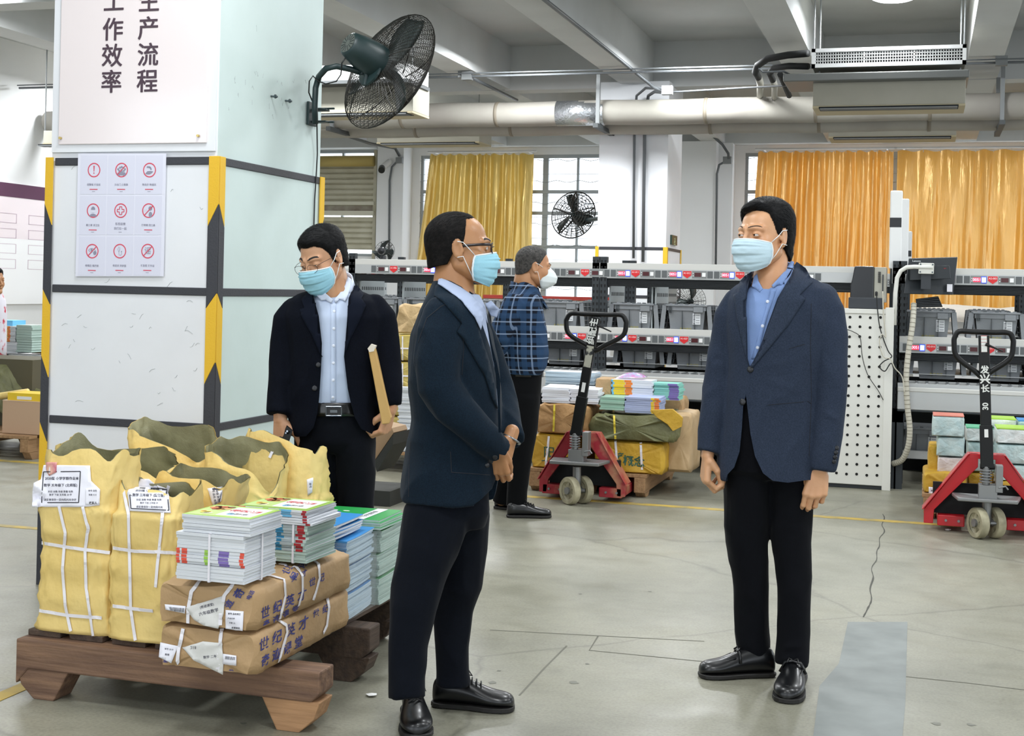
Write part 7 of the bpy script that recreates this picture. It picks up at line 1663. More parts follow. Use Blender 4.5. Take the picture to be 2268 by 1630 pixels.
for x in (-4.52, -4.1, -3.68, -3.26, P(1250, 700, Y=11.1).x, P(1411, 700, Y=11.1).x, P(1527, 700, Y=11.1).x, P(1645, 700, Y=11.1).x):
    nm = ['grey tote on the upper shelf, behind the shoulder of the looking-down man', 'grey tote on the upper shelf, left of the navy man', 'grey tote on the upper shelf, hidden by the navy man head', 'grey tote on the upper shelf, just left of the checked shirt', 'grey tote on the upper shelf, right of the checked shirt, behind the left jack handle', 'grey tote on the upper shelf, first right of the dark double post', 'grey tote on the upper shelf, second right of the dark double post', 'grey tote on the upper shelf, behind the grey blue blazer'][k]
    place_tote(x, 11.16, zu, nm, 'totes on the upper shelf of the long rack'); k += 1
k = 0
for x in (-3.3, P(1255, 800, Y=11.1).x, P(1420, 800, Y=11.1).x, P(1540, 800, Y=11.1).x):
    place_tote(x, 11.2, zl-.04, 'grey tote on the lower shelf, ' + ['behind the checked man', 'behind the left jack handle', 'first right of the dark double post', 'second right of the dark double post'][k], 'totes on the lower shelf of the long rack'); k += 1
k = 0
for x in (P(2058, 700, Y=11.1).x, P(2205, 700, Y=11.1).x, 1.05):
    place_tote(x, 11.16, zu, 'grey tote on the upper shelf of the right rack, ' + ['under the monitor', 'right of the monitor', 'at the picture edge'][k], 'totes on the upper shelf of the right rack'); k += 1
k = 0
for x in (P(2075, 820, Y=11.1).x, P(2215, 820, Y=11.1).x):
    place_tote(x, 11.2, zl-.04, 'grey tote on the lower shelf of the right rack, ' + ['left of the jack shaft', 'right of the jack shaft'][k], 'totes on the lower shelf of the right rack'); k += 1
k = 0
for x, in ((-1.52,), (-1.1,), (P(2040, 980, Y=11.1).x,), (.5,), (-2.3,)):
    place_tote(x, 11.15, .2, 'grey tote near the floor under the rack, ' + ['beside the blazer sleeve cuff', 'behind the blazer', 'right of the perforated cabinet', 'behind the wrapped books', 'behind the left loaded pallet'][k], 'totes near the floor'); k += 1
for i, x in enumerate((-5.6, -5.1, -3.8, -3.2, .1, .6, 1.2)): place_tote(x, 13.95, 1.106, 'grey tote in the rear row of racks, ' + ['far left', 'second from the left', 'left of centre', 'centre', 'under the curtain middle', 'right part', 'at the right edge'][i], 'totes in the rear row')
# dark side boards between posts
# white packing tables behind the racks
M_tbl = mat('table_white', 'E6E4E2', .5); M_mnd = mat('cream_cloth', 'EFE6DA', .7, bump=(5, .4, None, .05))
tb = thing('packing_table', 'long white table behind the right rack heaped with cream paper', 'table', (1.2, 15.4, 0))
MB().box((-.2, 15.0, 1.12), (3.6, 15.9, 1.2), M_tbl).build('table_top', tb); 
for x in (-.15, 1.7, 3.5): MB().box((x, 15.1, 0), (x+.06, 15.8, 1.12), M_tbl).build('leg', tb)
mb = MB(); rings = []
for i in range(40):
    x = -.1+3.6*i/39; h = .17+.03*noise.noise(Vector((x*2, 0, 0))); rings.append([Vector((x, 15.05+.8*j/11, 1.2+h*math.sin(math.pi*j/11)**.5+.015*noise.noise(Vector((x*6, j*.7, 0))))) for j in range(12)]+[Vector((x, 15.45, 1.2))])
mb.ring_loft(rings, M_mnd); o = mb.build('paper_heap', smooth=True); tag(o, 'long low heap of cream wrapping paper on the white table at right', 'paper')
tb = thing('packing_table', 'pale sorting table with red edge behind the left part of the long rack', 'table', (-3.9, 15.2, 0))
MB().box((-4.9, 15.0, 1.28), (-3.3, 15.8, 1.33), mat('table_cream', 'D9D2BC', .5)).build('table_top', tb); MB().box((-4.9, 14.98, 1.33), (-3.4, 15.4, 1.37), mat('red_box', 'A8382E', .5)).build('red_edge', tb)
for x in (-4.8, -3.4): MB().box((x, 15.1, 0), (x+.06, 15.7, 1.28), M_tbl).build('leg', tb)
# ---------------------------------------------------------------- perforated cabinet with printer, tower posts, monitor
M_cab = mat('cabinet_cream', 'DCDCD6', .5, bump=(50, .03))
cb = thing('perforated_cabinet', 'tall cream metal cabinet with rows of round holes, beside the blazer man', 'cabinet', (-.5, 10.7, 0))
cx1 = P(1972, 900, Y=10.45).x; cx0 = cx1-.82
MB().box((cx0, 10.452, .03), (cx1-.025, 11.0, 1.31), M_cab).build('cabinet_body', cb, bevel=.004)
MB().box((cx1-.05, 10.44, .0), (cx1+.012, 10.5, 1.36), M_cab).box((cx0, 10.445, 1.31), (cx1+.012, 11.02, 1.345), M_cab).box((cx0, 10.47, .0), (cx1-.05, 10.95, .03), M_post).box((cx1-.05, 10.44, .13), (cx1+.014, 10.51, .135), M_hole).build('frame', cb, bevel=.004)
hb = MB()
for i in range(10):
    for j in range(17):
        x = cx1-.085-.0735*i; z = 1.285-.0735*j-.004*(i % 2)
        if x < cx0+.02 or z < .06: continue
        hb.cyl((x, 10.449, z), (x, 10.46, z), .0105, M_hole, 12)
hb.build('hole_pattern', cb)
pr = thing('label_printer', 'black and beige printer standing on the perforated cabinet', 'printer', P(1922, 688, Y=10.7))
a, b_ = P(1882, 690, Y=10.55), P(1936, 590, Y=10.55); q = P(1963, 600, Y=10.55)
zt_ = 1.346
MB().prism([(a.x, 10.55, zt_), (b_.x, 10.55, zt_), (b_.x, 10.55, b_.z), (a.x+.03, 10.55, b_.z), (a.x+.012, 10.55, b_.z-.1), (a.x, 10.55, b_.z-.15)], (0, .35, 0), mat('printer_black', '16181C', .25, coat=.3)).build('front_shell', pr, bevel=.006)
MB().box((a.x-.01, 10.53, zt_), (b_.x+.07, 10.9, zt_+.085), mat('printer_dark', '2C3036', .4)).build('base', pr, bevel=.006)
MB().box((b_.x+.002, 10.56, zt_+.05), (q.x, 10.88, b_.z-.005), mat('printer_beige', 'A9A79C', .5)).build('rear_panel', pr, bevel=.004)
pt = MB()
for k in range(12): pt.box((b_.x+.03, 10.553, zt_+.2+.007*k), (b_.x+.05, 10.56, zt_+.203+.007*k), M_hole)
pt.box((b_.x+.062, 10.552, zt_+.12), (b_.x+.07, 10.56, zt_+.26), M_post).box((b_.x+.012, 10.552, zt_+.1), (b_.x+.03, 10.56, zt_+.13), M_hole).build('port', pr)
def cable(name, label, pts, r, m, n=6):
    sp = []
    P_ = [Vector(p) for p in pts]
    for i in range(len(P_)-1):
        p0, p1, p2, p3 = P_[max(i-1, 0)], P_[i], P_[i+1], P_[min(i+2, len(P_)-1)]
        for k in range(6): t = k/6; sp.append(.5*((2*p1)+(p2-p0)*t+(2*p0-5*p1+4*p2-p3)*t*t+(3*p1-p0-3*p2+p3)*t**3))
    sp.append(P_[-1]); o = MB().tube(sp, r, m, n).build(name, smooth=True); return tag(o, label, 'cable')
M_cw = mat('cable_grey', 'C2BEB0', .5)
cable('cable', 'black power cable hanging from the printer down the perforated cabinet', [P(1941, 645, Y=10.42), P(1944, 690, Y=10.42), P(1950, 730, Y=10.42), P(1966, 775, Y=10.41), P(1975, 790, Y=10.4), P(1958, 800, Y=10.4), P(1948, 812, Y=10.4), P(1960, 822, Y=10.4), P(1975, 805, Y=10.41), P(1985, 850, Y=10.42)], .0042, M_cord)
cable('cable', 'grey looped cable hanging beside the printer cord', [P(1955, 645, Y=10.4), P(1957, 700, Y=10.4), P(1962, 745, Y=10.4), P(1953, 740, Y=10.38), P(1948, 760, Y=10.38), P(1957, 790, Y=10.38), P(1972, 795, Y=10.38), P(1982, 815, Y=10.38), P(1998, 835, Y=10.4), P(2003, 870, Y=10.4)], .0045, M_cw)
cable('cable', 'thin black wire curving over the perforated cabinet holes', [P(1870, 728, Y=10.43), P(1890, 735, Y=10.43), P(1905, 748, Y=10.43), P(1910, 790, Y=10.43), P(1922, 830, Y=10.43), P(1945, 865, Y=10.43), P(1956, 886, Y=10.43)], .0028, M_cord)
# spiral wrapped cable
pts = [P(2024, 672, Y=10.55), P(2021, 720, Y=10.5), P(2012, 780, Y=10.48), P(2007, 840, Y=10.46), P(2010, 900, Y=10.46), P(2015, 950, Y=10.46), P(2011, 990, Y=10.46), P(1998, 1018, Y=10.5), P(1978, 1027, Y=10.55)]
o = cable('spiral_cable', 'thick cream spiral wrapped cable running down from the monitor', pts, .021, M_cw, 12)
rb = MB(); ev_ = [Vector(v.co) for v in o.data.vertices][::1]
nseg = len(ev_)//12
for i in range(nseg):
    c = sum(ev_[i*12:(i+1)*12], Vector())/12
    if i: rb.tube([prev_.lerp(c, .4), prev_.lerp(c, .55)], .0225, mat('spiral_gap', '8C8778', .7), 12)
    prev_ = c
rb.build('spiral_wrap', o)
for i, (px, ty, yy) in enumerate(((1982, 422, 10.95), (2001, 440, 11.9), (2010, 512, 13.4))):
    t = thing('light_tower_post', ('tallest and nearest white tower post with a black band, left of the monitor', 'middle white tower post, almost hidden behind the nearest', 'shortest and farthest white tower post with a black band')[i], 'post', P(px, 600, Y=yy))
    w = .046 if i == 0 else .035; c = P(px, 600, Y=yy); zt_ = P(px, ty, Y=yy).z
    MB().box((c.x-w, yy, 1.66), (c.x+w, yy+.09, zt_), mat('tower_white', 'E4E5E4', .4)).build('tower_body', t, bevel=.01)
    if i != 1: zb_ = P(px, 482 if i == 0 else 555, Y=yy).z; zc = P(px, 503 if i == 0 else 568, Y=yy).z; MB().box((c.x-w-.001, yy-.002, zc), (c.x+w*.9, yy+.01, zb_), mat('fan_black', '')).build('band', t)
    MB().box((c.x-w*.8, yy+.01, 0), (c.x+w*.8, yy+.07, 1.67), M_post).build('mounting', t)
mo = thing('monitor', 'black computer monitor seen from behind on a bent white arm', 'monitor', P(2060, 640, Y=10.6))
M_mon = mat('monitor_black', '1E2429', .4)
cor = [P(x, y, Y=10.6+dy) for x, y, dy in ((2013, 572, 0), (2121, 569, .12), (2111, 653, .08), (2001, 651, -.04))]
MB().prism([cor[3], cor[2], cor[1], cor[0]], Vector((0, .03, 0)), M_mon).build('screen_housing', mo, bevel=.006)
hc = [P(x, y, Y=10.56) for x, y in ((2016, 590), (2103, 588), (2106, 617), (2014, 621))]; MB().prism(hc[::-1], Vector((0, .05, 0)), M_mon).build('rear_hump', mo, bevel=.006)
MB().box((P(2040, 610, Y=10.5).x, 10.5, P(2040, 640, Y=10.5).z), (P(2062, 610, Y=10.5).x, 10.56, P(2040, 600, Y=10.5).z), mat('printer_dark', '')).build('stand_neck', mo)
ap = [P(x, y, Y=10.47) for x, y in ((1981, 720), (1983, 650), (1987, 615), (1995, 600), (2008, 592), (2025, 591), (2066, 592))]
ar = MB().tube(ap, .016, M_cab, 12).build('support_arm', mo, smooth=True)
MB().prism([P(x, y, Y=10.465) for x, y in ((2035, 582), (2069, 583), (2068, 607), (2034, 606))][::-1], Vector((0, .02, 0)), M_cab).build('mounting_plate', ar, bevel=.004)
for x, y in ((2039, 585), (2066, 586), (2065, 603), (2038, 602)): q = P(x, y, Y=10.46); MB().cyl(q, q+Vector((0, .012, 0)), .006, mat('bolt_steel', ''), 10).build('screw', ar)
tx = MB(); text(tx, 'Lenovo', P(2030, 578, Y=10.592), (1, 0, 0), (0, 0, 1), .02, mat('logo_white', 'D8DCDC', .4), .01); text(tx, 'TFT', P(2093, 595, Y=10.553), (1, 0, 0), (0, 0, 1), .012, mat('band_darkred', ''), .01); tx.build('logo', mo)
MB().box((P(2098, 630, Y=10.56).x, 10.63, P(2098, 646, Y=10.56).z), (P(2110, 630, Y=10.56).x, 10.65, P(2098, 629, Y=10.56).z), mat('label_paper', '')).build('label', mo)
kb = thing('keyboard', 'black keyboard tilted on edge below the monitor', 'keyboard', P(2058, 680, Y=10.7)); kc = [P(x, y, Y=10.6+d) for x, y, d in ((2028, 662, 0), (2078, 656, .1), (2088, 680, .05), (2030, 681, -.05))]
MB().prism(kc[::-1], Vector((0, .02, 0)), M_hole).build('keyboard_body', kb); kk = MB()
for i in range(5):
    a = kc[0].lerp(kc[3], (i+.6)/5.6); b_ = kc[1].lerp(kc[2], (i+.6)/5.6); kk.tube([a+Vector((0, -.004, 0)), b_+Vector((0, -.004, 0))], .003, M_mon, 4)
kk.build('key_row', kb)
es = thing('exit_sign', 'small green emergency exit sign on the side of the far pillar', 'sign', P(1493, 530, X=-3.0))
q0 = P(1488, 520, X=-2.99); q1 = P(1499, 544, X=-2.99)
MB().box((-3.01, q0.y, q1.z), (-2.985, q1.y, q0.z), mat('sign_dark_green', '24382C', .4)).build('sign_panel', es); tx = MB(); cc = (q0+q1)/2; text(tx, '↗', (-2.984, cc.y, cc.z), (0, 1, 0), (0, 0, 1), .1, mat('sign_green', 'CFE8B8', .4), .02); text(tx, '出口', (-2.984, cc.y, cc.z-.04), (0, 1, 0), (0, 0, 1), .06, mat('sign_green', ''), .01); tx.build('sign_symbol', es)
# ================================================================ pallet jacks and far loads
M_jb = mat('jack_black', '08090A', .42, spec=.35); M_whl = mat('wheel_cream', 'B3AC90', .6, var=('7E7862', 12, .3, .65)); M_cast = mat('cast_grey', '8B8C8C', .45, .7); M_stk = mat('sticker_white', 'E4E4E2', .5)
def jack(label, x, y, red, topx, lean, loop, zt, zb, plate, whl_rot=0, text_rows=(), stickers=(), bare=False, worn=None, spread=.3):
    t = thing('pallet_jack', label, 'pallet jack', (x, y, 0)); rw = .093
    Mr = mat('jack_red_'+red, red, .35, coat=.2, var=(worn, 6, .3, .5) if worn else None)
    for s in (-1, 1):
        Mw = Matrix.Translation((x, y, rw)) @ Matrix.Rotation(whl_rot, 4, 'Z') @ Matrix.Translation((s*.055, 0, 0)) @ Matrix.Rotation(math.pi/2, 4, 'Y')
        w = MB(); w.lathe([(.062, -.024), (rw-.006, -.026), (rw, -.018), (rw, .018), (rw-.006, .026), (.062, .024)], M_whl, 32, Mw); w.lathe([(.064, -.02), (.05, -.008), (.03, -.014), (.0, -.03)], M_whl, 24, Mw); w.lathe([(.064, .02), (.05, .008), (.03, .014), (.0, .03)], M_whl, 24, Mw)
        for k in range(6): w.box((.03, -.008, -.016), (.064, .008, .016), M_whl, Mw @ Matrix.Rotation(k*math.pi/3, 4, 'Z'))
        o = w.build('wheel', t, auto=40); MB().cyl(Mw @ Vector((0, 0, -.032)), Mw @ Vector((0, 0, .032)), .024, M_cast, 16).build('hub', o)
    MB().cyl((x-.06, y, rw), (x+.06, y, rw), .014, M_cast, 10).cyl((x, y+.0, rw), (x, y, .25), .028, M_cast, 16).build('fork_column', t)
    pb = MB(); pb.prism([(x-.17, y-.09, plate), (x+.17, y-.09, plate), (x+.2, y+.12, plate), (x-.2, y+.12, plate)], (0, 0, .022), M_cast); pb.build('turntable_plate', t, bevel=.006)
    pu = MB(); pu.box((x-.05, y-.055, plate+.02), (x+.055, y+.05, plate+.1), M_cast).cyl((x-.01, y-.03, plate+.1), (x-.01, y-.03, plate+.21), .022, M_cast, 16).box((x+.045, y-.06, plate+.06), (x+.085, y+.03, plate+.22), M_cast)
    for k in range(5): z = plate+.12+.017*k; pu.tube([Vector((x-.01+.034*math.cos(a), y-.03+.034*math.sin(a), z)) for a in np.linspace(0, 2*math.pi, 16)[:-1]], .0045, M_cast, 6, closed=True)
    pu.cyl((x-.045, y-.03, plate+.21), (x+.04, y-.03, plate+.21), .018, M_jb, 12).tube([(x+.06, y-.06, plate+.09), (x+.1, y-.06, plate+.1), (x+.115, y-.06, plate+.08)], .006, M_cast, 6); pu.build('hydraulic_pump', t, bevel=.004, seg=1)
    # red frame: two sloped cheeks meeting at the top
    yb = y+.12; fb = MB(); ap = zb+.02
    for s in (-1, 1):
        fb.prism([(x+s*.05, yb, ap), (x+s*.1, yb, ap), (x+s*spread, yb+.02, .13), (x+s*spread, yb+.02, .045), (x+s*(spread-.055), yb+.02, .045), (x+s*(spread-.06), yb+.02, .13), (x+s*.05, yb, ap-.08)], (0, .03, 0), Mr)
        fb.prism([(x+s*.1, yb-.01, ap), (x+s*(spread+.005), yb, .13), (x+s*(spread+.005), yb+.16, .13), (x+s*.1, yb+.12, ap)], (s*.008, 0, 0), Mr)
    fb.box((x-.1, yb, ap-.03), (x+.1, yb+.12, ap), Mr).box((x-spread+.05, yb+.1, .1), (x+spread-.05, yb+.12, ap*.6), mat('void_dark', '')); fb.build('frame', t, bevel=.006)
    for s in (-1, 1):
        f = MB(); xa = x+s*min(.2, spread-.09); f.prism([(xa-.08, yb+.02, .035), (xa+.08, yb+.02, .035), (xa+.08, yb+.02, .1), (xa-.08, yb+.02, .1)], (0, 1.15, 0), Mr); o = f.build('fork', t, bevel=.006)
        sc = MB(); sc.cyl((xa-.03, yb+.01, .07), (xa-.03, yb+.025, .07), .008, M_cast, 10).cyl((xa+.045, yb+.01, .07), (xa+.045, yb+.025, .07), .008, M_cast, 10); sc.build('rivet', o)
    # shaft, loop handle
    b0 = Vector((x-.005, y-.03, plate+.2)); b1 = Vector((topx, y-.03-lean, zt-.02)); d = (b1-b0); L = d.length; dz = d.normalized(); dx_ = (Vector((1, 0, 0))-dz*dz.x).normalized(); dy_ = dz.cross(dx_); Mx = Matrix(((dx_.x, dy_.x, dz.x, b0.x), (dx_.y, dy_.y, dz.y, b0.y), (dx_.z, dy_.z, dz.z, b0.z), (0, 0, 0, 1)))
    mb = MB(); mb.box((-.037, -.02, 0), (.037, .02, L*.32), M_jb, Mx); mb.box((-.031, -.016, L*.3), (.031, .016, L*.99), M_jb, Mx); mb.build('shaft', t, bevel=.004)
    (lw, lh) = loop; c = b1; pts = []
    for (u, v) in ((0, -lh), (-.3, -lh*.86), (-.75, -lh*.66), (-.95, -lh*.5), (-1, -lh*.25), (-.98, -.035), (-.84, 0.0), (-.4, 0), (0, 0), (.4, 0), (.84, 0), (.98, -.035), (1, -lh*.25), (.95, -lh*.5), (.75, -lh*.66), (.3, -lh*.86)): pts.append(c+Vector((u*lw, 0, v+.012)))
    mb = MB(); sp = []
    for i in range(len(pts)):
        p0, p1, p2, p3 = pts[i-1], pts[i], pts[(i+1) % len(pts)], pts[(i+2) % len(pts)]
        for k in range(4): q = k/4; sp.append(.5*((2*p1)+(p2-p0)*q+(2*p0-5*p1+4*p2-p3)*q*q+(3*p1-p0-3*p2+p3)*q**3))
    mb.tube(sp, .0165, M_jb, 10, closed=True); o = mb.build('loop_handle', t, smooth=True)
    MB().tube([c+Vector((.01, -.02, -.06)), c+Vector((.05, -.02, -.075)), c+Vector((.11, -.02, -.1))], [.01, .006, .004], M_jb, 8).build('release_lever', t)
    if stickers or text_rows:
        sb = MB()
        for (u0, u1, w, m) in stickers: sb.box((-w, -.0185 if u0 > .3 else -.0225, L*u0), (w, -.0165, L*u1), m, Mx)
        xr = (Mx.to_3x3() @ Vector((1, 0, 0))).normalized(); ur = d.normalized()
        if (xr.x < 0): xr = -xr
        for (s, u, sz, m, rot) in text_rows:
            ctr = Mx @ Vector((0, -.0195 if u > .3 else -.024, L*u)); text(sb, s, ctr, xr if not rot else ur, ur if not rot else -xr, sz, m, .03)
        sb.build('marking', t, fix=False)
    return t
Wm = mat('marking_white', 'DADCD8', .6); Rd = mat('sticker_red', 'C83A34', .5)
gx = .385; 
jack('red pallet jack at the right edge with number 30 on its black shaft', .392, 8.62, 'B81420', .352, -.02, (.168, .27), 1.245, .47, .225, .5, [('8', .0, 0, Wm, 0)][:0]+[('30', .46, .045, Wm, 1), ('兴', .66, .06, Wm, 0), ('发', .73, .05, Wm, 0), ('长', .59, .05, Wm, 0)], [(.865, .985, .0165, Wm), (.04+.19, .29, .011, M_stk)]+[(.865+.024*k, .868+.024*k, .0175, Rd) for k in range(6)], spread=.36)
jack('red pallet jack left of centre with white characters on its black shaft', -2.2, 8.84, 'A02834', -2.085, .0, (.205, .24), 1.285, .45, .27, .9, [('主', .945, .06, Wm, 1), ('配', .87, .06, Wm, 1), ('组', .80, .06, Wm, 1)], [(.57, .75, .024, mat('peeled_primer', 'A9A89A', .6, var=('24272A', 22, .42, .5))), (.36, .44, .012, M_stk)], worn='B98A6A', spread=.3)
# generic pallet whose skids run away from the camera
M_pw = mat('pallet_pine', 'A98762', .75, bump=(8, .3, (12, 1, 12), .01), var=('8A6A4A', 4, .3, .7, (12, 1, 12)))
def pallet_y(label, x0, x1, y0, y1, zt):
    t = thing('wooden_pallet', label, 'pallet', ((x0+x1)/2, (y0+y1)/2, 0))
    for x in (x0, (x0+x1)/2-.04, x1-.08):
        o = MB().box((x, y0, zt-.13), (x+.08, y1, zt-.025), M_pw).build('skid', t, bevel=.005)
        for y in (y0+.02, y1-.2): MB().prism([(x+.004, y, zt-.13), (x+.004, y+.18, zt-.13), (x+.004, y+.13, 0), (x+.004, y+.04, 0)], (.072, 0, 0), M_pw).build('foot', o, bevel=.004)
    n = int((y1-y0)/.15)
    for i in range(n): MB().box((x0-.01, y0+(y1-y0)*i/n, zt-.025), (x1+.01, y0+(y1-y0)*i/n+.1, zt), M_pw).build('deck_board', t, bevel=.003)
    return t
pallet_y('pine pallet on the left red jack, loaded with yellow and brown bundles', -2.66, -1.82, 9.28, 10.45, .165)
zp = .166
M_yel2 = mat('yellow_woven', 'CDA53A', .5, spec=.4, bump=[(9, .7, None, .02), (35, .3, None, .01)], var=('B68D2C', 5, .3, .7)); M_olive = mat('olive_woven', '70704C', .5, spec=.4, bump=[(9, .7, None, .03), (30, .3, None, .01)], var=('585A3C', 5, .3, .7)); M_brn2 = mat('brown_sack', 'B48D5E', .55, spec=.4, bump=[(9, .7, None, .02), (35, .3, None, .01)], var=('A07A4E', 5, .3, .7)); M_tan = mat('pale_bundle', 'C4A882', .6, bump=[(12, .5, None, .01)], var=('B3966E', 6, .3, .7))
bx = lambda px, y=9.3: P(px, 950, Y=y).x
bz = lambda py, y=9.3, px=1300: P(px, py, Y=y).z
t1, o1_ = bundle('wrapped_bundle', 'yellow bundle at the lower left of the left jack load, green characters', 'bundle', bx(1178), bx(1275), 9.3, 9.75, zp, bz(966), M_yel2, 51, .012)
t2, o2_ = bundle('wrapped_bundle', 'yellow bundle at the lower right of the left jack load, reading three green characters', 'bundle', bx(1318), bx(1472), 9.3, 9.75, zp, bz(972), M_yel2, 52, .012)
t3, o3_ = bundle('wrapped_bundle', 'brown sack bundle with a yellow strap, upper left of the left jack load', 'bundle', bx(1185), bx(1305), 9.3, 9.75, bz(966)+.006, bz(897), M_brn2, 53, .016)
t4, o4_ = bundle('wrapped_bundle', 'drooping olive sack bundle with a yellow strap on the left jack load', 'bundle', bx(1308), bx(1498), 9.28, 9.75, bz(972)+.006, bz(912), M_olive, 54, .03, sag=.03)
for b_ in (t1, t2, t3, t4): pass
M_ys = mat('yellow_strap', 'D8C23C', .5)
strap_on(t1, o1_, [(1216, 966), (1209, 1030)], .016); strap_on(t2, o2_, [(1363, 973), (1368, 1042)], .016); strap_on(t2, o2_, [(1419, 975), (1422, 1040)], .016); strap_on(t3, o3_, [(1228, 897), (1226, 962)], .014, M_ys); strap_on(t4, o4_, [(1359, 908), (1363, 972)], .014, M_ys)
M_gi = mat('green_ink', '2B5A4C', .7)
print_on(t2, o2_, [('新概念', 1392, 1022, (24, 2.5), (0, -24), M_gi, .02), ('~', 1375, 1004, (20, 0), (0, -20), M_gi, .02)]); print_on(t1, o1_, [('阳', 1216, 1003, (26, 2), (0, -26), M_gi, .01), ('~', 1208, 1020, (30, 2), (0, -16), M_gi, .02)])
fl = MB(); pts = [P(x, y, Y=9.24) for x, y in ((1440, 908), (1490, 906), (1512, 925), (1510, 945), (1490, 955), (1478, 940), (1455, 925))]; fl.prism(pts, (0, .02, 0), M_yel2); fl.build('mouth_flap', t4, bevel=.004)
t5, o5_ = bundle('wrapped_bundle', 'pale string tied bundle standing at the right end of the left jack load', 'bundle', bx(1472, 9.5)+.02, bx(1532, 9.5), 9.5, 9.95, zp, bz(905, 9.5), M_tan, 55, .01)
t6, o6_ = bundle('wrapped_bundle', 'brown upright parcel behind the olive sack on the left jack load', 'bundle', bx(1455, 9.8), bx(1512, 9.8), 9.8, 10.1, zp, bz(872, 9.8), M_brown, 56, .012)
t7, o7_ = bundle('wrapped_bundle', 'large brown bundle filling the back of the left jack load', 'bundle', bx(1215, 9.9), bx(1400, 9.9), 9.8, 10.35, zp, bz(868, 9.9), M_brn2, 57, .012)
def far_stack(label, group, px0, px1, y, zb, zt, n, cover, page, bands=(), w=.2, curl=0, top=None, toplabel=None, seed=1):
    x0, x1 = P(px0, 900, Y=y).x, P(px1, 900, Y=y).x; h = (zt-zb)/n/1.03
    return stack(label, group, Vector((x0, y, 0)), rX, rY, zb, n, h, cover, page, w, x1-x0, seed, .004, rot=.02, bands=bands, curl=curl, topcover=top, toplabel=toplabel)
g = 'white booklets, lower %s heap on the left jack load'
far_stack('white booklet in the lower left heap on the left jack load', g % 'left', 1200, 1260, 9.32, bz(897)+.004, bz(862), 8, M_wh, M_wh, curl=.012, seed=61)
far_stack('white booklet in the lower right heap on the left jack load', g % 'right', 1262, 1325, 9.34, bz(897)+.004, bz(864), 7, M_wh, M_wh, curl=.012, seed=62)
far_stack('thin glossy booklet in the upper heap behind the jack shaft', 'upper glossy booklets on the left jack load', 1206, 1316, 9.6, bz(862, 9.6)+.006, bz(826, 9.6), 12, M_wh, M_pgb, seed=63)
M_sea = mat('seagreen_edge', '9DC0AE', .6); M_peri = mat('periwinkle_edge', 'A9B4D6', .6)
far_stack('sea green edged booklet in the lower pile on the olive sack', 'sea green booklets on the olive sack', 1328, 1382, 9.33, bz(906), bz(878), 6, M_sea, M_sea, curl=.008, seed=64)
far_stack('periwinkle edged booklet in the lower pile on the olive sack', 'periwinkle booklets on the olive sack', 1384, 1462, 9.33, bz(910), bz(876), 8, M_peri, M_peri, [(.75, .84, M_sp['y']), (.85, .98, M_sp['o'])], curl=.006, seed=65)
M_or = [(0, .05, M_sp['lb']), (.05, .32, M_sp['y']), (.33, .5, M_sp['o'])]
far_stack('workbook with yellow and orange printed spine in the pile above the olive sack', 'yellow and orange spined workbooks', 1354, 1444, 9.5, bz(876, 9.5), bz(838, 9.5), 7, M_wh, M_page, M_or, seed=66)
M_tl2 = mat('aqua_edge', '8CCFC2', .5)
far_stack('aqua booklet with purple printed spine at the right of the pile', 'aqua booklets with purple spines', 1447, 1503, 9.55, bz(878, 9.55), bz(842, 9.55), 8, M_tl2, M_tl2, [(.6, .98, M_sp['p'])], seed=67)
t8, o8_ = bundle('wrapped_bundle', 'small plain kraft block between the jack shaft and orange spines', 'bundle', bx(1316, 9.5), bx(1352, 9.5), 9.5, 9.7, bz(874, 9.5), bz(836, 9.5), M_brown, 58, .004)
o = MB(); rings = []
for i in range(10):
    a = i/9; rings.append([P(1365+60*a, 838, Y=9.55)+Vector((0, .16*j/11, .035*math.sin(math.pi*a)**.5*math.sin(math.pi*j/11)**.6+.008*noise.noise(Vector((a*9, j, 3)))+.004)) for j in range(12)])
o.ring_loft(rings, mat('iridescent_film', 'B9C9EA', .15, spec=.8, alpha=.75, var=('D88FC8', 30, .4, .6)), cap=False, closed=False); o = o.build('plastic_bag', smooth=True); tag(o, 'shiny bluish plastic bag lying on the yellow and orange spined workbooks', 'bag')
# load on the right pallet
pallet_y('pine pallet behind the right red jack, loaded with wrapped books', .03, 1.0, 9.22, 10.3, .165)
M_w1 = mat('film_white', 'DCE0DE', .3, spec=.6, bump=[(14, .8, None, .02)], var=('CBD6D6', 20, .35, .6)); M_w2 = mat('film_aqua', 'BFD3D2', .3, spec=.6, bump=[(14, .8, None, .02)], var=('A9C4C6', 16, .35, .6)); M_w3 = mat('film_pinkish', 'DDD3D0', .3, spec=.6, bump=[(14, .8, None, .02)], var=('CFC2C0', 16, .35, .6))
M_lime = mat('lime_cover', 'A9D24A', .4); M_mint2 = mat('mint_cover', '6CC39A', .4); M_coral = mat('coral_cover', 'E08A78', .4)
def wrapped(label, px0, px1, py0, py1, y, dy, m, seed, top=None):
    x0, x1 = P(px0, py0, Y=y).x, P(px1, py0, Y=y).x; z1, z0_ = P((px0+px1)/2, py0, Y=y).z, P((px0+px1)/2, py1, Y=y).z; z0_ = max(z0_, .167)
    t, o = bundle('wrapped_books', label, 'books', x0, x1, y, y+dy, z0_, z1, m, seed, .005, n=40, ny=14, ex=12)
    if top: MB().box((x0+.004, y+.004, z1-.001), (x1-.004, y+dy-.004, z1+.006), top).build('top_cover', t)
    return t, o
ty, oy = bundle('wrapped_bundle', 'yellow labelled bundle at the bottom left of the right pallet load', 'bundle', P(2044, 1080, Y=9.25).x, P(2138, 1080, Y=9.25).x, 9.25, 9.7, .167, P(2090, 1047, Y=9.25).z, M_yel2, 71, .01)
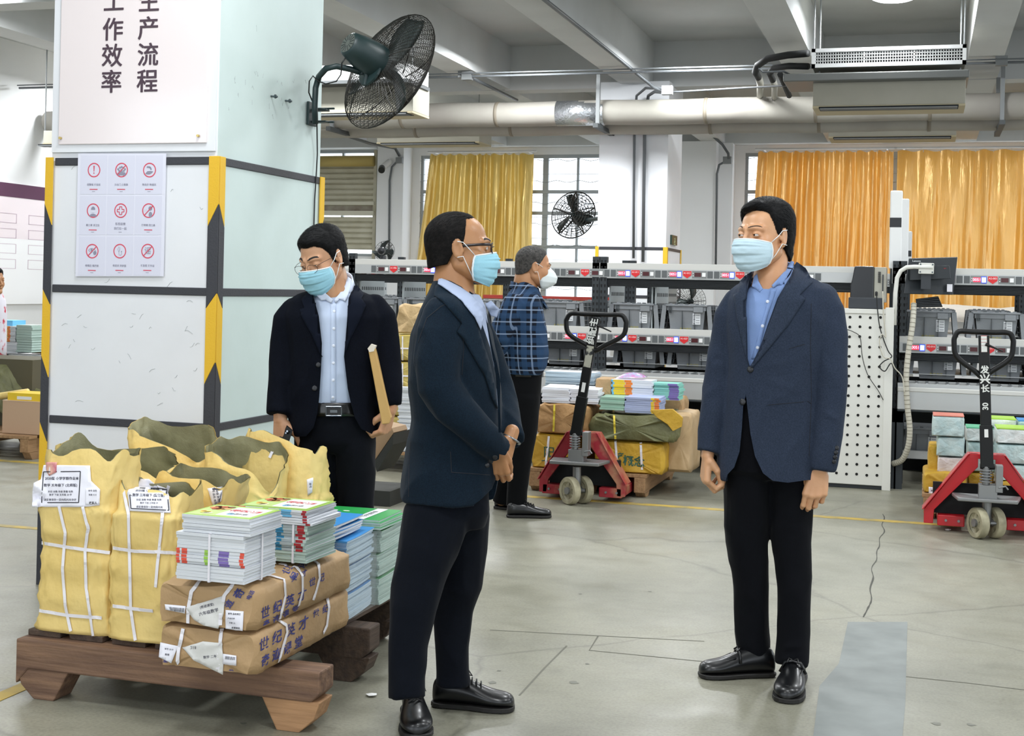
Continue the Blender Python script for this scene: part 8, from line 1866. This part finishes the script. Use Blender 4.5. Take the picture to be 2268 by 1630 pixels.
paper(ty, oy, [(2070, 1070), (2132, 1070), (2128, 1104), (2078, 1104)], [('2020版 小学学期', 2102, 1082, 5, .05, M_txtd, .03), ('数学 三年级', 2102, 1091, 5, .05, M_txt, .03)], frame_=[(2074, 1074), (2128, 1074), (2124, 1100), (2080, 1100)])
paper(ty, oy, [(2057, 1078), (2074, 1080), (2076, 1098), (2057, 1096)], [('单号', 2066, 1087, 4.5, .05)])
bundle('wrapped_bundle', 'small yellow bundle standing behind the lowest wrapped books at right', 'bundle', P(2055, 1010, Y=9.45).x, P(2078, 1010, Y=9.45).x, 9.45, 9.7, P(2066, 1047, Y=9.45).z, P(2066, 985, Y=9.45).z, M_yel2, 72, .008)
wrapped('film wrapped pinkish white books, lowest of the left column at right', 2077, 2138, 1013, 1047, 9.3, .25, M_w3, 73); wrapped('film wrapped aqua books, middle of the left column at right', 2075, 2137, 968, 1011, 9.3, .25, M_w2, 74); wrapped('film wrapped books with coral cover, top of the left column at right', 2065, 2137, 922, 967, 9.28, .25, M_w2, 75, M_coral)
wrapped('film wrapped aqua books just behind the jack shaft, low', 2142, 2205, 980, 1046, 9.6, .25, M_w2, 76); wrapped('film wrapped white books with mint cover behind the jack shaft', 2139, 2206, 949, 978, 9.6, .25, M_w1, 77, M_mint2)
wrapped('film wrapped books right of the jack shaft, lowest visible of that column', 2208, 2290, 1030, 1066, 9.32, .28, M_w2, 78); wrapped('film wrapped white books right of the jack shaft, second from below', 2207, 2290, 985, 1028, 9.32, .28, M_w2, 79); wrapped('film wrapped books with lime cover right of the jack shaft', 2206, 2290, 951, 983, 9.32, .28, M_w1, 80, M_lime)
wrapped('film wrapped books with lime top cover, highest at the right edge', 2184, 2252, 929, 947, 9.62, .25, M_w1, 81, M_lime); wrapped('film wrapped books filling the back right of the right pallet', 2185, 2300, 950, 1100, 9.92, .25, M_w1, 86); wrapped('blue topped wrapped books cut by the right picture edge', 2254, 2310, 934, 948, 9.62, .25, M_w2, 82, M_blu)
t, o = bundle('wrapped_bundle', 'yellow bundle with green print at the bottom right edge', 'bundle', P(2215, 1080, Y=9.3).x, P(2310, 1080, Y=9.3).x, 9.3, 9.75, .167, P(2260, 1067, Y=9.3).z, M_yel2, 83, .01)
bundle('wrapped_bundle', 'yellow bundle hidden behind the right jack frame', 'bundle', P(2142, 1080, Y=9.6).x, P(2200, 1080, Y=9.6).x, 9.6, 9.9, .167, P(2170, 1048, Y=9.6).z, M_yel2, 84, .01)
# ---------------------------------------------------------------- loads between the two left men
pallet_y('low pine pallet with tall yellow bundles between the two left men', -4.9, -3.72, 9.75, 10.5, .16)
py = 9.85
bq = lambda px: P(px, 900, Y=py).x
for i, (a, b_) in enumerate(((742, 800), (802, 862), (864, 924), (926, 985))):
    t, o = bundle('wrapped_bundle', 'yellow strapped bundle between the two left men, ' + ['topmost', 'second from the top', 'third from the top', 'lowest'][i], 'bundle', bq(852)-.25, bq(908)+.06, py+.1, py+.5, max(P(885, b_, Y=py).z, .163), P(885, a, Y=py).z, mat('yellow_bundle2', 'C2AE62', .5, bump=[(9, .6, None, .02)], var=('AE994E', 5, .3, .7)), 91+i, .008)
    strap_on(t, o, [(892, a+3), (892, b_-3)], .01); strap_on(t, o, [(872, (a+b_)/2), (912, (a+b_)/2+1)], .01)
t, o = bundle('wrapped_bundle', 'crumpled brown paper bag on top of the yellow bundles between two men', 'bundle', bq(862), bq(910)+.04, py+.12, py+.4, P(885, 740, Y=py).z+.004, P(885, 674, Y=py).z, mat('tan_bag', 'CDB388', .6, bump=[(8, .8, None, .03)], var=('B89A6C', 5, .3, .7)), 99, .02)
far_stack('white booklet in the slim tall column beside the navy jacket', 'white booklets in the slim tall column', 882, 925, 9.8-.04, .163, P(900, 860, Y=9.76).z, 44, M_wh, M_page, w=.09, seed=88)
cbx = thing('cardboard_box', 'flattened brown carton leaning beside the knee of the looking-down man', 'box', P(850, 1010, Y=8.3))
MB().prism([P(828, 1022, Y=8.3), P(872, 958, Y=8.3), P(868, 948, Y=8.3), P(832, 940, Y=8.3), P(815, 960, Y=8.3)], (0, .25, 0), mat('carton_brown', 'A08465', .7)).build('carton', cbx)
MB().prism([P(828, 1024, Y=8.25), P(872, 960, Y=8.25), P(870, 985, Y=8.25), P(835, 1045, Y=8.25)], (0, .3, 0), mat('dark_crate', '2A2C28', .7)).box((P(800, 1040, z=.0).x-.4, 8.2, 0), (P(865, 1040, Y=8.2).x, 8.6, .1), mat('dark_crate', '')).build('dark_crate', cbx)
# ---------------------------------------------------------------- left edge behind the pillar
yl = 9.3
pallet_y('dark pallet under the carton at the left edge', -8.2, P(80, 1000, Y=9.2).x, 9.1, 10.2, .19)
ct = thing('cardboard_box', 'plain brown carton on the dark pallet at the left edge', 'box', P(40, 970, Y=9.2)); X0, X1 = P(4, 960, Y=9.2).x, P(110, 960, Y=9.2).x; zc0, zc1 = .192, P(40, 888, Y=9.2).z
MB().box((X0, 9.2, zc0), (X1, 9.7, zc1), mat('carton_tan', 'C0A185', .7, bump=(40, .05))).build('carton', ct, bevel=.004); MB().box((X0, 9.198, zc1-.004), (X1, 9.702, zc1+.002), mat('carton_lid', 'CDB095', .7)).build('lid', ct)
yb = thing('flat_box', 'flat yellow printed box lying on the brown carton at the left edge', 'box', P(50, 888, Y=9.22)); MB().box((P(17, 880, Y=9.22).x, 9.22, zc1+.002), (P(115, 880, Y=9.22).x, 9.45, P(50, 871, Y=9.22).z), mat('yellow_box', 'E4C22E', .4)).box((P(38, 880, Y=9.22).x, 9.218, P(50, 885, Y=9.22).z), (P(70, 880, Y=9.22).x, 9.222, P(50, 878, Y=9.22).z), mat('sticker_white', '')).build('box_body', yb)
tp = thing('tarpaulin', 'draped olive sheet with a yellow hem heaped at the left edge', 'sheet', (-8, 9.8, 0)); mb = MB(); rings = []
prof = [(-40, 800), (0, 796), (22, 795), (34, 812), (46, 840), (62, 852), (84, 862), (100, 866)]
for j in range(14):
    r = []
    for i, (x, y) in enumerate(prof):
        q = P(x, y+5*j, Y=9.75); q.y += -.02*j+.05*noise.noise(Vector((i*.9, j*.5, 2))); r.append(q)
    rings.append(r)
mb.ring_loft(rings, M_olive, cap=False, closed=False); o = mb.build('cloth', tp, smooth=True); so = o.modifiers.new('s', 'SOLIDIFY'); so.thickness = .006; so.offset = 0
MB().tube([P(-40, 882, Y=9.46), P(0, 877, Y=9.46), P(40, 871, Y=9.46), P(62, 868, Y=9.46)], .028, M_kraft, 10).build('hem', tp, smooth=True)
MB().box((-8.6, 9.7, .19), (P(70, 900, Y=9.7).x, 10.2, .75), mat('dark_stock', '55513F', .8)).build('stock_below', tp)
cv = thing('conveyor', 'silver roller conveyor stub carrying books at the left edge', 'conveyor', (-9.2, 11.4, 0)); X1 = P(120, 800, Y=11).x; X0 = P(18, 800, Y=11).x; zc = P(40, 786, Y=11).z
MB().box((X0, 11, zc-.1), (X1, 11.05, zc), M_alu).box((-10.6, 11.05, zc-.04), (X1, 11.6, zc-.01), M_alu).box((X0-.04, 10.99, zc-.04), (X0, 11.06, zc), M_hole).build('side_rail', cv); 
for x in (-10.2, X1-.3): MB().box((x, 11.1, 0), (x+.06, 11.5, zc-.04), M_post).build('leg', cv)
def fs(label, grp, a, b_, y0, y1, n, cover, page, bands=(), seed=1): 
    zz0, zz1 = P((a+b_)/2, y1, Y=11.1).z, P((a+b_)/2, y0, Y=11.1).z; zz0 = max(zz0, zc-.008)
    x0, x1 = P(a, 760, Y=11.1).x, P(b_, 760, Y=11.1).x; stack(label, grp, Vector((x0, 11.1, 0)), rX, rY, zz0, n, (zz1-zz0)/n/1.03, cover, page, .25, x1-x0, seed, .003, rot=.01, bands=bands)
fs('white book with orange printed spine in the left edge pile', 'orange printed books at the left edge', -30, 33, 722, 756, 9, M_wh, M_page, [(.5, .72, M_sp['y']), (.73, .82, M_sp['o'])], 101)
fs('plain white book under the orange printed ones at the left edge', 'plain white books at the left edge', -30, 38, 757, 782, 7, M_wh, M_page, (), 102)
fs('pale aqua book in the taller pile beside the pillar at the left edge', 'pale aqua books at the left edge', 36, 70, 720, 780, 11, M_pg2, M_pg2, (), 103)
bundle('wrapped_bundle', 'small brown paper parcel beside the pillar at the left edge', 'bundle', P(69, 760, Y=11.3).x, P(95, 760, Y=11.3).x, 11.3, 11.5, zc, P(75, 735, Y=11.3).z, M_brown, 104, .01)
o = MB().box((P(-20, 712, Y=11.15).x, 11.15, P(0, 721, Y=11.15).z), (P(28, 712, Y=11.15).x, 11.35, P(0, 709, Y=11.15).z), mat('band_lightblue', '')).build('packet'); tag(o, 'light blue packet lying on the orange printed books at the left edge', 'packet')
# information board on the left wall
bd = thing('notice_board', 'large pink and white glossy board with purple header on the left wall', 'board', (XL+.02, 14.5, .9))
zt1 = P(50, 409, X=XL+.03).z
MB().box((XL, 9, 1.1), (XL+.03, 19, zt1), mat('board_pink', 'F2E6EB', .15, spec=.6)).box((XL+.03, 9, 1.1), (XL+.032, 19, P(50, 530, X=XL+.03).z), mat('board_glare', 'F8F8FA', .12, spec=.6)).build('panel', bd)
MB().box((XL+.03, 9, zt1-.18), (XL+.035, 19, zt1), mat('board_purple', '5A3350', .3)).build('header', bd)
mb = MB(); Mb = mat('board_line', 'C9B6C4', .5)
for i in range(6):
    y = 13.2+i*.75
    for k in range(4):
        z = zt1-.4-.2*k; mb.box((XL+.031, y, z), (XL+.033, y+.5, z+.006), Mb).box((XL+.031, y, z-.12), (XL+.033, y+.5, z-.114), Mb).box((XL+.031, y, z-.12), (XL+.033, y+.012, z), Mb).box((XL+.031, y+.49, z-.12), (XL+.033, y+.502, z), Mb)
mb.build('chart_frame', bd)
# person glimpsed at the left edge
dE = 12.2; E_ = thing('person', 'person mostly cut off by the left picture edge, white top with red stripes', 'person', P(-6, 860, d=dE)); E_.location.z = 0
m_ = MB(); trunk(m_, [(648, -30, 2, 0, .08), (665, -40, 10, 0, .12), (700, -42, 12, 0, .13), (760, -42, 11, 0, .13), (800, -42, 11, 0, .13)], dE, m=mat('top_white', 'D9D6E0', .7, var=('C03048', 14, .35, .45))); m_.build('top', E_, smooth=True)
hE = MB(); put(hE, surface_nets(head_fn(), (-.105, -.125, -.13), (.105, .135, .125), .005), hframe(P(-14, 622, d=dE), R_(-60), 0, 0, 1.05), SK2); limb(hE, [(-14, 640, 0, 13), (-14, 670, 0, 15)], dE, 12, m=SK2)
for sx in (-26, -4): limb(hE, [(sx, 790, 0, 17), (sx, 880, 0, 14), (sx, 985, 0, 9)], dE, 12, m=TA)
hE.build('body', E_, smooth=True)
hh = hair_mesh(hframe(P(-14, 622, d=dE), R_(-60), 0, 0, 1.05), zC, TCh, n=0, grid=.005); hh.mats = [HB]; hh.build('hair', E_, smooth=True)
for x_ in (-26, -4): q = P(x_, 985, d=dE); shoe(E_, Vector((q.x, q.y+.08, 0)), Vector((q.x+.1, q.y-.17, 0)), .1, .08, SHm, SOm)
# scraps on the floor
for x, y, lb in ((822, 1542, 'small crumpled white scrap on the floor between the pallet and the navy man'), (1378, 1100, 'tiny dark scrap on the floor near the left jack wheels'), (2100, 1175, 'small white scrap on the floor in front of the right pallet')):
    q = P(x, y, z=0); mb = MB(); mb.add([q+Vector((.02*math.cos(a)*random.uniform(.6, 1.2), .02*math.sin(a), .003+.006*random.random())) for a in np.linspace(0, 6.28, 9)[:-1]]+[q+Vector((0, 0, .012))], [(i, (i+1) % 8, 8) for i in range(8)], mat('sticker_white', '') if 'white' in lb else M_crk); o = mb.build('paper_scrap'); tag(o, lb, 'scrap')
